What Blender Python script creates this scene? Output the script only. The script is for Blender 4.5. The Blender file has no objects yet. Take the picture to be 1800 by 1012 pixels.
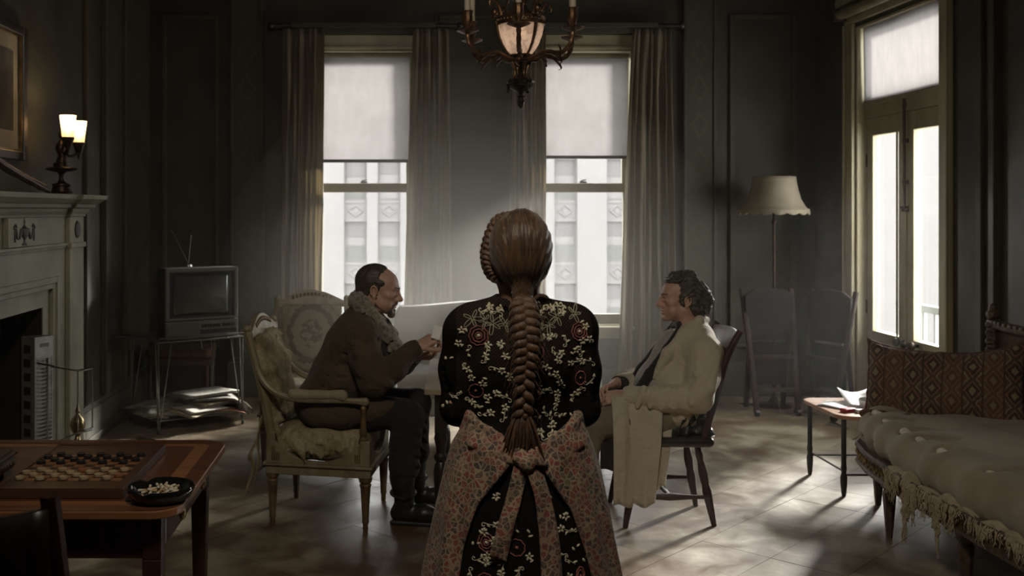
import bpy, bmesh, math, random
import numpy as np
from mathutils import Vector, Matrix
from mathutils.bvhtree import BVHTree
random.seed(7); np.random.seed(7)
PI = math.pi
scene = bpy.context.scene
COL = scene.collection

# ------------------------------------------------------------------ camera, sky, sun, lamps, exposure
H = 1.62
cam_d = bpy.data.cameras.new('camera'); cam = bpy.data.objects.new('camera', cam_d); COL.objects.link(cam)
cam.location = (0, 0, H); cam.rotation_euler = (PI/2, 0, 0)
cam_d.sensor_fit = 'HORIZONTAL'; cam_d.sensor_width = 36; cam_d.lens = 36
cam_d.shift_x = 210/1800; cam_d.shift_y = -139/1800
cam_d.clip_start = .05; cam_d.clip_end = 500
cam_d.dof.use_dof = True; cam_d.dof.focus_distance = 3.7; cam_d.dof.aperture_fstop = 4.2
scene.camera = cam
vs = scene.view_settings
scene.display_settings.display_device = 'sRGB'
vs.view_transform = 'Standard'; vs.look = 'None'; vs.gamma = 1; vs.use_curve_mapping = False
vs.exposure = 0.2
scene.cycles.use_denoising = True
scene.cycles.max_bounces = 10; scene.cycles.diffuse_bounces = 6; scene.cycles.transparent_max_bounces = 12
scene.cycles.volume_bounces = 1; scene.cycles.sample_clamp_indirect = 4
SKY = 12
w = bpy.data.worlds.new('sky'); scene.world = w; w.use_nodes = True
bg = w.node_tree.nodes['Background']; bg.inputs[0].default_value = (1, .99, .96, 1); bg.inputs[1].default_value = SKY
def light(name, kind, loc, energy, color, **kw):
    d = bpy.data.lights.new(name, kind); d.energy = energy; d.color = color
    rot = kw.pop('rot', None)
    for k, v in kw.items(): setattr(d, k, v)
    o = bpy.data.objects.new(name, d); COL.objects.link(o); o.location = loc
    if rot is not None: o.rotation_euler = rot
    return o
def aim(o, d): o.rotation_euler = Vector(d).to_track_quat('-Z', 'Y').to_euler()
sun = light('hazy_sun', 'SUN', (20, 20, 12), 28.0, (1, .97, .92), angle=math.radians(12))
aim(sun, (-.61, -.71, -.37))
# warm fill spot added above the near half of the room, without a fixture
lamp = light('added_fill_light', 'SPOT', (.0, 1.35, 3.65), 140, (1, .89, .72), shadow_soft_size=.3, spot_size=math.radians(98), spot_blend=.8)
aim(lamp, (.5, 3.9, -3.1))
light('chandelier_light', 'POINT', (.676, 5.4, 2.53), 3.6, (1, .86, .74), shadow_soft_size=.03)
MANTEL_GLOW = 2.4
HAZE = .0035
def portal(loc, sx, sy, rot):
    o = light('window_portal', 'AREA', loc, 1, (1, 1, 1), shape='RECTANGLE', size=sx, size_y=sy, rot=rot)
    o.data.cycles.is_portal = True
portal((-.25, 9.12, 1.8), .95, 2.5, (-PI/2, 0, 0))
portal((1.665, 9.12, 1.8), .95, 2.5, (-PI/2, 0, 0))
portal((3.92, 7.46, 1.6), 2.9, 1.25, (0, PI/2, 0))

# ------------------------------------------------------------------ helpers
def V(*a): return Vector(a)
class MB:
    """collects verts and faces of ONE mesh object"""
    def __init__(s): s.v = []; s.f = []; s.m = Matrix.Identity(4)
    def add(s, vs_, fs_):
        b = len(s.v); m = s.m
        s.v += [tuple(m @ Vector(p)) for p in vs_]
        s.f += [tuple(i + b for i in f) for f in fs_]; return s
    def box(s, x0, x1, y0, y1, z0, z1):
        return s.add([(x, y, z) for x in (x0, x1) for y in (y0, y1) for z in (z0, z1)],
                     [(0,1,3,2), (4,6,7,5), (0,4,5,1), (2,3,7,6), (0,2,6,4), (1,5,7,3)])
    def cbox(s, c, d): return s.box(c[0]-d[0]/2, c[0]+d[0]/2, c[1]-d[1]/2, c[1]+d[1]/2, c[2]-d[2]/2, c[2]+d[2]/2)
    def taper(s, c0, d0, c1, d1):
        """square post from centre c0 (size d0) to c1 (size d1)"""
        q = lambda c, d: [(c[0]-d[0]/2, c[1]-d[1]/2, c[2]), (c[0]+d[0]/2, c[1]-d[1]/2, c[2]), (c[0]+d[0]/2, c[1]+d[1]/2, c[2]), (c[0]-d[0]/2, c[1]+d[1]/2, c[2])]
        return s.add(q(c0, d0) + q(c1, d1), [(3,2,1,0), (4,5,6,7), (0,1,5,4), (1,2,6,5), (2,3,7,6), (3,0,4,7)])
    def rings(s, rings, cap=True, closed=False):
        n = len(rings[0]); vs_ = [p for r in rings for p in r]; fs_ = []
        m = len(rings)
        for i in range(m if closed else m-1):
            a = i*n; b = ((i+1) % m)*n
            for j in range(n):
                k = (j+1) % n; fs_.append((a+j, a+k, b+k, b+j))
        if cap and not closed: fs_ += [tuple(range(n-1, -1, -1)), tuple((m-1)*n + j for j in range(n))]
        return s.add(vs_, fs_)
    def tube(s, pts, r, n=8, closed=False, flat=1.0, up=None):
        pts = [Vector(p) for p in pts]; m = len(pts)
        rs = [r]*m if not hasattr(r, '__len__') else r
        T = []
        for i in range(m):
            a = pts[(i-1) % m] if closed or i else pts[0]; b = pts[(i+1) % m] if closed or i < m-1 else pts[-1]
            t = b-a; T.append(t.normalized() if t.length > 1e-9 else Vector((0, 0, 1)))
        u = Vector(up) if up is not None else (Vector((0, 0, 1)) if abs(T[0].z) < .9 else Vector((1, 0, 0)))
        u = (u - T[0]*u.dot(T[0])).normalized(); R = []
        for i in range(m):
            u = (u - T[i]*u.dot(T[i]));  u = u.normalized() if u.length > 1e-6 else Vector((1, 0, 0))
            w_ = T[i].cross(u)
            R.append([pts[i] + u*(rs[i]*flat*math.cos(2*PI*j/n)) + w_*(rs[i]*math.sin(2*PI*j/n)) for j in range(n)])
        return s.rings(R, True, closed)
    def lathe(s, prof, n=16, c=(0, 0, 0), flute=0):
        R = []
        for r, z in prof:
            R.append([(c[0]+max(r, .0004)*(1+flute*(j % 2))*math.cos(2*PI*j/n), c[1]+max(r, .0004)*(1+flute*(j % 2))*math.sin(2*PI*j/n), c[2]+z) for j in range(n)])
        return s.rings(R)
    def prism(s, poly, a, b, ax='z'):
        f = {'z': lambda p, t: (p[0], p[1], t), 'y': lambda p, t: (p[0], t, p[1]), 'x': lambda p, t: (t, p[0], p[1])}[ax]
        n = len(poly)
        return s.add([f(p, a) for p in poly] + [f(p, b) for p in poly],
                     [tuple(range(n-1, -1, -1)), tuple(range(n, 2*n))] + [(i, (i+1) % n, n+(i+1) % n, n+i) for i in range(n)])
    def grid(s, fn, nu, nv, wrap=False):
        vs_ = [fn(i/(nu if wrap else nu-1), j/(nv-1)) for j in range(nv) for i in range(nu)]
        fs_ = [(j*nu+i, j*nu+(i+1) % nu, (j+1)*nu+(i+1) % nu, (j+1)*nu+i) for j in range(nv-1) for i in range(nu if wrap else nu-1)]
        return s.add(vs_, fs_)
    def ball(s, c, r, n=12, m=8):
        r = (r, r, r) if not hasattr(r, '__len__') else r
        R = []
        for i in range(m+1):
            t = PI*(i/m) ; t = min(max(t, .02), PI-.02)
            R.append([(c[0]+r[0]*math.sin(t)*math.cos(2*PI*j/n), c[1]+r[1]*math.sin(t)*math.sin(2*PI*j/n), c[2]-r[2]*math.cos(t)) for j in range(n)])
        return s.rings(R)
    def build(s, name, material, parent=None, smooth=False, bevel=0, solid=0, subsurf=0, **tags):
        me = bpy.data.meshes.new(name); me.from_pydata(s.v, [], s.f)
        bm = bmesh.new(); bm.from_mesh(me); bmesh.ops.recalc_face_normals(bm, faces=bm.faces); bm.to_mesh(me); bm.free()
        return finish(me, name, material, parent, smooth, bevel, solid, subsurf, **tags)
def finish(me, name, material, parent=None, smooth=False, bevel=0, solid=0, subsurf=0, **tags):
    o = bpy.data.objects.new(name, me); COL.objects.link(o)
    if material is not None: me.materials.append(material)
    if smooth:
        me.shade_smooth()
        if smooth != 'all': me.set_sharp_from_angle(angle=math.radians(smooth if smooth is not True else 40))
    if solid:
        m = o.modifiers.new('thickness', 'SOLIDIFY'); m.thickness = solid; m.offset = 0
    if bevel:
        m = o.modifiers.new('edges', 'BEVEL'); m.width = bevel; m.segments = 2; m.limit_method = 'ANGLE'
    if subsurf:
        m = o.modifiers.new('smooth', 'SUBSURF'); m.levels = m.render_levels = subsurf
    if parent is not None: o.parent = parent
    tag(o, **tags); return o
def tag(o, label=None, cat=None, group=None, kind=None):
    if label: o['label'] = label
    if cat: o['category'] = cat
    if group: o['group'] = group
    if kind: o['kind'] = kind
    return o
def top(name, loc, label, cat, group=None, rz=0):
    o = bpy.data.objects.new(name, None); o.empty_display_size = .1; COL.objects.link(o)
    o.location = loc; o.rotation_euler = (0, 0, rz); return tag(o, label, cat, group)
KIDS = {}
def copy_tree(o, parent=None):
    kids = [c for c in COL.objects if c.parent is o]
    c = o.copy(); COL.objects.link(c); c.parent = parent
    for k in kids: copy_tree(k, c)
    return c
def catmull(pts, n=6, closed=False):
    P = [Vector(p) for p in pts]; m = len(P); out = []
    for i in range(m if closed else m-1):
        p0 = P[(i-1) % m] if closed or i else P[0]; p1 = P[i]; p2 = P[(i+1) % m]; p3 = P[(i+2) % m] if closed or i < m-2 else P[-1]
        for k in range(n):
            t = k/n
            out.append(.5*((2*p1) + (p2-p0)*t + (2*p0-5*p1+4*p2-p3)*t*t + (3*p1-p0-3*p2+p3)*t**3))
    if not closed: out.append(P[-1])
    return out
def lerp(a, b, t): return a+(b-a)*t
def interp(x, xs, ys): return float(np.interp(x, xs, ys))

# ------------------------------------------------------------------ materials
def srgb(r, g, b):
    f = lambda c: (c/255/12.92 if c <= 10 else ((c/255+.055)/1.055)**2.4)
    return (f(r), f(g), f(b))
def c4(c): return (c[0], c[1], c[2], 1)
class NT:
    """small node-tree helper"""
    def __init__(s, name):
        s.mat = bpy.data.materials.new(name); s.mat.use_nodes = True; s.t = s.mat.node_tree; s.n = s.t.nodes; s.l = s.t.links
        s.bsdf = s.n['Principled BSDF']; s.out = s.n['Material Output']
        s.tc = s.n.new('ShaderNodeTexCoord')
    def node(s, typ, **kw):
        n = s.n.new(typ)
        for k, v in kw.items():
            if k.startswith('i_'):
                key = k[2:]; key = int(key) if key.isdigit() else key.replace('_', ' ')
                s.put(n.inputs[key], v)
            else: setattr(n, k, v)
        return n
    def put(s, sock, v):
        if hasattr(v, 'is_linked') or isinstance(v, bpy.types.NodeSocket): s.l.new(v, sock)
        else: sock.default_value = v
    def map(s, scale=(1, 1, 1), rot=(0, 0, 0), loc=(0, 0, 0), coord='Object'):
        m = s.n.new('ShaderNodeMapping'); s.l.new(s.tc.outputs[coord], m.inputs[0])
        m.inputs['Scale'].default_value = scale; m.inputs['Rotation'].default_value = rot; m.inputs['Location'].default_value = loc
        return m.outputs[0]
    def noise(s, vec, scale=5, detail=4, rough=.55, dist=0):
        n = s.n.new('ShaderNodeTexNoise'); s.l.new(vec, n.inputs['Vector']); n.inputs['Scale'].default_value = scale
        n.inputs['Detail'].default_value = detail; n.inputs['Roughness'].default_value = rough; n.inputs['Distortion'].default_value = dist
        return n.outputs['Fac']
    def ramp(s, fac, stops, mode='LINEAR'):
        r = s.n.new('ShaderNodeValToRGB'); s.l.new(fac, r.inputs[0]); r.color_ramp.interpolation = mode
        e = r.color_ramp.elements
        while len(e) < len(stops): e.new(.5)
        for el, (p, c) in zip(e, stops):
            el.position = p; el.color = c4(c) if hasattr(c, '__len__') else (c, c, c, 1)
        return r.outputs[0]
    def math(s, op, a, b=0.0, c=None):
        n = s.n.new('ShaderNodeMath'); n.operation = op; s.put(n.inputs[0], a); s.put(n.inputs[1], b)
        if c is not None: s.put(n.inputs[2], c)
        return n.outputs[0]
    def mix(s, fac, a, b, blend='MIX'):
        n = s.n.new('ShaderNodeMix'); n.data_type = 'RGBA'; n.blend_type = blend
        s.put(n.inputs['Factor'], fac)
        s.put(n.inputs[6], c4(a) if isinstance(a, tuple) else a); s.put(n.inputs[7], c4(b) if isinstance(b, tuple) else b)
        return n.outputs[2]
    def xyz(s, vec):
        n = s.n.new('ShaderNodeSeparateXYZ'); s.l.new(vec, n.inputs[0]); return n.outputs
    def base(s, v): s.put(s.bsdf.inputs['Base Color'], c4(v) if isinstance(v, tuple) else v)
    def set(s, **kw):
        for k, v in kw.items(): s.put(s.bsdf.inputs[k.replace('_', ' ')], v)
    def bump(s, h, strength=.3, dist=.01):
        n = s.n.new('ShaderNodeBump'); s.put(n.inputs['Height'], h); n.inputs['Strength'].default_value = strength; n.inputs['Distance'].default_value = dist
        s.l.new(n.outputs[0], s.bsdf.inputs['Normal'])
def mat(name, c1, c2=None, scale=8, rough=.6, metal=0, bump=0, bscale=None, stretch=(1, 1, 1), detail=4, ramp=(.35, .65), sheen=0, coat=0, spec=.5, dist=.006, trans=0):
    t = NT(name); c2 = c2 or tuple(x*.6 for x in c1)
    vec = t.map(stretch); n = t.noise(vec, scale, detail)
    t.base(t.ramp(n, [(ramp[0], c2), (ramp[1], c1)])); t.set(Roughness=rough, Metallic=metal)
    t.bsdf.inputs['Specular IOR Level'].default_value = spec
    if sheen: t.set(Sheen_Weight=sheen)
    if coat: t.set(Coat_Weight=coat); t.set(Coat_Roughness=.15)
    if bump: t.bump(t.noise(vec, bscale or scale*3, 5), bump, dist)
    if trans:
        tr = t.n.new('ShaderNodeBsdfTranslucent'); tr.inputs[0].default_value = c4(c1); mx = t.n.new('ShaderNodeMixShader'); mx.inputs[0].default_value = trans
        t.l.new(t.bsdf.outputs[0], mx.inputs[1]); t.l.new(tr.outputs[0], mx.inputs[2]); t.l.new(mx.outputs[0], t.out.inputs[0])
    return t.mat
def wood(name, c1, c2, axis=0, scale=6, rough=.4, coat=0, bump=.1):
    t = NT(name); st = [14, 14, 14]; st[axis] = 1
    vec = t.map(tuple(st)); n = t.noise(vec, scale*.35, 6, .6, .6); n2 = t.noise(t.map((2, 2, 2)), 2, 3)
    col = t.ramp(n, [(.3, c2), (.7, c1)]); col = t.mix(t.math('MULTIPLY', n2, .5), col, tuple(x*.55 for x in c2)); t.base(col)
    t.set(Roughness=t.ramp(n2, [(.3, rough*.8), (.7, min(1, rough*1.35))]))
    if coat: t.set(Coat_Weight=coat, Coat_Roughness=.2)
    t.bump(n, bump, .003); return t.mat
def emit(name, c, strength):
    t = NT(name); t.base((0, 0, 0)); t.set(Emission_Color=c4(c), Emission_Strength=strength); return t.mat

M = {}
def wall_mat(name, c, c2, c3):
    """old distemper: blotches, vertical runs and rubbed patches"""
    t = NT(name); v = t.map((1, 1, 1))
    big = t.noise(v, 1.1, 5, .6, .4); run = t.noise(t.map((5, 5, .35)), 1.6, 5, .6, .3); fine = t.noise(v, 22, 5)
    col = t.mix(t.ramp(big, [(.35, 0.0), (.68, 1.0)]), c, c2)
    col = t.mix(t.math('MULTIPLY', t.ramp(run, [(.48, 0.0), (.72, 1.0)]), .75), col, c3)
    chips = t.ramp(t.noise(t.map((1.6, 1.6, .8), loc=(3, 7, 1)), 3.2, 8, .68), [(.66, 0.0), (.70, 1.0)])
    col = t.mix(t.math('MULTIPLY', chips, .7), col, tuple(min(1, x*2.0) for x in c))
    col = t.mix(t.math('MULTIPLY', fine, .35), col, tuple(x*.5 for x in c)); t.base(col)
    t.set(Roughness=t.ramp(big, [(.3, .5), (.7, .8)])); t.bump(fine, .25, .004); return t.mat
M['wall'] = wall_mat('green_grey_wall', (.044, .041, .019), (.016, .017, .0085), (.026, .015, .007))
M['wallstrip'] = wall_mat('green_grey_pilaster', (.054, .050, .025), (.032, .031, .016), (.032, .021, .010))
M['haze'] = None
M['ceiling'] = mat('smoke_stained_ceiling', (.05, .044, .034), (.03, .026, .02), 2, .9)
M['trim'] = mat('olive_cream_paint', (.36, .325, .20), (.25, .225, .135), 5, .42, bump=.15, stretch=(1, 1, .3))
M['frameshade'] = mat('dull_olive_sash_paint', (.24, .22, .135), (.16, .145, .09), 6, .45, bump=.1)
M['mantel'] = mat('grey_green_mantel_paint', (.31, .30, .215), (.20, .195, .138), 3.5, .5, bump=.12)
M['mantelshade'] = mat('mantel_relief_bronze', (.05, .05, .042), (.03, .03, .026), 12, .5)
M['soot'] = mat('soot', (.012, .011, .010), (.006, .006, .005), 9, .95, bump=.4)
def glass_mat(name, tint=(1, 1, 1), gloss=.06):
    t = NT(name); t.n.remove(t.bsdf)
    a = t.n.new('ShaderNodeBsdfTransparent'); a.inputs[0].default_value = c4(tint); b = t.n.new('ShaderNodeBsdfGlossy'); b.inputs['Roughness'].default_value = .02
    m = t.n.new('ShaderNodeMixShader'); fr = t.n.new('ShaderNodeLayerWeight'); fr.inputs[0].default_value = .5
    t.l.new(t.math('MULTIPLY_ADD', t.math('POWER', fr.outputs['Facing'], 4.0), .4, .03), m.inputs[0]); t.l.new(a.outputs[0], m.inputs[1]); t.l.new(b.outputs[0], m.inputs[2]); t.l.new(m.outputs[0], t.out.inputs[0]); return t.mat
M['pane'] = glass_mat('dusty_window_glass', (.93, .93, .925))
def blind_mat():
    t = NT('translucent_blind'); t.n.remove(t.bsdf)
    n = t.noise(t.map((6, 6, 2)), 3, 5); n2 = t.noise(t.map((1, 1, 1)), 2.2, 4)
    col = t.ramp(n, [(.3, (.082, .078, .077)), (.7, (.098, .093, .092))]); col = t.mix(t.math('MULTIPLY', n2, .35), col, (.074, .069, .064))
    a = t.n.new('ShaderNodeBsdfTranslucent'); b = t.n.new('ShaderNodeBsdfDiffuse'); t.l.new(col, a.inputs[0]); t.l.new(col, b.inputs[0])
    m = t.n.new('ShaderNodeMixShader'); m.inputs[0].default_value = .22; t.l.new(a.outputs[0], m.inputs[1]); t.l.new(b.outputs[0], m.inputs[2]); t.l.new(m.outputs[0], t.out.inputs[0]); return t.mat
M['blind'] = blind_mat()
M['curtain'] = mat('dusty_olive_curtain', (.29, .245, .165), (.19, .155, .103), 9, .9, bump=.3, bscale=160, stretch=(1, 1, .25), trans=.48, sheen=.2)
M['dark'] = mat('dark_metal', (.02, .019, .017), (.012, .011, .010), 10, .45)
M['blackwood'] = wood('black_brown_wood', (.028, .018, .012), (.014, .009, .006), 2, 6, .35, .2)
M['darkred_wood'] = wood('dark_red_wood', (.075, .028, .017), (.03, .012, .008), 2, 6, .42, .1)
M['bronze'] = mat('aged_bronze', (.20, .115, .06), (.09, .05, .028), 26, .42, .85, .25, 60)
M['darkbronze'] = mat('dark_bronze', (.05, .032, .02), (.025, .016, .011), 26, .4, .7, .2, 60)
M['brass'] = mat('tarnished_brass', (.42, .32, .17), (.22, .16, .08), 12, .28, .95)
M['chrome'] = mat('chrome', (.75, .75, .73), (.6, .6, .58), 8, .18, 1)
M['steel'] = mat('dull_steel', (.50, .50, .48), (.36, .36, .345), 14, .35, .35)
def floor_mat():
    t = NT('worn_parquet'); oi = t.n.new('ShaderNodeObjectInfo')
    g = t.n.new('ShaderNodeNewGeometry'); pos = g.outputs['Position']
    mp = t.n.new('ShaderNodeMapping'); t.l.new(pos, mp.inputs[0])
    big = t.noise(mp.outputs[0], 1.1, 6, .62, .8); mid = t.noise(mp.outputs[0], 4.2, 6, .65, .6); fine = t.noise(mp.outputs[0], 46, 4)
    grain = t.noise(t.map((3, 60, 3)), 3, 5, .6)
    brown = t.ramp(grain, [(.3, (.08, .046, .022)), (.7, (.135, .083, .042))])
    brown = t.mix(t.math('MULTIPLY', oi.outputs['Random'], .35), brown, (.06, .04, .024))
    worn = t.ramp(mid, [(.3, (.15, .122, .072)), (.7, (.42, .375, .265))])
    fac = t.ramp(t.math('ADD', t.math('MULTIPLY', big, .62), t.math('MULTIPLY', mid, .38)), [(.43, 0.0), (.58, 1.0)])
    col = t.mix(t.math('MULTIPLY', fac, .72), brown, worn)
    scr = t.ramp(t.noise(t.map((1, 55, 1), rot=(0, 0, .9)), 2.2, 3), [(.68, 0.0), (.72, 1.0)])
    col = t.mix(t.math('MULTIPLY', scr, .16), col, (.4, .36, .28))
    col = t.mix(t.math('MULTIPLY', fine, .25), col, (.05, .035, .022)); t.base(col)
    t.set(Roughness=t.ramp(mid, [(.3, .36), (.7, .6)]))
    t.bsdf.inputs['Specular IOR Level'].default_value = .45
    t.bump(t.math('ADD', t.math('MULTIPLY', mid, .6), t.math('MULTIPLY', grain, .4)), .18, .006); return t.mat
M['floor'] = floor_mat()
M['groove'] = mat('dirt_in_joints', (.06, .046, .03), (.04, .03, .02), 9, .9)
# ------------------------------------------------------------------ the setting
XL, XR, YB, YF, ZC = -2.11, 3.67, 8.89, -2.2, 3.95
W1, W2 = (-.70, .20), (1.23, 2.10)
WZ0, WZ1 = .60, 3.02
DY0, DY1, DZ1 = 6.83, 8.12, 3.06
S = dict(kind='structure')
MB().box(XL-.3, XR+.35, YF-.3, YB+.3, ZC, ZC+.2).build('ceiling', M['ceiling'], **S)
floor = MB().box(XL-.3, XR+.35, YF-.3, YB+.3, -.25, -.012).build('floor', M['groove'], **S)
b = MB(); T = .27
xs = [XL-.3, W1[0], W1[1], W2[0], W2[1], XR+.35]
for i in (0, 2, 4): b.box(xs[i], xs[i+1], YB, YB+T, 0, ZC)
for W in (W1, W2): b.box(W[0], W[1], YB, YB+T, 0, WZ0); b.box(W[0], W[1], YB, YB+T, WZ1, ZC)
b.build('wall_back', M['wall'], **S)
MB().box(XL-.3, XL, YF-.3, YB, 0, ZC).build('wall_left', M['wall'], **S)
b = MB(); b.box(XR, XR+.17, YF-.3, DY0, 0, ZC); b.box(XR, XR+.17, DY1, YB, 0, ZC); b.box(XR, XR+.17, DY0, DY1, DZ1, ZC)
b.build('wall_right', M['wall'], **S)
MB().box(XL, XR, YF-.2, YF, 0, ZC).build('wall_front', M['wall'], **S)
# diagonal parquet squares: the 300 that show largest are single pieces, the rest is one mesh
ts = .345; cand = []
c45 = math.cos(PI/4)
for i in range(-60, 61):
    for j in range(-60, 61):
        x = .78 + (i-j)*ts*c45; y = 5 + (i+j)*ts*c45
        if XL+.26 < x < XR-.26 and YF+.3 < y < YB-.26: cand.append((x, y))
def vis(x, y):
    if y < 2.4: return 9e9
    px = 690+1800*x/y
    return y if -60 < px < 1860 and 367+1800*H/y < 1080 else 5e9
cand.sort(key=lambda p: vis(*p))
tb = MB(); g = .0008; hh = ts/2-g
tb.box(-hh, hh, -hh, hh, -.014, 0)
t0 = tb.build('tile', M['floor'], floor); first = True; rest = MB()
for k, (x, y) in enumerate(cand):
    rz = PI/4 + (PI/2)*random.randint(0, 3); dz = random.uniform(-.0007, .0003)
    if k < 298:
        o = t0 if k == 0 else t0.copy()
        if k: COL.objects.link(o); o.parent = floor
        o.location = (x, y, dz); o.rotation_euler = (random.uniform(-.001, .001), random.uniform(-.001, .001), rz)
    else:
        rest.m = Matrix.Translation((x, y, dz)) @ Matrix.Rotation(rz, 4, 'Z'); rest.add(tb.v, tb.f)
rest.m = Matrix.Identity(4)
for x0, x1, y0, y1 in ((XL, XL+.3, YF, YB), (XR-.3, XR, YF, YB), (XL+.3, XR-.3, YB-.3, YB), (XL+.3, XR-.3, YF, YF+.34)): rest.box(x0, x1, y0, y1, -.014, -.003)
rest.build('far_tiles', M['floor'], floor, kind='stuff')

# thin haze hanging in the room
hz = NT('thin_haze'); hz.n.remove(hz.bsdf)
vsn = hz.n.new('ShaderNodeVolumeScatter'); vsn.inputs['Color'].default_value = (1, .97, .92, 1); vsn.inputs['Density'].default_value = HAZE; vsn.inputs['Anisotropy'].default_value = .65
hz.l.new(vsn.outputs[0], hz.out.inputs['Volume'])
MB().box(XL+.001, XR-.001, YF+.001, YB-.001, .003, ZC-.001).build('haze', hz.mat, kind='stuff')
hz2 = NT('smoke_drift'); hz2.n.remove(hz2.bsdf)
vsn = hz2.n.new('ShaderNodeVolumeScatter'); vsn.inputs['Color'].default_value = (1, .975, .87, 1); vsn.inputs['Density'].default_value = .046; vsn.inputs['Anisotropy'].default_value = .6
hz2.l.new(vsn.outputs[0], hz2.out.inputs['Volume'])
for k in (.55, .75, .95, 1.15): MB().ball((.55, 7.15, 1.2), (1.5*k, 1.4*k, 1.25*k), 48, 32).build('smoke', hz2.mat, kind='stuff', smooth='all')
# skirting, dado rail, pilaster strips, crown
def skirting(name, segs, ax):
    b = MB()
    for a0, a1, w0, sgn in segs:
        for d, z0, z1 in ((.03, 0, .23), (.045, 0, .05), (.02, .23, .27), (.012, .27, .285)):
            if ax == 'x': b.box(a0, a1, w0-d, w0, z0, z1)
            else: b.box(min(w0, w0+sgn*d), max(w0, w0+sgn*d), a0, a1, z0, z1)
    return b.build(name, M['wallstrip'], bevel=.004, **S)
skirting('baseboard_back', [(XL, XR, YB, -1)], 'x')
skirting('baseboard_left', [(YF, 3.5, XL, 1), (6.14, YB-.05, XL, 1)], 'y')
skirting('baseboard_right', [(YF, DY0-.18, XR, -1), (DY1+.18, YB-.05, XR, -1)], 'y')
def pil_mat():
    t = NT('stencilled_pilaster'); v = t.xyz(t.map((1, 1, 1)))
    big = t.noise(t.map((1, 1, .5)), 1.6, 5, .6, .3)
    zz = t.math('MULTIPLY', v[2], 3.2); xx = t.math('ABSOLUTE', t.math('MULTIPLY', v[0], 9.5))
    fz = t.math('ABSOLUTE', t.math('SUBTRACT', t.math('FRACT', zz), .5))
    d = t.math('ADD', t.math('MULTIPLY', fz, 2.0), xx)
    wob = t.math('MULTIPLY', t.noise(t.map((1, 1, 1)), 26, 4), .55)
    ring = t.math('ABSOLUTE', t.math('SUBTRACT', t.math('ADD', d, wob), .95))
    orn = t.math('MULTIPLY', t.math('LESS_THAN', ring, .13), t.ramp(big, [(.3, .1), (.7, .6)]))
    col = t.mix(t.ramp(big, [(.35, 0.0), (.68, 1.0)]), (.045, .042, .022), (.028, .027, .015))
    t.base(t.mix(orn, col, (.085, .072, .034))); t.set(Roughness=.65); return t.mat
M['pil'] = pil_mat()
for k, xc in enumerate((-1.26, 2.655)):
    b = MB(); b.box(-.145, .145, -.045, 0, .0, 3.5)
    o = b.build('trim_%d' % (k+1), M['pil'], bevel=.006, **S); o.location = (xc, YB, 0)
    for sx in (-1, 1): MB().box(sx*.128-.012, sx*.128+.012, -.06, -.045, .34, 3.45).build('moulding', M['wallstrip'], o, bevel=.004)
    b = MB(); b.box(-.17, .17, -.075, 0, 0, .3); b.box(-.16, .16, -.065, 0, .3, .33); b.build('plinth', M['wallstrip'], o, bevel=.006)
    b = MB(); b.box(-.17, .17, -.09, 0, 3.5, 3.56); b.box(-.2, .2, -.11, 0, 3.56, 3.66); b.build('capital', M['wallstrip'], o, bevel=.006)
for k, (x0, x1) in enumerate(((-2.0, -1.5), (2.92, 3.5), (.36, 1.06))):
    o = MB().box(x0, x1, YB-.008, YB, .42, 3.3).build('trim_%d' % (k+3), M['wall'], **S)
    b = MB()
    for a, c in ((x0, x0+.04), (x1-.04, x1)): b.box(a, c, YB-.032, YB-.008, .42, 3.3)
    b.box(x0+.04, x1-.04, YB-.032, YB-.008, .42, .46); b.box(x0+.04, x1-.04, YB-.032, YB-.008, 3.26, 3.3)
    b.build('moulding', M['wallstrip'], o, bevel=.006)
# left wall: chimney panel edge mouldings beside the mantel; right wall: panel moulding by the sofa
b = MB(); b.box(XL, XL+.03, 6.98, 7.06, .28, 3.6); b.box(XL, XL+.045, 7.40, 7.50, .28, 3.6); b.box(XL, XL+.03, 8.0, 8.04, .28, 3.6); b.build('trim_6', M['wallstrip'], bevel=.006, **S)
b = MB(); b.box(XR-.03, XR, 6.34, 6.40, .28, 3.6); b.box(XR-.05, XR, 6.17, 6.23, .28, 3.6); b.build('trim_7', M['wallstrip'], bevel=.006, **S)
b = MB()
for d, z0, z1 in ((.05, 3.5, 3.58), (.09, 3.58, 3.66), (.15, 3.66, 3.74), (.2, 3.74, 3.95)):
    b.box(XL, XR, YB-d, YB, z0, z1); b.box(XL, XL+d, YF, YB, z0, z1); b.box(XR-d, XR, YF, YB, z0, z1)
b.build('trim_8', M['ceiling'], **S)

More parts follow.
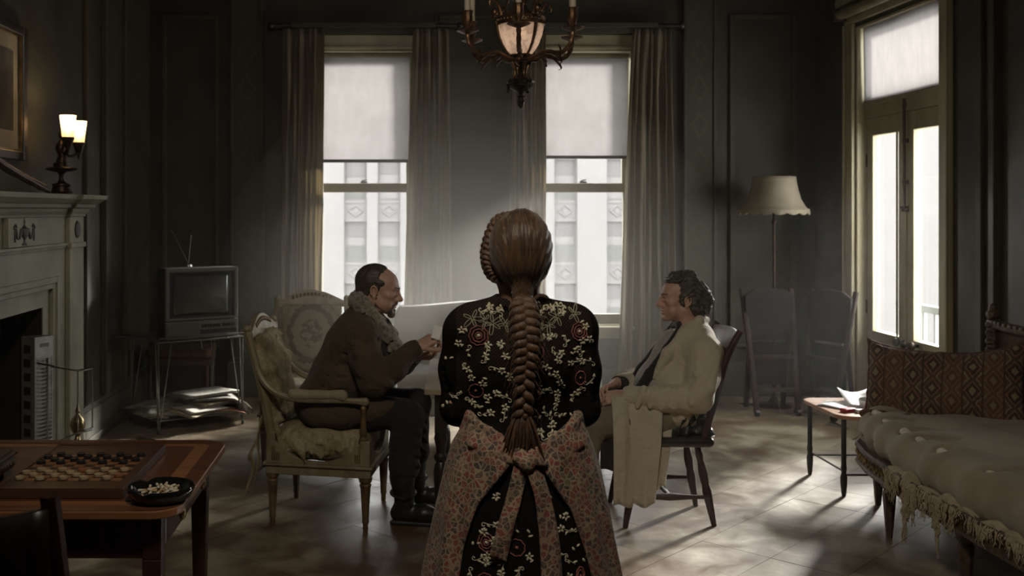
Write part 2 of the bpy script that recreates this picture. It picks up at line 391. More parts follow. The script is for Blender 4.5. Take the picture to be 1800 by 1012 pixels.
# two tall sash windows in the back wall
def window(n, W):
    x0, x1 = W; root = bpy.data.objects.new('window_%d' % n, None); COL.objects.link(root); root.location = ((x0+x1)/2, YB, 0); tag(root, kind='structure')
    h = (x1-x0)/2
    b = MB()
    for sx in (-1, 1):
        b.box(*sorted((sx*h, sx*(h+.11))), -.035, 0, .3, 3.02); b.box(*sorted((sx*(h+.085), sx*(h+.11))), -.05, -.035, .3, 3.02)
        b.box(*sorted((sx*h, sx*(h-.03))), 0, .24, WZ0, WZ1)
    b.box(-h-.11, h+.11, -.035, 0, 3.02, 3.125); b.box(-h-.13, h+.13, -.06, 0, 3.0, 3.022)
    b.box(-h+.03, h-.03, .0, .24, 2.99, 3.02)
    b.build('frame', M['trim'], root, bevel=.004)
    b = MB(); b.box(-h-.15, h+.15, -.11, .0, 3.125, 3.17); b.box(-h-.17, h+.17, -.14, 0, 3.17, 3.215); b.build('head_cornice', M['wallstrip'], root, bevel=.006)
    b = MB(); b.box(-h-.13, h+.13, -.085, 0, .575, .605); b.box(-h, h, 0, .24, .58, .615); b.box(-h-.1, h+.1, -.03, 0, .50, .575); b.build('sill', M['trim'], root, bevel=.006)
    def sash(name, y, z0, z1, bot, topr, st=.05):
        b = MB(); b.box(-h+.03, -h+.03+st, y, y+.045, z0, z1); b.box(h-.03-st, h-.03, y, y+.045, z0, z1)
        b.box(-h+.03+st, h-.03-st, y, y+.045, z0, z0+bot); b.box(-h+.03+st, h-.03-st, y, y+.045, z1-topr, z1)
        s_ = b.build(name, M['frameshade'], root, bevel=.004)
        MB().box(-h+.03+st-.005, h-.03-st+.005, y+.02, y+.024, z0+bot-.005, z1-topr+.005).build('pane', M['pane'], s_)
        return s_
    sash('upper_sash', .13, 1.765, 2.99, .08, .05); lo = sash('lower_sash', .08, .615, 1.845, .085, .08)
    b = MB(); b.box(-.03, .03, .045, .08, 1.845, 1.86); b.tube([(-.02, .06, 1.865), (.025, .06, 1.875)], .006); b.build('sash_latch', M['darkbronze'], lo)
    return root
window(1, W1); window(2, W2)
def blind(x0, x1, y, z0, z1, label):
    r = top('roller_blind', ((x0+x1)/2, y, z0), label, 'blind', 'roller blinds in the back windows'); h = (x1-x0)/2
    MB().grid(lambda u, v: (lerp(-h+.012, h-.012, u), .004*math.sin(u*9+v*4)+.003*math.sin(v*16), lerp(.012, z1-z0, v)), 14, 24).build('fabric', M['blind'], r, smooth='all')
    MB().box(-h, h, -.009, .009, -.012, .016).build('bottom_bar', M['dark'], r, bevel=.003)
    MB().tube([(-h, 0, z1-z0+.012), (h, 0, z1-z0+.012)], .022, 14).build('roller', M['frameshade'], r, smooth=True)
blind(-.66, .16, YB+.035, 2.035, 2.95, 'pale translucent roller blind half lowered in the window behind the bearded man')
blind(1.27, 2.06, YB+.035, 2.068, 2.94, 'pale translucent roller blind in the window right of the chandelier')

# French window in the right-hand wall
d = bpy.data.objects.new('door_1', None); COL.objects.link(d); d.location = (XR, 0, 0); tag(d, kind='structure')
b = MB()
for y0, y1 in ((DY0-.13, DY0), (DY1, DY1+.13)):
    b.box(-.03, 0, y0, y1, 0, DZ1+.03); b.box(-.05, -.03, *((y0, y0+.03) if y0 < DY0 else (y1-.03, y1)), 0, DZ1+.03)
b.box(-.035, 0, DY0-.13, DY1+.13, DZ1+.03, DZ1+.18); b.box(-.09, 0, DY0-.17, DY1+.17, DZ1+.18, DZ1+.24)
b.build('casing', M['trim'], d, bevel=.005)
b = MB(); b.box(0, .17, DY0, DY0+.031, 0, DZ1); b.box(0, .17, DY1-.031, DY1, 0, DZ1); b.box(0, .17, DY0+.02, DY1-.02, DZ1-.02, DZ1); b.box(.0, .17, DY0, DY1, -.01, .021); b.box(.06, .17, DY0+.02, DY1-.02, 2.33, 2.45); b.box(.05, .06, DY0+.02, DY1-.02, 2.43, 2.47)
b.build('frame', M['trim'], d, bevel=.004)
yl, yr, ym = DY1-.022, DY0+.022, (DY0+DY1)/2
MB().box(.066, .082, ym-.02, ym+.02, .02, 2.33).build('astragal', M['trim'], d, bevel=.003)
b = MB(); z0, z1 = 2.45, DZ1-.02
b.box(.08, .13, yr-.01, yr+.06, z0, z1); b.box(.08, .13, yl-.06, yl+.01, z0, z1); b.box(.08, .13, yr+.06, yl-.06, z0, z0+.05); b.box(.08, .13, yr+.06, yl-.06, z1-.05, z1)
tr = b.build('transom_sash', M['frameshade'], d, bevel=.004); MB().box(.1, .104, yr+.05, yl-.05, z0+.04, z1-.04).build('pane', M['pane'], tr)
for k, (a0, a1) in enumerate(((yr, ym), (ym, yl))):
    st = .115; b = MB(); b.box(.08, .13, a0, a0+st, .02, 2.33); b.box(.08, .13, a1-st, a1, .02, 2.33)
    b.box(.08, .13, a0+st, a1-st, 2.19, 2.33); b.box(.08, .13, a0+st, a1-st, .50, .675); b.box(.08, .13, a0+st, a1-st, .02, .16); b.box(.095, .12, a0+st, a1-st, .16, .50)
    for q in (a0+st, a1-st-.014): b.box(.066, .08, q, q+.014, .675, 2.19)
    b.box(.066, .08, a0+st, a1-st, .66, .675); b.box(.066, .08, a0+st, a1-st, 2.19, 2.204)
    lf = b.build('leaf', M['trim'], d, bevel=.004)
    MB().box(.1, .104, a0+st-.01, a1-st+.01, .665, 2.20).build('pane', M['pane'], lf)
    if k == 1:
        b = MB()
        for z in (.8, 1.95): b.box(.068, .08, a1-.012, a1+.012, z, z+.1)
        b.build('hinge', M['darkbronze'], lf)
b = MB(); b.tube([(.055, ym-.02, 2.42), (.055, ym-.02, 1.62)], .011, 8); b.box(.045, .08, ym-.04, ym, 1.6, 1.64)
for z in (1.8, 2.1, 2.36): b.box(.05, .08, ym-.04, ym, z, z+.03)
b.tube([(.055, ym+.03, 1.63), (.05, ym-.07, 1.62)], .009, 8); b.build('cremone_bolt', M['darkbronze'], d, smooth=True)
for y in (ym+.05, ym-.06, ym-.17):
    b = MB(); b.tube([(.08, y, .64), (.05, y, .64)], .012, 8); b.ball((.03, y, .64), (.026, .032, .032), 12, 8); b.build('door_knob', M['darkbronze'], d, smooth=True)
r = top('roller_blind', (XR+.045, (DY0+DY1)/2, 2.46), 'pale sunlit blind filling the fanlight above the French window', 'blind'); h = (DY1-DY0)/2-.05
MB().grid(lambda u, v: (.004*math.sin(u*8+v*3), lerp(-h, h, u), lerp(0, .58, v)), 14, 10).build('fabric', M['blind'], r, smooth='all')
rl = top('blind_roller', (XR-.085, (DY0+DY1)/2, 3.17), 'rolled grey-green blind on its tube across the top of the French window', 'blind')
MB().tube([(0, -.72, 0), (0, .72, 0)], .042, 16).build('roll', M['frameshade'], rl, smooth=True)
for sy in (-1, 1): MB().box(-.05, .085, sy*.735-.012, sy*.735+.012, -.05, .05).build('bracket', M['dark'], rl, bevel=.004)

# ------------------------------------------------------------------ outside
M['facade'] = mat('pale_limestone', (0.1094, 0.1073, 0.1058), (0.1030, 0.1008, 0.0994), .6, .9)
M['spandrel'] = mat('lilac_grey_spandrel', (0.0979, 0.0922, 0.0936), (0.0900, 0.0850, 0.0864), 1.2, .8)
M['farglass'] = mat('dark_far_glass', (0.0622, 0.0599, 0.0610), (0.0558, 0.0542, 0.0553), .5, .6)
M['farblind'] = mat('white_far_blind', (0.1094, 0.1073, 0.1058), (0.1058, 0.1030, 0.1022), 1, .8)
M['fargrey'] = mat('grey_far_blind', (0.0685, 0.0704, 0.0667), (0.0624, 0.0643, 0.0612), 1, .8)
M['ground'] = mat('street_asphalt', (.2, .2, .2), (.14, .14, .14), .2, .9)
MB().box(-160, 220, 12, 260, -15.3, -15).build('street', M['ground'], **S)
fb = top('facade_building', (3, 55, -15), 'pale overexposed stone building with window bays across the street', 'building')
bays = [-8.6, -6.8, -1.98, -.19, 3.7, 5.6, 9.25, 12.05, 17.2, 19]; BW = 1.22; floors = list(range(-4, 4)); FH = 3.33
b = MB(); last = -20
for x in bays:
    b.box(last-3, x-BW/2-3, -.35, 2, 0, 27.5); last = x+BW/2
b.box(last-3, 30, -.35, 2, 0, 27.5); b.build('pier', M['facade'], fb)
b = MB().box(-23, 30, .35, 2.0, 0, 27.5); b.build('rear_wall', M['facade'], fb)
for x in bays:
    for k in floors:
        zc = 1.5+FH*k+15; X = x-3
        if zc < 1: continue
        sp = MB().box(X-BW/2, X+BW/2, -.05, .35, zc-.55, zc+.55).build('spandrel', M['spandrel'], fb)
        b = MB()
        for a in range(4):
            p = [(.38, 0), (0, .3), (-.38, 0), (0, -.3)]; q = p[a]; r_ = p[(a+1) % 4]
            b.tube([(X+q[0], -.08, zc+q[1]), (X+r_[0], -.08, zc+r_[1])], .05, 4)
        for s_ in (-1, 1): b.box(X-BW/2, X+BW/2, -.12, -.05, zc+s_*.5-.05, zc+s_*.5+.05)
        b.box(X-.12, X+.12, -.1, -.05, zc-.1, zc+.1); b.build('relief', M['facade'], sp)
        wz = zc-.55; rr = random.random()
        wn = MB().box(X-BW/2, X+BW/2, .12, .2, wz-2.23, wz).build('window', M['facade'], fb)
        hb = random.choice((.75, .8, .9))
        MB().box(X-.52, X+.52, .08, .12, wz-hb-.04, wz-.08).build('pane', M['farglass'], wn)
        MB().box(X-.52, X+.52, .09, .12, wz-hb-.5, wz-hb-.06).build('blind', M['farblind'], wn)
        MB().box(X-.52, X+.52, .1, .12, wz-2.1, wz-hb-.55).build('pane', M['fargrey' if rr < .6 else 'farblind'], wn)
tw = top('green_tower', (59.6, 120, -15), 'pale green slender building seen through the left French-window pane', 'building')
M['verd'] = mat('verdigris_green', (0.1152, 0.1613, 0.1382), (0.0979, 0.1382, 0.1152), .3, .9)
MB().box(-1.7, 1.7, -1.7, 1.7, 0, 23.6).build('shaft', M['verd'], tw); MB().prism([(-1.9, 23.6), (1.9, 23.6), (.9, 25.3), (-.6, 25.3)], -1.9, 1.9, 'y').build('roof', M['verd'], tw)
rl = top('balcony', (4.55, 7.9, 0), 'pale iron balcony rail outside the French window', 'balcony')
M['iron'] = mat('grey_iron', (.30, .32, .32), (.22, .24, .24), 6, .6)
MB().box(-.57, .2, -1.6, 1.1, -.3, -.1).build('slab', M['facade'], rl)
b = MB(); b.box(-.03, .03, -1.6, 1.1, .74, .8); b.box(-.02, .02, -1.6, 1.1, .0, .04); b.build('rail', M['iron'], rl)
bar0 = None
for k in range(15):
    y = -1.55+k*.185
    if bar0 is None: bar0 = MB().box(-.014, .014, -.014, .014, -.1, .74).build('bar', M['iron'], rl); o = bar0
    else: o = bar0.copy(); COL.objects.link(o)
    o.location = (0, y, 0)

# ------------------------------------------------------------------ curtains
def curtain(xa0, xa1, xb0, xb1, z0, ph, label, y=YB-.115, folds=6, kink=None):
    """xa = width at the top, xb = at the bottom"""
    zt = 3.16
    def fn(u, v):
        z = lerp(z0, zt, v); t = 1-v; e = t**.8
        l, r_ = lerp(xa0, xb0, e), lerp(xa1, xb1, e)
        if kink: r_ += kink*math.exp(-((z-2.62)/.22)**2)
        uu = u + .03*math.sin(u*17+ph)+.015*math.sin(z*1.7+ph)
        a = lerp(.016, .042, min(1, t*1.6)); pin = math.exp(-((zt-.12-z)/.06)**2)
        yy = a*math.sin(uu*folds*2*PI+ph+.35*math.sin(z*1.1+ph)) + .5*a*math.sin(uu*folds*3.7*PI+2*ph) + .01*math.sin(z*5+u*20)
        return (lerp(l, r_, u), y-.004+yy*(1-.5*pin), z)
    o = MB().grid(fn, 90, 50).build('curtain', M['curtain'], smooth='all', solid=.004)
    return tag(o, label, 'curtain', 'drab curtains at the back windows')
curtain(-.94, -.58, -.96, -.60, .03, .3, 'drab brown curtain left of the window behind the bearded man', kink=.0)
curtain(.18, .48, .08, .52, .03, 1.7, 'drab curtain hanging behind the grey settee, right of the first window')
curtain(1.04, 1.31, .98, 1.32, .03, 2.9, 'drab curtain partly hidden behind the braided woman, left of the second window')
curtain(2.06, 2.38, 1.93, 2.42, .03, 4.1, 'pale olive curtain hanging behind the man in the pale coat')
for k, (x0, x1, lb) in enumerate(((-1.02, .56, 'dark curtain pole above the window behind the bearded man'), (.98, 2.46, 'dark curtain pole above the window right of the chandelier'))):
    r = top('curtain_pole', ((x0+x1)/2, YB-.115, 3.19), lb, 'curtain pole'); h = (x1-x0)/2
    MB().tube([(-h, 0, 0), (h, 0, 0)], .018, 10).build('pole', M['blackwood'], r, smooth=True)
    for s_ in (-1, 1):
        MB().ball((s_*(h+.02), 0, 0), .032, 10, 6).build('finial', M['blackwood'], r, smooth=True)
        MB().box(s_*(h-.06)-.012, s_*(h-.06)+.012, -.01, .115, -.012, .012).build('bracket', M['blackwood'], r)

# ------------------------------------------------------------------ fireplace and what stands on it
mp = top('fireplace', (XL+.002, 4.86, 0), 'grey-green painted classical mantelpiece with urn relief against the left wall', 'fireplace')
# local coordinates: x out from the wall, y along the wall
Y0, Y1 = -1.27, 1.27; oy = 4.86
pf = .235          # frieze face
b = MB(); b.box(0, pf, Y0, Y1, 1.228, 1.61)
b.box(0, pf, Y0, -.87, 0, 1.228); b.box(0, pf, .87, Y1, 0, 1.228); b.build('body', M['mantel'], mp)
b = MB()
for s_ in (-1, 1): b.box(0, pf-.025, *sorted((s_*.70, s_*.87)), 0, 1.228)
b.box(0, pf-.025, -.70, .70, 1.086, 1.228); b.build('architrave', M['mantel'], mp)
b = MB()
for s_ in (-1, 1):
    b.box(pf-.025, pf+.012, *sorted((s_*.835, s_*.87)), 0, 1.245); b.box(pf-.025, pf+.0, *sorted((s_*.80, s_*.835)), 0, 1.21)
b.box(pf-.025, pf+.012, -.835, .835, 1.21, 1.245); b.box(pf-.025, pf, -.8, .8, 1.18, 1.21); b.build('moulding', M['mantel'], mp, bevel=.004)
b = MB(); b.box(.0, .012, -.70, .70, 0, 1.086)
for s_ in (-1, 1): b.box(.012, pf-.03, *sorted((s_*.69, s_*.70)), 0, 1.086)
b.build('firebox', M['soot'], mp)
b = MB(); b.box(pf, pf+.01, Y0, Y1, 1.395, 1.41); b.box(pf, pf+.022, Y0, Y1, 1.41, 1.428); b.box(pf, pf+.012, Y0, Y1, 1.575, 1.59); b.build('frieze_band', M['mantel'], mp, bevel=.003)
prof = [(0, 1.59), (pf+.012, 1.59), (pf+.02, 1.605), (pf+.025, 1.62), (pf+.05, 1.628), (pf+.055, 1.645), (pf+.075, 1.655), (pf+.095, 1.672), (pf+.105, 1.676), (pf+.112, 1.70), (0, 1.70)]
def cornice(y0, y1, dx, ends):
    bb = MB(); R = []
    for y, e in ((y0, ends[0]), (y1, ends[1])):
        R.append([(x+(dx if x > 0 else 0), y+e*max(0, x-pf), z) for x, z in prof])
    return bb.rings(R)
cornice(-1.0, 1.0, 0, (0, 0)).build('cornice', M['mantel'], mp)
for s_ in (-1, 1):
    cornice(*( (1.0, 1.27) if s_ > 0 else (-1.27, -1.0)), .028, ((-1, 1))).build('cornice', M['mantel'], mp)
    p = MB(); y0, y1 = sorted((s_*1.0, s_*1.26)); p.box(pf, pf+.028, y0, y1, .18, 1.6); p.box(pf, pf+.045, y0-.015, y1+.015, 0, .18); p.box(pf, pf+.04, y0-.01, y1+.01, 1.395, 1.425); p.box(pf, pf+.037, y0-.01, y1+.01, 1.575, 1.6)
    p = p.build('pilaster', M['mantel'], mp, bevel=.004)
    MB().add(*(lambda q: (q.v, q.f))(MB().ball((pf+.03, s_*1.13, 1.50), (.014, .05, .052), 20, 8))).build('rosette', M['mantelshade'], p, smooth=True)
tb_ = MB().box(pf, pf+.028, .06, .48, 1.43, 1.575).build('tablet', M['mantel'], mp, bevel=.003)
u = MB(); u.m = Matrix.Translation((pf+.03, .27, 1.437)) @ Matrix.Diagonal((.35, 1.15, .82, 1))
u.lathe([(.026, 0), (.026, .01), (.012, .016), (.008, .03), (.014, .04), (.03, .055), (.042, .075), (.046, .092), (.05, .096), (.05, .102), (.03, .106), (.014, .115), (.006, .13), (.010, .14), (.004, .16), (.001, .175)], 14)
u.m = Matrix.Translation((pf+.03, .27, 1.437))
for s_ in (-1, 1):
    u.tube(catmull([(0, s_*.05, .078), (0, s_*.075, .035), (0, s_*.105, .04), (0, s_*.125, .085)], 5), [.006+.003*math.sin(i*.6) for i in range(16)], 6)
    u.tube(catmull([(0, s_*.125, .085), (0, s_*.135, .06), (0, s_*.13, .02)], 5), .0055, 6); u.tube(catmull([(0, s_*.11, .09), (0, s_*.12, .105), (0, s_*.14, .095), (0, s_*.145, .08)], 4), .0045, 6)
    u.tube(catmull([(0, s_*.045, .085), (0, s_*.03, .05), (0, 0, .035)], 4), .004, 6)
u.build('urn_relief', M['mantelshade'], mp, smooth=True)
MB().box(0, .52, -1.1, 1.1, .0, .02).build('hearth_slab', M['soot'], mp, bevel=.004)

# picture over the mantel
def print_mat():
    t = NT('dark_engraving'); v = t.map((1, 1, 1)); n = t.noise(v, 9, 6, .7); n2 = t.noise(v, 3.2, 3)
    t.base(t.mix(t.ramp(n2, [(.55, 0.0), (.72, .8)]), t.ramp(n, [(.35, (.012, .010, .008)), (.62, (.05, .04, .03)), (.75, (.22, .2, .16))]), (.09, .085, .07))); t.set(Roughness=.85); return t.mat
pc = top('framed_picture', (XL, 5.2, 2.265), 'large dark picture in a cream mount and black frame above the mantel', 'picture')
b = MB(); 
for y0, y1, z0, z1 in ((-.61, -.55, -.375, .375), (.55, .61, -.375, .375), (-.55, .55, -.375, -.325), (-.55, .55, .325, .375)): b.box(.01, .042, y0, y1, z0, z1)
b.build('frame', M['blackwood'], pc, bevel=.006)
b = MB()
for y0, y1, z0, z1 in ((-.55, -.538, -.325, .325), (.538, .55, -.325, .325), (-.538, .538, -.325, -.313), (-.538, .538, .313, .325)): b.box(.01, .034, y0, y1, z0, z1)
b.build('gilt_slip', M['brass'], pc)
MB().box(.004, .014, -.54, .54, -.315, .315).build('mount', mat('cream_mount', (.27, .24, .17), (.22, .19, .13), 4, .8), pc)
MB().box(.014, .018, -.45, .45, -.215, .225).build('engraving', print_mat(), pc)
sl = top('wooden_rod', (-1.87, 5.35, 1.70), 'dark red carved rod propped at a slant along the mantel shelf', 'rod')
q = catmull([(0, -.95, .25), (0, -.45, .13), (0, 0, .05), (0, .21, .018)], 6)
MB().tube(q, [.028-.012*i/len(q)+.003*math.sin(i*1.9) for i in range(len(q))], 10, flat=.8).build('shaft', M['darkred_wood'], sl, smooth=True)
MB().tube([p+V(0, 0, .022) for p in q[:-2]], .007, 6).build('bronze_strip', M['bronze'], sl, smooth=True)

# bronze lamp on the mantel
ml = top('mantel_lamp', (-1.93, 5.97, 1.70), 'dark bronze figure lamp with two lit glass shades on the mantel shelf', 'lamp')
MB().lathe([(.07, 0), (.07, .012), (.058, .02), (.05, .05), (.054, .056), (.052, .066), (.03, .07), (.018, .08), (.013, .105), (.018, .125), (.03, .135), (.08, .145), (.092, .153), (.085, .16), (.045, .165), (.045, .185), (.032, .19), (.03, .2)], 20).build('base', M['darkbronze'], ml, smooth=True)
b = MB(); b.tube(catmull([(0, 0, .19), (.004, .004, .23), (-.006, 0, .27), (0, 0, .31), (.006, 0, .34)], 5), [.026, .03, .031, .03, .028, .025, .024, .024, .025, .028, .03, .03, .028, .025, .02, .015, .012, .01, .01, .01, .008], 10)
b.ball((0, 0, .35), (.018, .018, .022), 10, 7); b.tube(catmull([(0, .01, .31), (.035, .0, .30), (.05, -.01, .27)], 4), .009, 8); b.build('figure', M['darkbronze'], ml, smooth=True)
frost = NT('frosted_glass'); frost.n.remove(frost.bsdf)
a_ = frost.n.new('ShaderNodeBsdfTranslucent'); a_.inputs[0].default_value = (.85, .74, .58, 1); c_ = frost.n.new('ShaderNodeBsdfTransparent'); c_.inputs[0].default_value = (.95, .87, .72, 1)
m_ = frost.n.new('ShaderNodeMixShader'); m_.inputs[0].default_value = .3; frost.l.new(a_.outputs[0], m_.inputs[1]); frost.l.new(c_.outputs[0], m_.inputs[2]); frost.l.new(m_.outputs[0], frost.out.inputs[0]); M['frost'] = frost.mat
M['bulb'] = emit('lit_bulb', (1, .72, .45), 9)
for s_, (dx, dy, dz) in enumerate(((.055, -.055, .315), (.07, .10, .295))):
    b = MB(); b.tube(catmull([(0, 0, .26), (dx*.5, dy*.5, .24-.01*s_), (dx, dy, dz-.045)], 6), .009, 8); b.lathe([(.004, -.08), (.01, -.06), (.012, -.045), (.02, -.035), (.03, -.005), (.037, .012), (.036, .018)], 14, (dx, dy, dz)); b.build('arm', M['darkbronze'], ml, smooth=True)
    MB().lathe([(.026, .012), (.033, .016), (.036, .05), (.042, .1), (.047, .145), (.044, .145), (.039, .1), (.033, .05), (.03, .02)], 18, (dx, dy, dz)).build('glass_shade', M['frost'], ml, smooth=True)
    MB().lathe([(.008, .02), (.015, .05), (.021, .075), (.015, .1), (.002, .112)], 12, (dx, dy, dz)).build('bulb', M['bulb'], ml, smooth=True)
    light('mantel_bulb_light', 'POINT', (-1.93+dx, 5.97+dy, 1.70+dz+.125), MANTEL_GLOW, (1, .70, .42), shadow_soft_size=.012)

# electric bar heater on the hearth
ht = top('electric_heater', (-1.875, 5.50, 0), 'tall narrow chrome bar heater standing in front of the fireplace opening', 'heater', rz=math.radians(-32))
# local: front faces +x (turned towards the camera), y = width
MB().box(-.11, .0, -.06, .06, .06, 0.935).build('casing', mat('grey_enamel', (.16, .155, .14), (.10, .095, .085), 9, .5), ht, bevel=.006)
for z in np.linspace(.2, .87, 10): MB().box(-.08, -.03, -.063, -.06, z-.02, z+.02).build('vent', M['soot'], ht)
b = MB(); b.box(0, .006, -.06, -.052, .06, 0.935); b.box(0, .006, .052, .06, .06, 0.935); b.box(0, .006, -.052, .052, .825, 0.935); b.box(0, .006, -.052, .052, .06, .36); b.box(0, .002, -.052, .052, .36, .825)
b.build('face_plate', M['steel'], ht, bevel=.002)
grid0 = None
for z in np.linspace(.375, .815, 22):
    if grid0 is None: grid0 = MB().tube([(.004, -.052, 0), (.012, -.04, 0), (.012, .04, 0), (.004, .052, 0)], .004, 6).build('grille_bar', M['steel'], ht); o = grid0
    else: o = grid0.copy(); COL.objects.link(o)
    o.location = (0, 0, z)
b = MB(); b.tube([(.014, .012, .37), (.014, .012, .82)], .007, 8); b.build('heating_tube', M['chrome'], ht, smooth=True)
for y in (-.022, .018): MB().add(*(lambda q: (q.v, q.f))(MB().tube([(.005, y, .32), (.03, y, .32)], .015, 12))).build('knob', M['dark'], ht, smooth=True)
MB().box(.006, .009, .035, .045, .345, .355).build('indicator', mat('red_indicator', (.4, .03, .02)), ht)
MB().box(.006, .008, -.03, .03, .88, .90).build('badge', M['chrome'], ht)
for z, l in ((.80, .12), (.385, .12)):
    MB().tube([(.006, -.048, z), (.006+l, -.03, z-.01)], .0055, 8).build('guard_bracket', M['chrome'], ht, smooth=True)
b = MB()
b.tube(catmull([(.12, -.05, .79), (.20, .06, .76), (.20, .15, .76), (.2, .16, .73), (.2, .16, .47), (.2, .15, .44), (.2, .06, .43), (.12, -.05, .38)], 4), .0042, 6)
b.tube(catmull([(.2, .06, .76), (.205, .055, .6), (.2, .06, .43)], 4), .003, 6)
b.build('wire_guard', M['chrome'], ht, smooth=True)
for z in (.76, .43): MB().tube([(.2, .06, z), (.2, .155, z)], .006, 8).build('guard_bar', M['chrome'], ht, smooth=True)
b = MB()
for s_ in (-1, 1): b.box(-.14, .03, s_*.05-.012, s_*.05+.012, .02, .06)
b.build('foot', M['dark'], ht)
an = top('andiron', (-1.71, 5.56, 0), 'brass ball-topped andiron standing beside the heater', 'andiron')
MB().lathe([(.055, .02), (.055, .035), (.03, .05), (.016, .08), (.014, .18), (.022, .22), (.012, .26), (.016, .3), (.028, .35), (.012, .385), (.016, .395), (.034, .42), (.041, .45), (.034, .48), (.014, .5), (.008, .51), (.014, .52), (.008, .54), (.003, .565)], 18).build('post', M['brass'], an, smooth=True)
b = MB(); b.tube(catmull([(0, 0, .05), (-.02, -.08, .03), (-.02, -.12, .0)], 4), .012, 6); b.tube(catmull([(0, 0, .05), (.02, .06, .04), (.02, .1, .0)], 4), .012, 6); b.box(-.2, -.02, -.012, .012, .06, .085); b.build('foot', M['dark'], an)
# ------------------------------------------------------------------ signed-distance modelling for soft shapes
def ax(v): v = np.asarray(v, float); return v/np.linalg.norm(v)
def rc(a, b, ra, rb=None):
    a = np.asarray(a, float); b = np.asarray(b, float); rb = ra if rb is None else rb
    ab = b-a; L = max(float(ab@ab), 1e-9)
    def f(P):
        q = P-a; t = np.clip((q@ab)/L, 0, 1); d = q - t[:, None]*ab
        return np.sqrt((d*d).sum(1)) - (ra+(rb-ra)*t)
    return (f, (a+b)/2, math.sqrt(L)/2+max(ra, rb))
def ell(c, r, R=None):
    c = np.asarray(c, float); r = np.asarray(r if hasattr(r, '__len__') else (r, r, r), float); Rt = None if R is None else np.asarray(R)
    def f(P):
        q = P-c
        if Rt is not None: q = q@Rt
        u = q/r; k0 = np.sqrt((u*u).sum(1)); v = u/r; k1 = np.sqrt((v*v).sum(1))
        return np.where(k1 > 1e-9, k0*(k0-1)/np.maximum(k1, 1e-9), -r.min())
    return (f, c, float(r.max()))
def rbox(c, h, rad=.01, R=None):
    c = np.asarray(c, float); h = np.asarray(h, float)-rad; Rt = None if R is None else np.asarray(R)
    def f(P):
        q = P-c
        if Rt is not None: q = q@Rt
        q = np.abs(q)-h
        return np.sqrt((np.maximum(q, 0)**2).sum(1)) + np.minimum(q.max(1), 0) - rad
    return (f, c, float(np.linalg.norm(h))+rad)
def half(n, p):
    n = ax(n); p = np.asarray(p, float)
    return (lambda P: (P-p)@n, None, None)
def rotm(ux, uz=(0, 0, 1)):
    x = ax(ux); z = np.asarray(uz, float); y = ax(np.cross(z, x)); z = np.cross(x, y); return np.stack([x, y, z], 1)
class F:
    def __init__(s): s.ops = []; s.d = None
    def u(s, p, k=.012): s.ops.append(('u', p, k)); return s
    def cut(s, p, k=.006): s.ops.append(('s', p, k)); return s
    def inter(s, p, k=.004): s.ops.append(('i', p, k)); return s
    def chain(s, pts, rs, k=.012):
        for i in range(len(pts)-1):
            r0 = rs[i] if hasattr(rs, '__len__') else rs; r1 = rs[i+1] if hasattr(rs, '__len__') else rs
            s.u(rc(pts[i], pts[i+1], r0, r1), k)
        return s
    def bounds(s):
        lo = np.min([p[1]-p[2] for o, p, k in s.ops if o == 'u'], 0); hi = np.max([p[1]+p[2] for o, p, k in s.ops if o == 'u'], 0); return lo, hi
    def prim(s, off=0):
        lo, hi = s.bounds(); c = (lo+hi)/2
        return (lambda P: s.ev(P)-off, c, float(np.linalg.norm(hi-lo)/2)+off)
    def ev(s, P, ops=None):
        d = np.full(len(P), 1e3)
        for o, p, k in (s.ops if ops is None else ops):
            b = p[0](P)
            if o == 'u':
                h = np.clip(.5+.5*(b-d)/k, 0, 1); d = np.where(d > 100, b, b+(d-b)*h - k*h*(1-h))
            else:
                if o == 's': b = -b
                h = np.clip(.5-.5*(b-d)/k, 0, 1); d = b+(d-b)*h + k*h*(1-h)
        return d
    def mesh(s, res, disp=None, pad=.02):
        lo, hi = s.bounds(); lo = lo-pad; hi = hi+pad
        B = 14; n = np.ceil((hi-lo)/res/B).astype(int)*B+1
        D = np.full(n, 9.0, np.float32); hd = B*res*.87
        for bi in np.ndindex(*((n-1)//B)):
            i0 = np.array(bi)*B; c = (lo+(i0+B/2)*res)[None]
            cc = c[0]; dmin = 1e9; ub = []
            for o, p, k in s.ops:
                if o == 'u':
                    l = np.linalg.norm(p[1]-cc)-p[2]; ub.append(l)
                    if l < dmin + 2*hd+.05: dmin = min(dmin, max(l, float(p[0](c)[0])) if l > 0 else float(p[0](c)[0]))
                else: ub.append(0 if p[1] is None else np.linalg.norm(p[1]-cc)-p[2])
            ops = [op for op, l in zip(s.ops, ub) if (op[0] == 'u' and l < dmin+2*hd+op[2]) or (op[0] == 's' and l < hd+op[2]) or op[0] == 'i']
            if not any(o[0] == 'u' for o in ops): continue
            if dmin > hd*1.05+.03: continue
            dc = float(s.ev(c, ops)[0])
            if abs(dc) > hd*1.15+.035:
                D[i0[0]:i0[0]+B+1, i0[1]:i0[1]+B+1, i0[2]:i0[2]+B+1] = dc; continue
            g = np.stack(np.meshgrid(*[lo[a]+(i0[a]+np.arange(B+1))*res for a in range(3)], indexing='ij'), -1).reshape(-1, 3)
            v = s.ev(g, ops)
            if disp is not None: v = v+disp(g)
            D[i0[0]:i0[0]+B+1, i0[1]:i0[1]+B+1, i0[2]:i0[2]+B+1] = v.reshape(B+1, B+1, B+1)
        D[0] = D[-1] = 9; D[:, 0] = D[:, -1] = 9; D[:, :, 0] = D[:, :, -1] = 9
        return nets(D, lo, res)
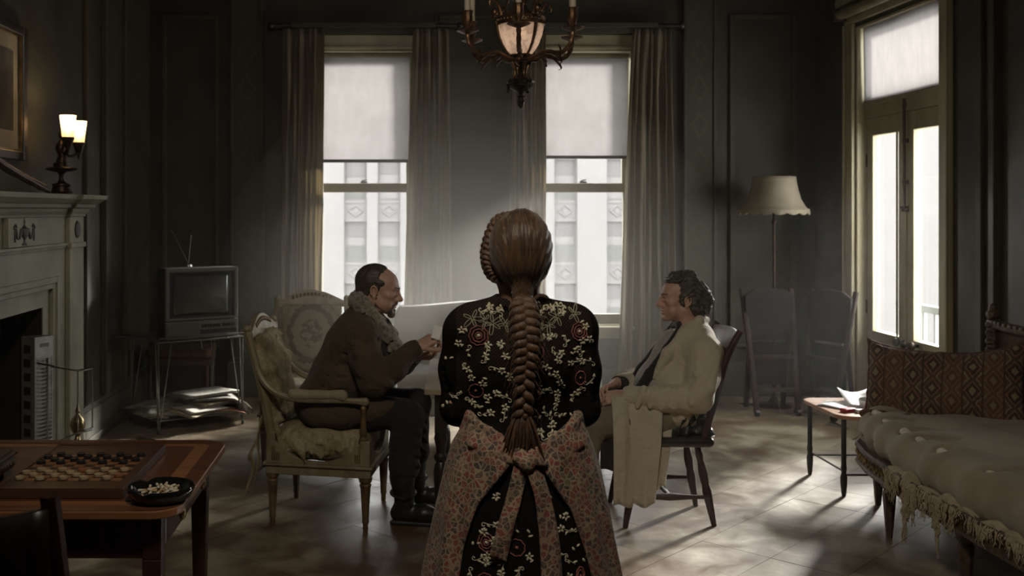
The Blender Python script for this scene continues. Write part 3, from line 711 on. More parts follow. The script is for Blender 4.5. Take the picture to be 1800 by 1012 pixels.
def nets(D, lo, res):
    """naive surface nets"""
    I = D < 0; nx, ny, nz = D.shape
    cs = [(i, j, k) for i in (0, 1) for j in (0, 1) for k in (0, 1)]
    sl = lambda A, c: A[c[0]:nx-1+c[0], c[1]:ny-1+c[1], c[2]:nz-1+c[2]]
    cnt = sum(sl(I, c).astype(np.int8) for c in cs); act = (cnt > 0) & (cnt < 8)
    ids = np.full(act.shape, -1, np.int64); idx = np.argwhere(act); ids[act] = np.arange(len(idx))
    if not len(idx): return np.zeros((0, 3)), np.zeros((0, 4), int)
    val = {c: D[idx[:, 0]+c[0], idx[:, 1]+c[1], idx[:, 2]+c[2]].astype(float) for c in cs}
    S_ = np.zeros((len(idx), 3)); N = np.zeros(len(idx))
    for a in range(len(cs)):
        for b in range(a+1, len(cs)):
            ca, cb = np.array(cs[a]), np.array(cs[b])
            if np.abs(ca-cb).sum() != 1: continue
            va, vb = val[cs[a]], val[cs[b]]; m = (va < 0) != (vb < 0)
            t = np.where(m, va/np.where(m, va-vb, 1), 0)
            S_ += np.where(m[:, None], ca+t[:, None]*(cb-ca), 0); N += m
    P = lo + (idx + S_/np.maximum(N, 1)[:, None])*res
    Q = []
    for a in range(3):
        u, v = (a+1) % 3, (a+2) % 3
        s0 = [slice(1, -1)]*3; s1 = [slice(1, -1)]*3; s0[a] = slice(0, -1); s1[a] = slice(1, None)
        A = I[tuple(s0)]; Bm = I[tuple(s1)]; e = np.argwhere(A != Bm)
        if not len(e): continue
        fl = A[tuple(e.T)]
        off = np.ones(3, int); off[a] = 0; e = e+off
        def cell(du, dv):
            q = e.copy(); q[:, u] += du; q[:, v] += dv; return ids[q[:, 0], q[:, 1], q[:, 2]]
        q = np.stack([cell(-1, -1), cell(0, -1), cell(0, 0), cell(-1, 0)], 1)
        q = np.where(fl[:, None], q, q[:, ::-1]); Q.append(q)
    Q = np.concatenate(Q); Q = Q[(Q >= 0).all(1)]
    return P, Q
def waves(amp, freq, seed=0, n=6, stretch=(1, 1, 1)):
    r = np.random.RandomState(seed); K = []
    for i in range(n):
        d = r.normal(size=3); d /= np.linalg.norm(d); K.append((d*freq*r.uniform(.6, 1.6)*np.asarray(stretch), r.uniform(0, 6.28)))
    return lambda P: amp*sum(np.sin(P@k+p) for k, p in K)/math.sqrt(n)
def soft(f, name, material, parent, res, disp=None, org=(0, 0, 0), smooth_iter=0, **tags):
    P, Q = f.mesh(res, disp); P = P-np.asarray(org)
    me = bpy.data.meshes.new(name); me.from_pydata(P.tolist(), [], Q.tolist()); me.validate()
    bm = bmesh.new(); bm.from_mesh(me)
    for _ in range(smooth_iter): bmesh.ops.smooth_vert(bm, verts=bm.verts, factor=.5, use_axis_x=True, use_axis_y=True, use_axis_z=True)
    bm.to_mesh(me); bm.free()
    return finish(me, name, material, parent, smooth='all', **tags)

# ------------------------------------------------------------------ game table in front
M['mahog'] = wood('red_brown_mahogany', (.16, .062, .028), (.085, .031, .015), 0, 5, .34, .25)
M['mahog_light'] = wood('satinwood_banding', (.36, .155, .062), (.22, .09, .038), 0, 5, .36, .25)
M['mahog_leg'] = wood('mahogany_leg', (.075, .028, .015), (.04, .015, .009), 2, 5, .4, .1)
gt = top('game_table', (-1.24, 3.365, 0), 'long red-brown banded wooden table with end drawer knobs, in front at lower left', 'table')
TZ = .76
def rrect(x0, x1, y0, y1, r, n=6):
    p = []
    for cx, cy, a in ((x1-r, y0+r, -90), (x1-r, y1-r, 0), (x0+r, y1-r, 90), (x0+r, y0+r, 180)):
        for i in range(n+1): t = math.radians(a+90*i/n); p.append((cx+r*math.cos(t), cy+r*math.sin(t)))
    return p
MB().prism(rrect(-.64, .63, -.45, .45, .09), TZ-.026, TZ-.0015).build('tabletop', M['mahog_light'], gt, bevel=.004)
o_ = rrect(-.64, .63, -.45, .45, .09); 
MB().prism(rrect(-.53, .525, -.345, .345, .012, 2), TZ-.004, TZ).build('field_panel', M['mahog'], gt)
b = MB(); a1 = rrect(-.637, .627, -.447, .447, .088); a2 = rrect(-.585, .575, -.395, .395, .04); n = len(a1)
b.add([(x, y, TZ-.001) for x, y in a1]+[(x, y, TZ-.001) for x, y in a2]+[(x, y, TZ+.0004) for x, y in a1]+[(x, y, TZ+.0004) for x, y in a2],
      [f for i in range(n) for f in ((2*n+i, 2*n+(i+1) % n, 3*n+(i+1) % n, 3*n+i),)]); b.build('edge_banding', M['mahog'], gt)
b = MB(); b.box(-.55, .55, -.375, -.355, .60, TZ-.026); b.box(-.55, .55, .355, .375, .60, TZ-.026); b.box(-.57, -.55, -.36, .36, .6, TZ-.026); b.box(.53, .548, -.36, .36, .6, TZ-.026); b.build('apron', M['mahog_leg'], gt)
dr = MB().box(.548, .562, -.30, .30, .615, TZ-.035).build('drawer', M['mahog'], gt, bevel=.004)
for y in (-.17, .17):
    MB().add(*(lambda q: (q.v, q.f))(MB().rings([[(.562+h_, y+r_*math.cos(2*PI*j/14), .672+r_*math.sin(2*PI*j/14)) for j in range(14)] for r_, h_ in ((.016, 0), (.008, .004), (.008, .012), (.019, .018), (.021, .025), (.014, .032), (.004, .034))]))).build('knob', M['brass'], dr, smooth=True)
for x in (-.56, .54):
    for y in (-.36, .36):
        b = MB(); b.taper((x, y, 0), (.035, .035), (x, y, .60), (.058, .058)); b.cbox((x, y, .667), (.058, .058, .134)); b.build('leg', M['mahog_leg'], gt, bevel=.004)

# draughts board with 40 draughtsmen
BX, BY, BZ = -.99, 3.325, TZ+.0005
bd = top('draughts_board', (BX, BY, BZ), 'dark wooden draughts board with wide end margins lying on the long table', 'game board')
M['bd_frame'] = wood('board_walnut', (.10, .045, .024), (.05, .024, .014), 0, 5, .38, .2)
MB().box(-.19, .19, -.29, .29, 0, .028).build('board', M['bd_frame'], bd, bevel=.003)
sq = .0332; cx0 = -1.147-BX; cy0 = 3.147-BY
M['sq_l'] = wood('light_square', (.30, .14, .06), (.2, .09, .04), 0, 6, .4, .15); M['sq_d'] = wood('dark_square', (.055, .027, .017), (.03, .016, .011), 0, 6, .4, .15)
q0 = {}
for i in range(10):
    for j in range(10):
        c = 'sq_d' if (i+j) % 2 == 0 else 'sq_l'
        if c not in q0: q0[c] = MB().box(-sq/2+.0003, sq/2-.0003, -sq/2+.0003, sq/2-.0003, .026, .0288).build('square_tile', M[c], bd); o = q0[c]
        else: o = q0[c].copy(); COL.objects.link(o)
        o.location = (cx0+i*sq, cy0+j*sq, 0)
b = MB()
for x0, x1, y0, y1 in ((-.19, .19, -.29, -.278), (-.19, .19, .278, .29), (-.19, -.180, -.278, .278), (.182, .19, -.278, .278)): b.box(x0, x1, y0, y1, .028, .031)
b.build('rim', M['bd_frame'], bd, bevel=.001)
M['man_b'] = mat('black_draughtsman', (.018, .017, .016), (.011, .01, .01), 20, .35); M['man_w'] = mat('bone_draughtsman', (.40, .32, .19), (.28, .2, .11), 14, .45); M['man_r'] = mat('reddish_draughtsman', (.30, .12, .06), (.2, .08, .04), 14, .45)
MZ = BZ+.029
def disc(m): return MB().lathe([(.0125, 0), (.0142, .0015), (.0142, .0085), (.0128, .0098), (.0112, .0092), (.0108, .0082), (.0004, .0082)], 20).build('draughtsman', m, smooth=30)
dm = {}
rowsw = ['nearest', 'second', 'third', 'fourth']; colw = ['leftmost', 'second from left', 'middle', 'second from right', 'rightmost']
reds = {(0, 4, 8): 0}
for side in (0, 1):
    for r in range(4):
        j = r if side == 0 else 9-r
        cols = [i for i in range(10) if (i+j) % 2 == 0]
        for k, i in enumerate(cols):
            key = 'man_b' if side else ('man_r' if (r, k) in ((1, 4), (3, 2)) else 'man_w')
            if key not in dm: dm[key] = disc(M[key]); o = dm[key]
            else: o = dm[key].copy(); COL.objects.link(o)
            o.location = (BX+cx0+i*sq+random.uniform(-.003, .003), BY+cy0+j*sq+random.uniform(-.003, .003), MZ); o.rotation_euler = (0, 0, random.random()*6)
            nm = {'man_b': 'black', 'man_w': 'bone-coloured', 'man_r': 'reddish'}[key]
            where = ('%s %s draughtsman in the %s row of the pale side' % (colw[k], nm, rowsw[r])) if side == 0 else ('%s black draughtsman in the %s row from the far edge' % (colw[k], ['first', 'second', 'third', 'fourth'][r]))
            tag(o, where, 'game piece', 'black draughtsmen' if side else 'pale draughtsmen')
# ashtray with stubs
at = top('ashtray', (-.685, 3.03, TZ), 'large round black glass ashtray full of stubs on the table corner', 'ashtray')
M['blackglass'] = mat('black_glass', (.008, .009, .008), (.006, .006, .006), 5, .06, spec=.7)
b = MB(); prof = [(.05, 0), (.075, .002), (.088, .012), (.097, .03), (.099, .038), (.096, .043), (.088, .043), (.08, .034), (.066, .016), (.05, .011), (.0005, .01)]
R = []
for r_, z in prof:
    R.append([(r_*math.cos(2*PI*j/48), r_*math.sin(2*PI*j/48), z-(.010*max(0, math.cos(3*(2*PI*j/48)-.4))**12 if z > .03 else 0)) for j in range(48)])
b.rings(R).build('dish', M['blackglass'], at, smooth=50)
M['stub'] = mat('cigarette_paper', (.62, .58, .48), (.5, .46, .36), 20, .8); M['filter'] = mat('cork_filter', (.45, .30, .15), (.38, .25, .12), 40, .8); M['ash'] = mat('grey_ash', (.24, .23, .22), (.1, .1, .1), 60, .95, bump=.5)
am = top('ash', (-.685, 3.03, TZ+.011), 'grey cigarette ash lying in the black ashtray', 'ash'); am['kind'] = 'stuff'
MB().grid(lambda u, v: ((v*.055)*math.cos(u*2*PI), (v*.055)*math.sin(u*2*PI), .008*(1-v)+.003*math.sin(u*40)*v*(1-v)), 24, 6, True).build('ash_bed', M['ash'], am, smooth=True, kind='stuff')
proto = None; rs = random.Random(3)
for k in range(34):
    if proto is None:
        proto = top('cigarette_stub', (0, 0, 0), 'short pale cigarette stub heaped in the black ashtray', 'cigarette stub', 'stubs in the ashtray')
        MB().lathe([(.004, 0), (.0042, .014), (.0042, .015)], 8).build('filter', M['filter'], proto); MB().lathe([(.0041, .0152), (.0041, .027), (.0025, .029)], 8).build('paper', M['stub'], proto); r = proto
    else: r = copy_tree(proto)
    rad = .058*math.sqrt(rs.random()); a = rs.random()*2*PI
    r.location = (-.685+rad*math.cos(a), 3.03+rad*math.sin(a), TZ+.021+.013*(1-rad/.058)*rs.random()+.004*rs.random()); r.rotation_euler = (rs.uniform(1.25, 1.65), rs.uniform(-.2, .2), rs.random()*6.28)
# carved casket
cb = top('carved_box', (-1.40, 3.13, TZ), 'dark carved wooden casket on small feet at the left end of the table', 'box')
M['carved'] = mat('carved_dark_wood', (.085, .055, .036), (.03, .02, .014), 38, .45, bump=1.0, bscale=70, dist=.008)
b = MB(); b.rings([[(s_*(.155+e), t_*(.165+e), z) for s_, t_ in ((-1, -1), (1, -1), (1, 1), (-1, 1))] for e, z in ((.0, .018), (.014, .022), (.024, .034), (.026, .048), (.018, .062), (.006, .068))]); b.build('body', M['carved'], cb, bevel=.003)
b = MB(); b.box(-.185, .185, -.195, .195, .068, .078); b.box(-.172, .172, -.18, .18, .078, .086); b.build('lid', M['carved'], cb, bevel=.003)
for sx in (-1, 1):
    for sy in (-1, 1): MB().lathe([(.008, 0), (.006, .008), (.011, .018)], 10, (sx*.145, sy*.155, 0)).build('foot', M['blackwood'], cb)
b = MB()
for k in range(14): b.ball((.183, -.155+k*.024, .046), (.004, .006, .006), 6, 4)
b.build('stud_row', M['bronze'], cb)
# dark chair in the near corner
nc = top('dark_side_chair', (-.972, 2.28, 0), 'almost black wooden chair seen from behind in the near left corner', 'chair')
for sx in (-1, 1):
    MB().tube(catmull([(sx*.235, .02, 0), (sx*.235, .06, .25), (sx*.235, .08, .45), (sx*.228, .04, .7), (sx*.215, -.02, .99)], 6), [.018]*8+[.02]*10+[.019]*7, 8, flat=1.2).build('rear_post', M['darkred_wood'], nc, smooth=True)
    MB().taper((sx*.22, .46, 0), (.03, .03), (sx*.22, .46, .44), (.042, .042)).build('front_leg', M['blackwood'], nc, bevel=.004)
    MB().tube([(sx*.225, .07, .2), (sx*.22, .46, .2)], .011, 8).build('stretcher', M['blackwood'], nc)
MB().grid(lambda u, v: (lerp(-.215, .215, u), -.028+.03*(1-(2*u-1)**2)*-1+lerp(.055, 0, v), lerp(.56, .94+.022*abs(2*u-1)**2, v)), 14, 6).build('back_panel', M['blackwood'], nc, solid=.02, smooth=True)
MB().prism(rrect(-.24, .24, .05, .5, .03), .44, .475).build('seat', M['blackwood'], nc, bevel=.008)

# ------------------------------------------------------------------ television corner
tvr = math.radians(33); tvc = (-1.57, 7.79)
st = top('hairpin_table', (tvc[0], tvc[1], 0), 'wire hairpin-legged television table in the far left corner', 'table', rz=tvr)
M['wire'] = mat('dull_wire', (.20, .19, .16), (.13, .12, .10), 12, .4, .8)
MB().box(-.34, .34, -.31, .31, .652, .662).build('top_shelf', mat('smoked_shelf', (.05, .048, .04), (.035, .033, .028), 5, .35), st)
b = MB(); b.tube([(-.345, -.315, .66), (.345, -.315, .66), (.345, .315, .66), (-.345, .315, .66)], .006, 6, True); b.build('rim', M['wire'], st)
for x0, x1 in ((-.335, -.10), (.19, .335)):
    b = MB(); b.tube([(x0, -.325, .662), (x0, -.33, .69), (x1, -.33, .69), (x1, -.325, .662)], .0055, 6); b.build('gallery_rail', M['wire'], st)
for sx in (-1, 1):
    for sy in (-1, 1):
        b = MB(); f_ = (sx*.33, sy*.30, .02)
        for dx, dy in ((0, 0), (-sx*.10, 0), (0, -sy*.06)): b.tube([(sx*.33+dx, sy*.30+dy, .655), (f_[0]+dx*.06, f_[1]+dy*.06, .02)], .0052, 6)
        lg = b.build('leg', M['wire'], st); MB().lathe([(.011, 0), (.011, .022), (.006, .035)], 8, (sx*.33, sy*.3, 0)).build('rubber_foot', M['dark'], lg)
MB().box(-.325, .325, -.29, .29, .088, .096).build('lower_shelf', M['dark'], st)
b = MB(); b.tube([(-.33, -.3, .092), (.33, -.3, .092), (.33, .3, .092), (-.33, .3, .092)], .0055, 6, True); b.build('shelf_rim', M['wire'], st)
Rz = lambda x, y, z: (tvc[0]+x*math.cos(tvr)-y*math.sin(tvr), tvc[1]+x*math.sin(tvr)+y*math.cos(tvr), z)
tv = top('television', Rz(.03, -.02, .664), 'old grey tube television with rabbit-ear aerial on the wire table', 'television', rz=tvr)
M['tvgrey'] = mat('tv_grey_plastic', (.115, .108, .09), (.09, .085, .07), 5, .4, bump=.05); M['tvdark'] = mat('tv_black_plastic', (.02, .019, .017), (.015, .014, .012), 6, .4)
b = MB(); b.box(-.285, .285, -.20, -.05, 0, .52); b.rings([[(-.28, -.05, .01), (.28, -.05, .01), (.28, -.05, .51), (-.28, -.05, .51)], [(-.24, .14, .02), (.24, .14, .02), (.24, .14, .46), (-.24, .14, .46)], [(-.17, .22, .05), (.17, .22, .05), (.17, .22, .38), (-.17, .22, .38)]]); b.build('cabinet', M['tvdark'], tv, bevel=.006)
b = MB()
for x0, x1, z0, z1 in ((-.285, -.258, .135, .52), (.258, .285, .135, .52), (-.258, .258, .49, .52), (-.258, .258, .135, .155)): b.box(x0, x1, -.232, -.2, z0, z1)
b.build('bezel', M['tvgrey'], tv, bevel=.005)
b = MB(); b.box(-.258, .258, -.215, -.2, .155, .49); b.build('inner_mask', M['tvdark'], tv)
tz0, tz1 = .172, .474
MB().grid(lambda u, v: (lerp(-.225, .225, u), -.217-.018*(1-(2*u-1)**2)*(1-(2*v-1)**2), lerp(tz0, tz1, v)), 14, 12).build('screen', mat('tv_glass', (.055, .058, .05), (.045, .047, .042), 3, .1, coat=1, spec=.9), tv, smooth='all', solid=.004)
b = MB(); b.box(-.285, .285, -.232, -.2, 0, .13); cp = b.build('control_panel', M['tvgrey'], tv, bevel=.004)
MB().box(-.02, .268, -.236, -.232, .03, .062).build('tray', M['tvdark'], cp); MB().box(-.275, -.03, -.235, -.232, .012, .118).build('speaker_grille', mat('tv_grille', (.09, .085, .072), (.06, .056, .05), 120, .6), cp)
for k in range(12):
    x = -.005+k*.0215+(.014 if k > 6 else 0); MB().box(x, x+.012, -.24, -.232, .078, .1).build('button', M['tvdark'], cp)
b = MB(); b.lathe([(.03, .52), (.028, .535), (.01, .545)], 12, (-.02, 0, 0)); b.tube([(-.02, 0, .54), (-.155, .0, .80)], .0032, 6); b.tube([(-.02, 0, .54), (-.002, -.01, .76)], .0042, 6); b.build('aerial', M['chrome'], tv, smooth=True)
cl = top('cable_loop', Rz(-.47, .12, .655), 'dark coiled cable looped over the left edge of the television table', 'cable')
MB().tube(catmull([(.12, .0, .012), (.0, -.05, .018), (-.10, -.04, .016), (-.12, .03, .02), (-.02, .05, .022), (.10, .03, .016), (.2, .02, .016)], 6), .007, 8).build('loop', M['dark'], cl, smooth=True)
so = top('low_stool', (-1.72, 8.36, 0), 'low wooden stool with worn rust seat behind the television table', 'stool', rz=math.radians(3))
M['rust'] = mat('worn_rust_upholstery', (.12, .06, .03), (.07, .035, .02), 30, .9, bump=.4)
MB().prism(rrect(-.26, .26, -.22, .22, .04), .43, .50).build('seat', M['rust'], so, bevel=.02); b = MB(); b.box(-.25, .25, -.21, .21, .37, .43); b.build('seat_rail', M['darkred_wood'], so, bevel=.004)
for sx in (-1, 1):
    for sy in (-1, 1): MB().lathe([(.014, 0), (.018, .05), (.013, .1), (.02, .2), (.016, .3), (.024, .38)], 10, (sx*.225, sy*.185, 0)).build('leg', M['darkred_wood'], so, smooth=True)
# newspapers heaped on the lower shelf
def paper_mat(name, c, ink):
    t = NT(name); v = t.xyz(t.map((1, 1, 1)))
    ln = t.math('LESS_THAN', t.math('FRACT', t.math('MULTIPLY', v[1], 90)), .5); col = t.math('GREATER_THAN', t.math('FRACT', t.math('MULTIPLY', v[0], 11)), .12)
    n = t.noise(t.map((1, 1, 1)), 14, 3); ph = t.math('GREATER_THAN', n, .6)
    k = t.math('MULTIPLY', t.math('MULTIPLY', ln, col), t.math('GREATER_THAN', t.noise(t.map((60, 8, 1)), 3, 2), .42))
    k = t.math('MAXIMUM', t.math('MULTIPLY', k, .55), t.math('MULTIPLY', ph, .6)); t.base(t.mix(k, c, ink)); t.set(Roughness=.85); return t.mat
M['news'] = [paper_mat('grey_newsprint', (.34, .33, .28), (.07, .07, .06)), paper_mat('yellowed_newsprint', (.36, .31, .2), (.09, .07, .05)), paper_mat('red_printed_cover', (.40, .12, .06), (.5, .42, .34)), mat('plain_white_sheet', (.48, .46, .4), (.38, .36, .31), 5, .8)]
def newspaper(cx, cy, z, rz, wd, hh_, pages, m, label, droop=0, name='newspaper', tilt=0):
    r = top(name, Rz(cx, cy, z), label, name, 'newspapers heaped under the television', rz=tvr+rz); r.rotation_euler = (tilt, 0, tvr+rz)
    def surf(k): return lambda u, v: (lerp(-wd/2, wd/2, u)+k*.004, lerp(-hh_/2, hh_/2, v)-k*.003, k*.0055+.003+.006*math.sin(u*3+k)*math.sin(v*4)-droop*max(0, u-.62)**2*4)
    for k in range(pages): MB().grid(surf(k), 8, 6).build('sheet', m if k == pages-1 else M['news'][0], r, smooth='all', solid=.004)
    return r
M['news'][0] = paper_mat('grey_newsprint', (.25, .24, .20), (.05, .05, .045)); 
newspaper(-.12, -.02, .10, .12, .52, .34, 4, M['news'][0], 'grey newspaper at the bottom of the heap, sticking out at left')
newspaper(.14, -.12, .10, -.15, .44, .34, 4, M['news'][2], 'red-printed paper with white edge jutting from the right of the heap', .06)
newspaper(-.17, -.12, .128, -.35, .40, .30, 3, M['news'][0], 'crumpled grey newspaper lying askew on the left of the heap', tilt=.10)
newspaper(-.05, -.22, .120, .55, .30, .24, 2, M['news'][1], 'small yellowed paper wedged slantwise at the front left of the heap', tilt=.16)
newspaper(.02, -.20, .135, .2, .34, .26, 2, M['news'][3], 'plain white folded sheet poking out at the middle front of the heap', tilt=.07)
newspaper(.19, -.05, .150, .3, .46, .34, 5, M['news'][1], 'yellowed newspaper second from the top on the right', .16, tilt=.04)
newspaper(.22, -.10, .185, -.25, .42, .30, 3, M['news'][0], 'curling grey newspaper whose right end droops over the red paper', .22)
newspaper(.11, -.03, .205, .15, .44, .32, 4, M['news'][0], 'grey newspaper on top of the heap under the television', tilt=-.04)
newspaper(-.22, .12, .132, .5, .36, .30, 3, M['news'][0], 'dark newspaper at the back left of the heap', tilt=-.07)
newspaper(-.26, -.08, .112, .9, .30, .26, 2, M['news'][0], 'loose grey newspaper at the far left end of the heap', tilt=.12)

# ------------------------------------------------------------------ floor lamp and chairs in the right corner
fl = top('floor_lamp', (3.136, 8.42, 0), 'unlit floor lamp with scalloped cream shade in the far right corner', 'lamp')
M['shade'] = mat('aged_cream_shade', (.27, .232, .168), (.22, .187, .134), 8, .9, trans=.2)
b = MB(); nn = 64; R = []
for r_, z in ((.168, 1.885), (.172, 1.85), (.185, 1.78), (.208, 1.70), (.24, 1.64), (.268, 1.612)): R.append([(r_*math.cos(2*PI*j/nn), r_*math.sin(2*PI*j/nn), z) for j in range(nn)])
b.rings(R, cap=False).build('shade', M['shade'], fl, smooth='all', solid=.004)
b = MB(); R = []
for k, t in enumerate((0, .4, 1)): R.append([((.272+.004*t)*math.cos(2*PI*j/nn), (.272+.004*t)*math.sin(2*PI*j/nn), 1.622-t*(.034+.018*abs(math.sin(2*PI*j/nn*8)))) for j in range(nn)])
b.rings(R, cap=False).build('scalloped_skirt', M['shade'], fl, smooth='all', solid=.004)
b = MB(); b.lathe([(.15, 0), (.15, .012), (.13, .022), (.05, .035), (.03, .06), (.016, .09), (.013, .4), (.018, .43), (.024, .45), (.018, .47), (.011, .5), (.011, 1.5), (.022, 1.52), (.012, 1.54), (.012, 1.72)], 18); b.build('stand', M['darkbronze'], fl, smooth=True)
b = MB(); b.lathe([(.014, 1.6), (.03, 1.66), (.03, 1.72), (.012, 1.75)], 12)
for k in range(3): b.tube([(0, 0, 1.74), (.2*math.cos(k*2.1), .2*math.sin(k*2.1), 1.735)], .003, 5)
b.build('socket', M['darkbronze'], fl)
MB().tube(catmull([(-.01, -.14, .01), (-.02, -.2, .006), (-.05, -.26, .006), (-.02, -.3, .006)], 5), .004, 6).build('cord', mat('pale_cord', (.3, .27, .2)), fl)
MB().tube(catmull([(.012, -.012, .5), (.014, -.02, .3), (.02, -.05, .1), (-.01, -.14, .01)], 5), .004, 6).build('cord', mat('pale_cord', (.3, .27, .2)), fl)
M['dullwood'] = wood('dull_black_wood', (.010, .0075, .006), (.006, .005, .004), 2, 6, .95, 0); M['dullred'] = wood('dull_red_wood', (.035, .016, .011), (.016, .009, .006), 2, 6, .9, 0)
def corner_chair(x, y, rz, label):
    c = top('folding_chair', (x, y, 0), label, 'chair', 'dark chairs in the corner', rz)
    for sx in (-1, 1):
        MB().tube(catmull([(sx*.165, -.16, .03), (sx*.175, -.08, .40), (sx*.19, -.01, .72), (sx*.20, .05, .98)], 6), .017, 8, flat=1.4).build('front_post', M['dullred'], c, smooth=True)
        MB().tube([(sx*.15, .09, .03), (sx*.155, .03, .40), (sx*.16, -.01, .66)], .015, 8, flat=1.4).build('rear_post', M['dullred'], c, smooth=True)
        MB().tube([(sx*.165-.014, -.165, .028), (sx*.165+.014, -.165, .028)], .028, 10).build('caster', M['dark'], c)
    MB().prism([(-.185, .58), (.185, .58), (.2, .93), (.13, .975), (0, .99), (-.13, .975), (-.2, .93)], -.012, .016, 'y').build('back_panel', M['dullwood'], c, bevel=.004)
    for z, y_, n in ((.2, -.125, 'rung'), (.45, -.07, 'rung')): MB().box(-.165, .165, y_-.012, y_+.012, z-.015, z+.015).build(n, M['dullred'], c)
    MB().prism([(-.14, .22), (.14, .22), (.145, .56), (-.145, .56)], .0, .022, 'y').build('folded_seat', M['dullwood'], c, bevel=.004)
corner_chair(3.0, 8.16, 0.05, 'dark folding chair facing front behind the floor lamp pole')
corner_chair(3.42, 8.02, -1.05, 'dark reddish folding chair turned sideways, right of the floor lamp')

# ------------------------------------------------------------------ small table by the sofa
et = top('side_table', (2.82, 6.02, 0), 'low round-cornered wooden side table with black legs at the sofa end', 'table')
M['orangewood'] = wood('orange_table_top', (.36, .18, .075), (.24, .11, .05), 0, 5, .35, .2)
MB().prism(rrect(-.32, .32, -.30, .28, .09), .438, .46).build('tabletop', M['orangewood'], et, bevel=.004)
for sx in (-1, 1):
    for sy in (-1, 1): MB().lathe([(.010, 0), (.014, .02), (.019, .08), (.019, .11), (.013, .13), (.017, .16), (.014, .18), (.014, .44)], 10, (sx*.275, sy*.235-.01, 0)).build('leg', M['dark'], et, smooth=True)
    MB().tube([(sx*.275, -.24, .14), (sx*.275, .22, .14)], .006, 6).build('stretcher', M['dark'], et)
for y in (-.245, .225): MB().tube([(-.275, y, .12), (.275, y, .12)], .006, 6).build('stretcher', M['dark'], et)
def sheetpaper(x, y, z, rz, w_, h_, label, curl=.02, name='paper_sheet', m=None):
    o = MB().grid(lambda u, v: (lerp(-w_/2, w_/2, u), lerp(-h_/2, h_/2, v), .001+curl*(u*v)**2+curl*.5*(1-u)**3*v), 8, 8).build(name, m or M['news'][3], smooth='all', solid=.0015)
    o.location = (x, y, z); o.rotation_euler = (0, 0, rz); return tag(o, label, 'paper', 'papers on the side table')
M['whitepaper'] = mat('white_paper', (.72, .70, .68), (.66, .64, .62), 6, .8)
sheetpaper(2.70, 6.02, .4615, .5, .30, .22, 'flat white sheet of paper lying on the side table', .015, m=M['whitepaper'])
sheetpaper(2.82, 6.10, .468, -.2, .26, .30, 'curled white paper standing up at the back of the side table', .12, m=M['whitepaper'])
sheetpaper(2.61, 6.06, .4615, .9, .2, .14, 'faded newspaper cutting at the left of the side table', .005, m=M['news'][0])
a2 = top('tin_ashtray', (2.80, 5.96, .4635), 'round grey ashtray with stubs on the side table', 'ashtray')
MB().lathe([(.06, .0), (.075, .004), (.082, .045), (.078, .048), (.07, .012), (.0005, .01)], 24).build('dish', M['steel'], a2, smooth=40)
for k in range(5):
    o = copy_tree(proto); o.location = (2.80+.03*math.cos(k*1.3), 5.96+.03*math.sin(k*1.3), .479+.006*k); o.rotation_euler = (1.4, .1, k*1.9); o['label'] = 'pale cigarette stub in the round grey ashtray on the side table'; o['group'] = 'stubs on the side table'
pk = MB().box(-.035, .035, -.025, .025, 0, .02).build('cigarette_packet', mat('crimson_packet', (.38, .03, .06), (.3, .02, .05), 8, .4), bevel=.003); pk.location = (2.605, 5.86, .4605); pk.rotation_euler = (0, 0, .4); tag(pk, 'small crimson packet at the front edge of the side table', 'packet')
pw = MB().box(-.10, .10, -.02, .02, 0, .018).build('folded_napkin', M['whitepaper'], bevel=.004); pw.location = (2.74, 5.83, .4605); pw.rotation_euler = (0, 0, -.05); tag(pw, 'long folded white napkin in front of the round grey ashtray', 'napkin')
# ------------------------------------------------------------------ chandelier over the card table
ch = top('chandelier', (.676, 5.4, 2.15), 'ornate bronze six-arm chandelier with a lit glass bowl and candle tubes', 'chandelier')
Zc = lambda z: z-2.15
MB().lathe([(.002, 0), (.014, .012), (.02, .035), (.014, .055), (.024, .062), (.01, .072), (.02, .085), (.045, .10), (.062, .118), (.06, .124), (.068, .13), (.07, .142), (.06, .15), (.03, .156)], 24, flute=.06).build('pine_finial', M['darkbronze'], ch, smooth=30)
for k in range(3):
    a = math.radians(50+120*k); b = MB(); MB
    b.tube([(.064*math.cos(a), .064*math.sin(a), .13), (.066*math.cos(a), .066*math.sin(a), .095)], [.012, .006], 8); b.ball((.066*math.cos(a), .066*math.sin(a), .092), .01, 8, 6); b.build('drop', M['darkbronze'], ch, smooth=True)
b = MB()
for k in range(4):
    a = math.radians(20+90*k); c, s_ = math.cos(a), math.sin(a)
    b.tube(catmull([(.055*c, .055*s_, .15), (.035*c, .035*s_, .175), (.036*c, .036*s_, .205), (.05*c, .05*s_, .245)], 5), [.012, .011, .010, .009, .008, .008, .008, .008, .008, .008, .009, .01, .011, .011, .012, .012], 8)
b.lathe([(.012, .15), (.02, .17), (.012, .185), (.018, .2), (.008, .22), (.03, .24), (.055, .25), (.05, .262), (.03, .27), (.06, .278), (.055, .285), (.02, .285)], 16); b.build('hub', M['bronze'], ch, smooth=True)
bm_ = NT('etched_bowl'); bm_.n.remove(bm_.bsdf); nn_ = bm_.noise(bm_.map((1, 1, 1)), 30, 3, .5, 1.5)
cc = bm_.ramp(nn_, [(.52, (.50, .45, .41)), (.56, (.34, .30, .27))])
a_ = bm_.n.new('ShaderNodeBsdfTranslucent'); bm_.l.new(cc, a_.inputs[0]); d_ = bm_.n.new('ShaderNodeBsdfDiffuse'); d_.inputs[0].default_value = (.6, .5, .42, 1); c_ = bm_.n.new('ShaderNodeBsdfTransparent'); c_.inputs[0].default_value = (.9, .8, .7, 1)
m1 = bm_.n.new('ShaderNodeMixShader'); m1.inputs[0].default_value = .25; bm_.l.new(a_.outputs[0], m1.inputs[1]); bm_.l.new(d_.outputs[0], m1.inputs[2])
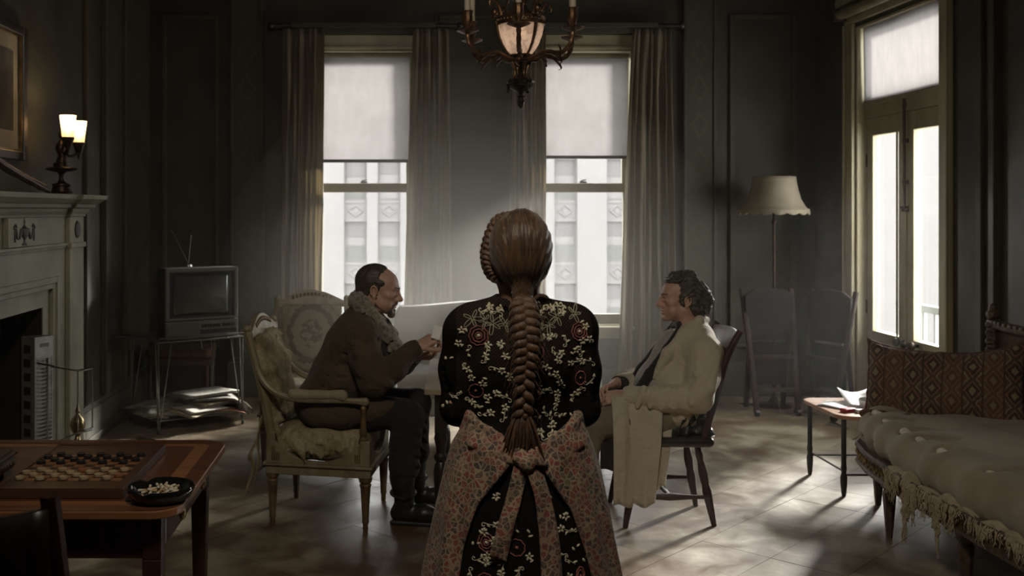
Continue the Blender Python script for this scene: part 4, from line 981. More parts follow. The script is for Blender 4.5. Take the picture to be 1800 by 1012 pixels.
m2 = bm_.n.new('ShaderNodeMixShader'); m2.inputs[0].default_value = .18; bm_.l.new(m1.outputs[0], m2.inputs[1]); bm_.l.new(c_.outputs[0], m2.inputs[2]); bm_.l.new(m2.outputs[0], bm_.out.inputs[0]); M['bowl'] = bm_.mat
prof = [(.045, .275), (.07, .30), (.092, .335), (.108, .375), (.117, .415), (.12, .44)]
b = MB(); R = [[(r*math.cos(2*PI*j/40), r*math.sin(2*PI*j/40), z) for j in range(40)] for r, z in prof]; b.rings(R, cap=False).build('glass_bowl', M['bowl'], ch, smooth='all', solid=.004)
MB().ball((0, 0, .40), (.03, .03, .036), 14, 10).build('bulb', emit('bowl_bulb', (1, .78, .55), 6), ch, smooth=True)
b = MB(); b.rings([[(r*math.cos(2*PI*j/48), r*math.sin(2*PI*j/48), z) for j in range(48)] for r, z in ((.116, .435), (.128, .437), (.126, .445), (.124, .452), (.126, .468), (.130, .474), (.126, .48), (.116, .482), (.112, .478), (.112, .437))], closed=True)
for k in range(36): b.ball((.126*math.cos(k*PI/18), .126*math.sin(k*PI/18), .459), (.006, .006, .007), 6, 4)
b.build('ring', M['bronze'], ch, smooth=True)
for k in range(3):
    a = math.radians(-58+120*k); c, s_ = math.cos(a), math.sin(a); b = MB()
    b.tube([(r*1.03*c, r*1.03*s_, z) for r, z in prof]+[(.128*c, .128*s_, .46)], [.008, .008, .009, .01, .011, .012, .013], 8); rb = b.build('rib', M['bronze'], ch, smooth=True)
    b = MB(); b.ball((.138*c, .138*s_, .505), (.021, .021, .024), 12, 9); b.ball((.14*c, .14*s_, .478), (.016, .016, .014), 10, 6)
    for t in (-1, 1): b.ball((.134*c-t*.024*s_, .134*s_+t*.024*c, .48), (.014, .014, .010), 8, 5)
    b.ball((.158*c, .158*s_, .502), .006, 6, 5); b.build('cherub_head', M['bronze'], rb, smooth=True)
b = MB(); b.lathe([(.1, .478), (.07, .5), (.04, .52), (.028, .545), (.034, .56), (.05, .575), (.055, .60), (.05, .62), (.03, .635), (.02, .66), (.012, .68), (.012, 1.2)], 20); b.build('stem', M['bronze'], ch, smooth=True)
b = MB()
for k in range(9): b.tube([(.02*math.cos(t)*(k % 2), .02*math.cos(t)*((k+1) % 2), 1.2+k*.05+.03*math.sin(t)) for t in np.linspace(0, 2*PI, 12, endpoint=False)], .004, 5, True)
b.lathe([(.02, 1.62), (.09, 1.7), (.1, 1.8), (.09, 1.8)], 18); b.build('chain', M['bronze'], ch)
for k in range(4):
    a = math.radians(25+90*k); c, s_ = math.cos(a), math.sin(a); P = lambda r, z: (r*c, r*s_, z)
    b = MB(); b.tube(catmull([P(.118, .48), P(.13, .52), P(.15, .55), P(.175, .56), P(.19, .54), P(.182, .525), P(.172, .532)], 5), [.009]*20+[.007]*11, 6); b.tube(catmull([P(.16, .555), P(.13, .585), P(.1, .62), P(.06, .64)], 4), .0055, 6); b.build('scroll', M['bronze'], ch, smooth=True)
ar = None; M['candle'] = mat('ivory_candle_tube', (.60, .52, .40), (.52, .45, .34), 6, .6)
for k in range(6):
    if ar is None:
        b = MB(); b.tube(catmull([(.045, 0, .255), (.085, 0, .262), (.13, 0, .285), (.18, 0, .28), (.235, 0, .27), (.283, 0, .295), (.305, 0, .335), (.31, 0, .375)], 5), [.016-.004*min(1, i/12)+.0015*math.sin(i*1.4) for i in range(36)], 8)
        for p in ((.11, .275), (.2, .268)):
            b.tube(catmull([(p[0], 0, p[1]), (p[0]+.03, .0, p[1]-.022), (p[0]+.045, 0, p[1]-.045), (p[0]+.03, 0, p[1]-.055)], 4), [.007, .009, .010, .011, .011, .010, .008, .008, .006, .005, .004, .004, .003], 6, flat=.5)
        b.tube(catmull([(.24, 0, .275), (.235, 0, .3), (.222, 0, .315)], 4), [.007, .007, .006, .006, .005, .004, .003, .003, .002], 6)
        ar = b.build('arm', M['bronze'], ch, smooth=True)
        cup = MB().lathe([(.012, .37), (.03, .378), (.055, .388), (.057, .394), (.05, .394), (.012, .39), (.012, .405), (.02, .42), (.026, .45), (.024, .48), (.028, .492), (.022, .492)], 20, (.31, 0, 0), flute=.05).build('drip_cup', M['bronze'], ar, smooth=30)
        cd = MB().lathe([(.0155, .47), (.0155, .62), (.012, .624), (.004, .626)], 12, (.31, 0, 0)).build('candle_tube', M['candle'], ar, smooth=40); o = ar
    else:
        o = copy_tree(ar, ch)
    o.rotation_euler = (0, 0, math.radians(-99+60*k))

# ------------------------------------------------------------------ gilt armchairs
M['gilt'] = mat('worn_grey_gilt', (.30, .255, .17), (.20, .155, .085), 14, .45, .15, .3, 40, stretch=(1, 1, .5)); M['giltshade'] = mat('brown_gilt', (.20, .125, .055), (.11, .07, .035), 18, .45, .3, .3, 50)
def stuffing():
    t = NT('torn_horsehair_damask'); v = t.map((1, 1, 1)); n = t.noise(v, 9, 6, .7, .5); f = t.noise(v, 60, 5, .7)
    st = t.noise(t.map((18, 18, 3)), 3, 4)
    col = t.ramp(n, [(.32, (.12, .085, .045)), (.46, (.32, .25, .13)), (.60, (.50, .43, .29)), (.72, (.44, .33, .15))])
    col = t.mix(t.math('MULTIPLY', t.ramp(st, [(.5, 0.0), (.7, 1.0)]), .6), col, (.16, .12, .07)); t.base(t.mix(t.math('MULTIPLY', f, .4), col, (.22, .17, .1))); t.set(Roughness=.95); t.bump(f, .9, .012); return t.mat
M['torn'] = stuffing()
def tapestry():
    t = NT('tapestry_medallion'); v = t.xyz(t.map((1, 1, 1))); x = v[1]; z = v[2]; n = t.noise(t.map((1, 1, 1)), 22, 5, .6); n2 = t.noise(t.map((1, 1, 1)), 60, 3)
    r = t.math('SQRT', t.math('ADD', t.math('POWER', t.math('DIVIDE', x, .165), 2.0), t.math('POWER', t.math('DIVIDE', t.math('SUBTRACT', z, .775), .20), 2.0)))
    rn = t.math('ADD', r, t.math('MULTIPLY', t.math('SUBTRACT', n, .5), .5))
    ring = t.math('LESS_THAN', t.math('ABSOLUTE', t.math('SUBTRACT', rn, .88)), .10); ring2 = t.math('LESS_THAN', t.math('ABSOLUTE', t.math('SUBTRACT', rn, 1.22)), .05)
    core = t.math('MULTIPLY', t.math('LESS_THAN', rn, .5), t.math('GREATER_THAN', n, .5)); swag = t.math('MULTIPLY', t.math('GREATER_THAN', r, 1.35), t.math('GREATER_THAN', n, .62))
    k = t.math('MAXIMUM', t.math('MAXIMUM', ring, core), t.math('MAXIMUM', t.math('MULTIPLY', ring2, .5), t.math('MULTIPLY', swag, .6)))
    col = t.mix(t.math('MULTIPLY', k, .8), (.30, .255, .17), (.085, .075, .05)); t.base(t.mix(t.math('MULTIPLY', n2, .35), col, (.15, .12, .075))); t.set(Roughness=.95); t.bump(n2, .4, .006); return t.mat
M['tapestry'] = tapestry()
M['creamcloth'] = mat('grubby_cream_cloth', (.40, .34, .24), (.27, .22, .15), 7, .9, bump=.4, bscale=90)
def armchair(loc, rz, label, torn):
    c = top('armchair', loc, label, 'chair', None, rz)
    wf, wb, df = .275, .245, .245
    for x, y, nm in ((df, -wf, 'front_leg'), (df, wf, 'front_leg'), (-df, -wb, 'rear_leg'), (-df, wb, 'rear_leg')):
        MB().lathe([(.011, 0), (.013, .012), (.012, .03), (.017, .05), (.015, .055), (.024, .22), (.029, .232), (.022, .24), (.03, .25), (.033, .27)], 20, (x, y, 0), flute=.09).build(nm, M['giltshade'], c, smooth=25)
    b = MB()
    def ring_(e, z0, z1):
        o_ = [(-df-.03-e, -wb-.03-e), (df+.03+e, -wf-.03-e), (df+.03+e, wf+.03+e), (-df-.03-e, wb+.03+e)]; i_ = [(-df+.01, -wb+.01), (df-.01, -wf+.01), (df-.01, wf-.01), (-df+.01, wb-.01)]
        b.rings([[(x, y, z) for x, y in q] for q, z in ((o_, z0), (o_, z1), (i_, z1), (i_, z0))], closed=True)
    ring_(0, .27, .315); ring_(.012, .315, .328); b.build('seat_frame', M['gilt'], c, bevel=.003)
    # spandrel panels with a swept arch, on both sides and in front
    def spandrel(x0, x1, yy, axis):
        h0, h1 = .328, .452; n = 16; w_ = x1-x0
        pts = [(x0, h0), (x1, h0), (x1, h1), (x1-.03, h1)]+[(x0+.03+(w_-.06)*(1-i/n), h1-(h1-h0-.012)*(1-abs(2*i/n-1)**2.2)) for i in range(n+1)]+[(x0, h1)]
        sp = MB().prism(pts, yy-.014, yy+.014, axis)
        sp.build('spandrel', M['gilt'], c, bevel=.002)
    spandrel(-df-.02, df+.02, -wf-.004, 'y'); spandrel(-df-.02, df+.02, wf+.004, 'y'); spandrel(-wf, wf, df+.012, 'x')
    for s_ in (-1, 1):
        for x in (-df+.03, df-.03):
            b = MB()
            for q in range(4): b.box(x-.022+q*.011, x-.014+q*.011, s_*(wf+.019)-.003, s_*(wf+.019)+.003, .345, .385+(.03 if (q < 2) == (x < 0) else .0))
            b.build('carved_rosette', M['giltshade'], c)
        MB().taper((df, s_*wf, .328), (.05, .05), (df, s_*wf, .455), (.05, .05)).build('corner_block', M['gilt'], c, bevel=.004); MB().taper((-df, s_*wb, .328), (.05, .05), (-df-.005, s_*wb, .48), (.044, .044)).build('corner_block', M['gilt'], c, bevel=.004)
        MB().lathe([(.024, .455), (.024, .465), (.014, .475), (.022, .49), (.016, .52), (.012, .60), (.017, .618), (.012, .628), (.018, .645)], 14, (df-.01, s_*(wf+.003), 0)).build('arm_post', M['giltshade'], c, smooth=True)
        MB().tube(catmull([(-.325, s_*(wb), .80), (-.29, s_*(wb+.03), .745), (-.22, s_*(wf+.01), .685), (-.1, s_*(wf+.015), .655), (.1, s_*(wf+.012), .655), (.2, s_*(wf+.006), .652), (.262, s_*wf, .648)], 6), [.016]*30+[.017, .018, .02, .022, .023, .02, .012], 8).build('arm', M['gilt'], c, smooth=True)
        f = F().u(rc((-.13, s_*(wf+.014), .676), (.12, s_*(wf+.012), .682), .027, .025)).u(ell((.135, s_*(wf+.012), .68), (.022, .027, .026)))
        soft(f, 'arm_pad', M['creamcloth'], c, .006, waves(.003, 60, 5))
        b = MB(); b.tube([(-df-.005, s_*wb, .45), (-df-.035, s_*wb, .62), (-df-.09, s_*(wb-.002), .82), (-df-.135, s_*(wb-.004), .985)], [.024, .023, .021, .019], 8, flat=1.1); b.ball((-df-.137, s_*(wb-.004), 1.0), (.022, .024, .022), 10, 7)
        b.build('rear_post', M['gilt'], c, smooth=True)
    # crest rail: flat arch with carving
    n = 20; cp = [(-wb+.02, .945)]+[( -wb+.02+(2*wb-.04)*i/n, .985+.075*math.sin(PI*i/n)**1.2) for i in range(n+1)]+[(wb-.02, .945)]
    cr = MB(); cr.m = Matrix.Translation((-df-.128, 0, .97)) @ Matrix.Rotation(-.24, 4, 'Y') @ Matrix.Translation((0, 0, -.97)); cr.prism(cp, -.016, .016, 'x'); cr = cr.build('crest_rail', M['gilt'], c, bevel=.004)
    b = MB(); b.m = Matrix.Translation((-df-.128, 0, .97)) @ Matrix.Rotation(-.24, 4, 'Y') @ Matrix.Translation((0, 0, -.97))
    for q in range(-5, 6): b.ball((.018, q*.026, 1.0+.03*math.cos(q*.28)), (.006, .010, .014), 8, 5)
    b.build('carved_leaf', M['giltshade'], cr, smooth=True)
    # upholstery
    bk = rotm((1, 0, .24))
    f = F().u(rbox((-df-.055, 0, .735), (.036, wb-.035, .235), .03, bk)).u(ell((-df-.02, 0, .73), (.04, wb-.07, .2), bk), .05)
    if torn:
        r = np.random.RandomState(4)
        for q in range(26):
            y = r.uniform(-.9, .9)*(wb-.03); z = .965-r.rand()*.06 if q < 14 else r.uniform(.52, .95); x = -df-.04-(z-.735)*.24
            a = np.array([x, y, z]); f.u(rc(a, a+np.array([r.uniform(.02, .06), r.uniform(-.03, .03), r.uniform(-.05, .03)]), .014, .005), .02)
        f.chain([(-df-.01, -wb+.03, .56), (-df+.03, -wb-.0, .48), (-df+.04, -wb-.01, .42)], [.02, .014, .006])
    soft(f, 'back_cushion', M['torn'] if torn else M['tapestry'], c, .008, waves(.012 if torn else .004, 38 if torn else 20, 2))
    MB().box(-df-.10, -df-.085, -wb+.03, wb-.03, .52, .93).m
    f = F().u(rbox((0, 0, .415), (df-.0, wf-.02, .085), .06)).u(ell((0, 0, .47), (df-.02, wf-.04, .055)), .04)
    if torn:
        r = np.random.RandomState(9)
        for q in range(30):
            x = r.uniform(-.22, .22); a = np.array([x, -wf+.02, .44-r.rand()*.07]); f.u(rc(a, a+np.array([r.uniform(-.03, .03), -.012, r.uniform(-.05, .01)]), .014, .006), .015)
        f.chain([(-.08, -wf-.005, .38), (-.06, -wf-.03, .345), (-.055, -wf-.03, .315)], [.02, .012, .005])
    soft(f, 'seat_cushion', M['torn'] if torn else M['creamcloth'], c, .008, waves(.009 if torn else .004, 34, 3))
    if torn:
        for k, p in enumerate(([(-.30, -wb-.01, .56), (-.315, -wb-.03, .44), (-.31, -wb-.035, .33), (-.335, -wb-.05, .2)], [(-.315, -wb-.02, .45), (-.35, -wb-.05, .36), (-.33, -wb-.06, .31), (-.37, -wb-.07, .17)])):
            MB().tube(catmull(p, 5), [.012, .015, .016, .015, .02, .024, .026, .02, .016, .014, .014, .013, .012, .01, .007, .003], 6, flat=.25).build('torn_strip', M['torn'], c, smooth=True)
    else:
        for z0, z1 in ((.945, .965), (.51, .53)): MB().box(-df-.075-(z0-.735)*.24, -df-.035-(z0-.735)*.24, -wb+.02, wb-.02, z0, z1).build('back_frame', M['gilt'], c, bevel=.004)
    return c
armchair((-.335, 5.46, 0), math.radians(-9), 'worn gilt armchair with torn pale upholstery under the bearded man', True)
armchair((-.545, 6.72, 0), math.radians(-88), 'empty gilt armchair with a tapestry medallion back behind the bearded man', False)

# ------------------------------------------------------------------ grey settee behind the card table
se = top('settee', (.72, 7.25, 0), 'pale grey humpbacked settee between the windows, behind the card table', 'sofa')
M['greylinen'] = mat('pale_grey_linen', (.36, .35, .30), (.29, .28, .24), 5, .9, bump=.35, bscale=120, sheen=.3)
n = 30; pr = [(-.71, .40), (-.715, .82)]+[(-.70+.02*i/3, .86+.045*i/3) for i in range(4)]+[(-.66+1.32*i/n, .912+.04*math.sin(PI*i/n)**2) for i in range(n+1)]+[(.68+.02*i/3, .905-.045*i/3) for i in range(4)]+[(.715, .82), (.71, .40)]
b = MB(); b.prism(pr, .16, .30, 'y'); b.build('back', M['greylinen'], se, bevel=.03, smooth=True)
f = F().u(rbox((0, -.09, .42), (.69, .30, .085), .06)); soft(f, 'seat_cushion', M['greylinen'], se, .012, waves(.003, 15, 6))
MB().box(-.70, .70, -.37, .28, .22, .34).build('base', M['greylinen'], se, bevel=.02)
for sx in (-1, 1):
    for y in (-.33, .22): MB().lathe([(.015, 0), (.03, .2), (.034, .22)], 10, (sx*.65, y, 0)).build('leg', M['blackwood'], se)

# ------------------------------------------------------------------ card table between the men
ct = top('card_table', (.55, 5.4, 0), 'light-topped table with black turned legs between the two seated men', 'table', rz=math.radians(-4))
M['palewood'] = wood('scrubbed_table_top', (.46, .37, .25), (.34, .26, .17), 1, 5, .5, 0)
MB().prism(rrect(-.365, .34, -.50, .52, .012, 2), .725, .752).build('tabletop', M['palewood'], ct, bevel=.003)
b = MB(); b.box(-.30, .28, -.435, -.415, .63, .725); b.box(-.30, .28, .43, .45, .63, .725); b.box(-.31, -.29, -.43, .44, .63, .725); b.box(.27, .29, -.43, .44, .63, .725); b.build('apron', M['blackwood'], ct)
for x in (-.285, .265):
    for y in (-.415, .43):
        b = MB(); b.lathe([(.016, 0), (.022, .02), (.018, .05), (.027, .15), (.034, .26), (.036, .34), (.03, .37), (.022, .385), (.034, .40), (.034, .415), (.022, .43), (.026, .46), (.034, .50), (.028, .53)], 16, (x, y, 0)); b.cbox((x, y, .63), (.06, .06, .2)); b.build('leg', M['blackwood'], ct, smooth=30)

# ------------------------------------------------------------------ windsor chair of the man on the right
wc = top('windsor_chair', (1.425, 5.42, 0), 'dark spindle-back windsor chair under the man in the pale coat', 'chair', rz=PI+math.radians(-2))
# local: faces +x
f = F().u(rbox((0, 0, .432), (.22, .225, .026), .024)).cut(ell((.02, 0, .485), (.17, .19, .035)), .02); soft(f, 'seat', M['blackwood'], wc, .007)
for x, y, dx, dy in ((.15, -.15, .085, -.075), (.15, .15, .085, .075), (-.15, -.13, -.075, -.05), (-.15, .13, -.075, .05)):
    P = lambda t: (x+dx*(1-t), y+dy*(1-t), .41*t)
    MB().tube([P(t) for t in (0, .1, .25, .42, .5, .56, .64, .72, .8, .86, .92, 1)], [.013, .016, .020, .024, .019, .022, .024, .021, .016, .021, .018, .015], 12).build('leg', M['darkred_wood'], wc, smooth=True)
for y in (-.205, .19): MB().tube([(lerp(.205, -.2, t), y, .15) for t in (0, .2, .4, .5, .6, .8, 1)], [.009, .011, .017, .02, .017, .011, .009], 10).build('stretcher', M['darkred_wood'], wc, smooth=True)
MB().tube([(.0, lerp(-.205, .19, t), .15) for t in (0, .3, .5, .7, 1)], [.009, .012, .016, .012, .009], 10).build('stretcher', M['darkred_wood'], wc, smooth=True)
for s_ in (-1, 1):
    b = MB(); b.tube(catmull([(-.17, s_*.19, .44), (-.215, s_*.195, .62), (-.26, s_*.20, .80), (-.305, s_*.205, .92), (-.35, s_*.21, 1.0)], 6), [.017]*12+[.02]*8+[.019]*5, 10); b.build('back_post', M['darkred_wood'], wc, smooth=True)
MB().grid(lambda u, v: (lerp(-.295, -.335, v)-.03*(1-(2*u-1)**2), lerp(-.21, .21, u), lerp(.89, .985, v)+.012*math.sin(PI*u)*v), 16, 4).build('crest_rail', M['darkred_wood'], wc, solid=.02, smooth='all', bevel=.004)
for k in range(7):
    y = -.15+.05*k; yy = y*1.1
    MB().tube([(-.18-.03*(1-(y/.2)**2), y, .445), (-.235-.03*(1-(y/.2)**2), yy*.98, .65), (-.305-.03*(1-(yy/.21)**2), yy, .9)], [.0065, .008, .006], 8).build('spindle', M['darkred_wood'], wc, smooth=True)

# ------------------------------------------------------------------ sofa on the right
sf = top('sofa', (2.85, 4.75, 0), 'worn carved sofa with bulging mattress seat against the right wall', 'sofa')
# local = world - (2.85,4.75,0)
fx = lambda y: interp(y, [-1.9, -1.0, -.2, .35, .62, .80, .92, .97], [-.52, -.535, -.52, -.47, -.40, -.28, -.12, .1])
ys = np.concatenate([np.linspace(-1.9, .5, 22), np.linspace(.55, .97, 14)])
M['sofawood'] = mat('carved_sofa_rail', (.12, .085, .05), (.045, .03, .02), 30, .42, .1, .8, 60, dist=.006)
rail = [(fx(y), y) for y in ys]+[(.5, .99), (.66, .99)]
b = MB(); b.rings([[(x+dx, y+dy, z) for dx, dy, z in ((-.012, .008, .30), (.03, -.02, .30), (.03, -.02, .395), (-.012, .008, .395))] for x, y in rail]); b.build('seat_rail', M['sofawood'], sf)
for z, r_ in ((.305, .011), (.39, .013)): MB().tube([(x-.012, y+.006, z) for x, y in rail], r_, 6).build('rail_moulding', M['sofawood'], sf, smooth=True)
b = MB(); acc = 0
for i in range(len(rail)-2):
    x0, y0 = rail[i]; x1, y1 = rail[i+1]; L = math.hypot(x1-x0, y1-y0); m_ = max(1, int(L/.022))
    for q in range(m_): t = (q+.5)/m_; b.ball((lerp(x0, x1, t)-.016, lerp(y0, y1, t)+.006, .347+.008*(-1)**q), (.008, .010, .014), 6, 4)
b.build('rail_carving', M['brass'], sf, kind='stuff')
for x, y, tl in ((-.21, .86, 0), (-.42, .30, 0), (-.49, -.5, 0), (-.5, -1.3, 0), (.62, .9, 0), (.62, -.5, 0), (.3, .93, 0)):
    MB().lathe([(.014, 0), (.016, .02), (.022, .1), (.03, .22), (.024, .235), (.036, .25), (.038, .30)], 12, (x+.02, y, 0), flute=.07).build('leg', M['sofawood'], sf, smooth=25)
MB().box(-.30, .66, -1.9, .60, .31, .37).build('seat_deck', M['dark'], sf)
# back frame: raked post with carved finial, curved top rail, upholstered panel
b = MB(); b.tube(catmull([(.42, .78, .34), (.40, .78, .6), (.385, .775, .85), (.385, .77, 1.02)], 6), .027, 8)
for z in np.arange(.5, 1.0, .045): b.ball((.375, .77, z), (.03, .028, .02), 8, 5)
b.ball((.385, .77, 1.05), (.035, .035, .03), 10, 7); b.ball((.385, .77, 1.085), (.02, .02, .025), 8, 6); b.build('back_post', M['sofawood'], sf, smooth=True)
tp = catmull([(.385, .77, 1.0), (.43, .5, .985), (.52, .1, 1.0), (.58, -.5, 1.05), (.6, -1.2, 1.06), (.6, -1.9, 1.04)], 8)
MB().tube(tp, .026, 8).build('back_rail', M['sofawood'], sf, smooth=True)
b = MB()
for p in tp: b.ball((p.x-.02, p.y, p.z+.012), (.012, .018, .014), 6, 4)
b.build('back_carving', M['sofawood'], sf, smooth=True, kind='stuff')
M['sofaback'] = mat('brown_rep_upholstery', (.105, .062, .038), (.07, .042, .027), 14, .9, bump=.4, bscale=120)
xb = lambda y: interp(y, [-1.9, -1.2, -.5, .1, .5, .77], [.6, .6, .58, .52, .43, .39])
MB().grid(lambda u, v: (xb(lerp(-1.9, .77, u))+.02+.04*(1-v)-.05*math.sin(PI*v)*math.sin(PI*u)**.4, lerp(-1.9, .77, u), lerp(.38, .98, v)), 24, 10).build('back_panel', M['sofaback'], sf, smooth='all', solid=.03)
# mattress seat
M['ticking'] = mat('stained_linen_ticking', (.36, .315, .225), (.25, .21, .145), 3.2, .92, bump=.5, bscale=110, detail=6, sheen=.2)
f = F()
edge = [(fx(y)-.015, y) for y in (-1.95, -1.4, -1.0, -.6, -.25, .05, .3, .5, .65, .78, .87)]
f.chain([(x+.115, y-.03, .468) for x, y in edge], [.112, .112, .112, .108, .104, .10, .096, .092, .088, .086, .084], .05)
f.u(rbox((.10, -.62, .455), (.46, 1.36, .095), .08), .08).u(rbox((.12, .55, .445), (.36, .36, .085), .08), .08)
f.u(rc((-.1, .84, .445), (.38, .86, .445), .085), .05).u(ell((.05, -.4, .51), (.4, .9, .07)), .08)
r = np.random.RandomState(12); tufts = []
for y in (.82, .62, .40, .16, -.02, -.24, -.62, -1.05):
    x = fx(y)+.085; d = np.array([-.55, .12, .82]); p = np.array([x+.015, y-.03, .552]); tufts.append(p); f.cut(ell(p+np.array([-.02, 0, .02]), (.035, .03, .035)), .03)
    for q in range(3):
        a = p+np.array([-.0, .035*(q-1), -.01]); f.cut(rc(a, a+np.array([-.075, r.uniform(-.02, .02), -.11]), .008, .005), .025)
    f.cut(rc(p, p+np.array([.14, r.uniform(-.05, .05), .02]), .012, .006), .03)
md = lambda P: .005*np.sin(P[:, 1]*38+3*np.sin(P[:, 0]*7))*np.clip((.54-P[:, 2])*6, 0, 1) + .004*np.sin(P[:, 0]*30+P[:, 1]*9)
soft(f, 'mattress', M['ticking'], sf, .012, md)
M['cotton'] = mat('raw_cotton_wadding', (.80, .76, .66), (.6, .56, .46), 30, .95, bump=.8, bscale=60)
for k, p in enumerate(tufts):
    if k in (2, ): pass
    f = F().u(ell(p+np.array([-.015, 0, .0]), (.026, .034, .014))).u(ell(p+np.array([-.02, .015, .004]), (.016, .018, .012))); soft(f, 'tuft', M['cotton'], sf, .005, waves(.003, 120, k))
# torn under-cloth hanging over the rail
M['undercloth'] = mat('torn_cream_undercloth', (.46, .40, .28), (.32, .26, .17), 12, .95, bump=.9, bscale=70, dist=.01)
r = np.random.RandomState(5)
rag = lambda y: .045+.02*math.sin(y*23)+.018*math.sin(y*57+1)+.03*math.exp(-((y+.2)/.3)**2)
def lin(u, v):
    y = lerp(-1.7, .16, u); x = fx(y); s = v*1.0
    if v < .6: return (lerp(x+.16, x-.006, v/.6), y, .402+.016*math.sin(y*15+v*5)+.012*math.sin(y*37)+.012*v)
    t = (v-.6)/.4; return (x-.018-.008*math.sin(y*31)*t, y+.006*math.sin(t*5+y*40), .408+.012*math.sin(y*37)-rag(y)*t)
lining = MB().grid(lin, 150, 12).build('torn_lining', M['undercloth'], sf, smooth='all', solid=.006)
def thread(b, y, L, w_, z=.40):
    x = fx(y)-.022; q = [V(x, y, z)]; k = max(3, int(L/.02))
    for t in range(1, k+1): q.append(V(x-.006+r.uniform(-.006, .006), y+r.uniform(-.010, .010), z-L*t/k))
    b.tube(catmull(q, 3), [w_*(1-.55*t/(3*k))*(1+.25*math.sin(t*2.1)) for t in range(3*k+1)], 5)
b = MB()
for y in r.uniform(-.56, .10, 120): thread(b, y, rag(y)+r.uniform(.0, .07), r.uniform(.002, .0045), .395)
for y in r.uniform(-1.7, -.56, 90): thread(b, y, rag(y)+r.uniform(.0, .03), r.uniform(.002, .004), .395)
b.build('fringe', M['undercloth'], lining, smooth='all', kind='stuff')
for y, L in ((-.125, .28), (-.155, .19), (-.215, .15), (-.40, .14), (-.435, .25)):
    b = MB()
    for k in range(9): thread(b, y+r.uniform(-.014, .014), L*r.uniform(.7, 1.05), .0065)
    b.build('hanging_shred', M['undercloth'], lining, smooth='all')
# kilim cushion
def kilim():
    t = NT('kilim_pattern'); v = t.xyz(t.map((1, 1, 1))); n = t.noise(t.map((1, 1, 1)), 70, 4); big = t.noise(t.map((1, 1, 1)), 4, 3)
    u = t.math('MULTIPLY', v[1], 11.0); z = t.math('MULTIPLY', v[2], 8.2)
    fu = t.math('ABSOLUTE', t.math('SUBTRACT', t.math('FRACT', u), .5)); fz = t.math('ABSOLUTE', t.math('SUBTRACT', t.math('FRACT', t.math('ADD', z, t.math('MULTIPLY', t.math('FLOOR', u), .5))), .5))
    st = t.math('FLOOR', t.math('MULTIPLY', t.math('ADD', t.math('ADD', fu, fz), t.math('MULTIPLY', t.math('SUBTRACT', n, .5), .22)), 11.0)); d = t.math('DIVIDE', st, 11.0)
    col = t.ramp(d, [(0, (.30, .235, .14)), (.14, (.05, .028, .02)), (.27, (.27, .125, .075)), (.45, (.075, .05, .035)), (.55, (.29, .225, .135)), (.68, (.15, .068, .04)), (.82, (.055, .035, .028))], 'CONSTANT')
    line = t.math('GREATER_THAN', fu, .455); col = t.mix(line, col, (.035, .022, .016)); alt = t.math('GREATER_THAN', t.math('FRACT', t.math('MULTIPLY', t.math('FLOOR', u), .37)), .55)
    col = t.mix(t.math('MULTIPLY', alt, .4), col, (.20, .10, .055)); t.base(t.mix(t.math('MULTIPLY', t.math('ADD', n, big), .28), col, (.09, .065, .045))); t.set(Roughness=.95); t.bump(n, .6, .006); return t.mat
M['kilim'] = kilim()
kc = top('kilim_cushion', (2.83, 5.27, .50), 'large brown kilim cushion with diamond pattern leaning at the far end of the sofa', 'cushion', rz=math.radians(60))
kc.rotation_euler = (0, math.radians(18), math.radians(56))
def cush(u, v, s_):
    a = 2*u-1; c = 2*v-1; e = (1-a**4)*(1-c**4); y = a*.375*(1-.05*(1-c*c)*1.0); z = .205+c*.200*(1-.12*(1-a*a))-.02*a+.05*(abs(a)**3)*(c > 0)*c
    return (s_*.085*max(0, e)**.55+.012*math.sin(a*5+c*3), y, z)
for s_ in (-1, 1): pass
b = MB(); b.grid(lambda u, v: cush(u, v, -1), 40, 26); b.grid(lambda u, v: cush(u, v, 1), 40, 26); cu = b.build('cover', M['kilim'], kc, smooth='all', solid=.003)
b = MB(); pr = [cush(t, 0, 1) for t in np.linspace(0, 1, 24)]+[cush(1, t, 1) for t in np.linspace(0, 1, 14)][1:]+[cush(t, 1, 1) for t in np.linspace(1, 0, 24)][1:]+[cush(0, t, 1) for t in np.linspace(1, 0, 14)][1:-1]
b.tube(pr, [.007+.003*math.sin(i*2.3) for i in range(len(pr))], 6, True).build('piping', mat('rust_piping', (.14, .06, .035), (.08, .035, .022), 30, .9), kc, smooth=True)
bl = F().chain([(2.50, 5.43, .535), (2.56, 5.34, .54), (2.64, 5.24, .54), (2.73, 5.15, .54)], [.02, .028, .03, .02], .02); o = soft(bl, 'rolled_cloth', M['rust'], None, .008, waves(.005, 40, 3), org=(2.56, 5.35, .55)); o.location = (2.56, 5.35, .55)
tag(o, 'rolled rust-brown cloth tucked under the far edge of the kilim cushion', 'cloth')
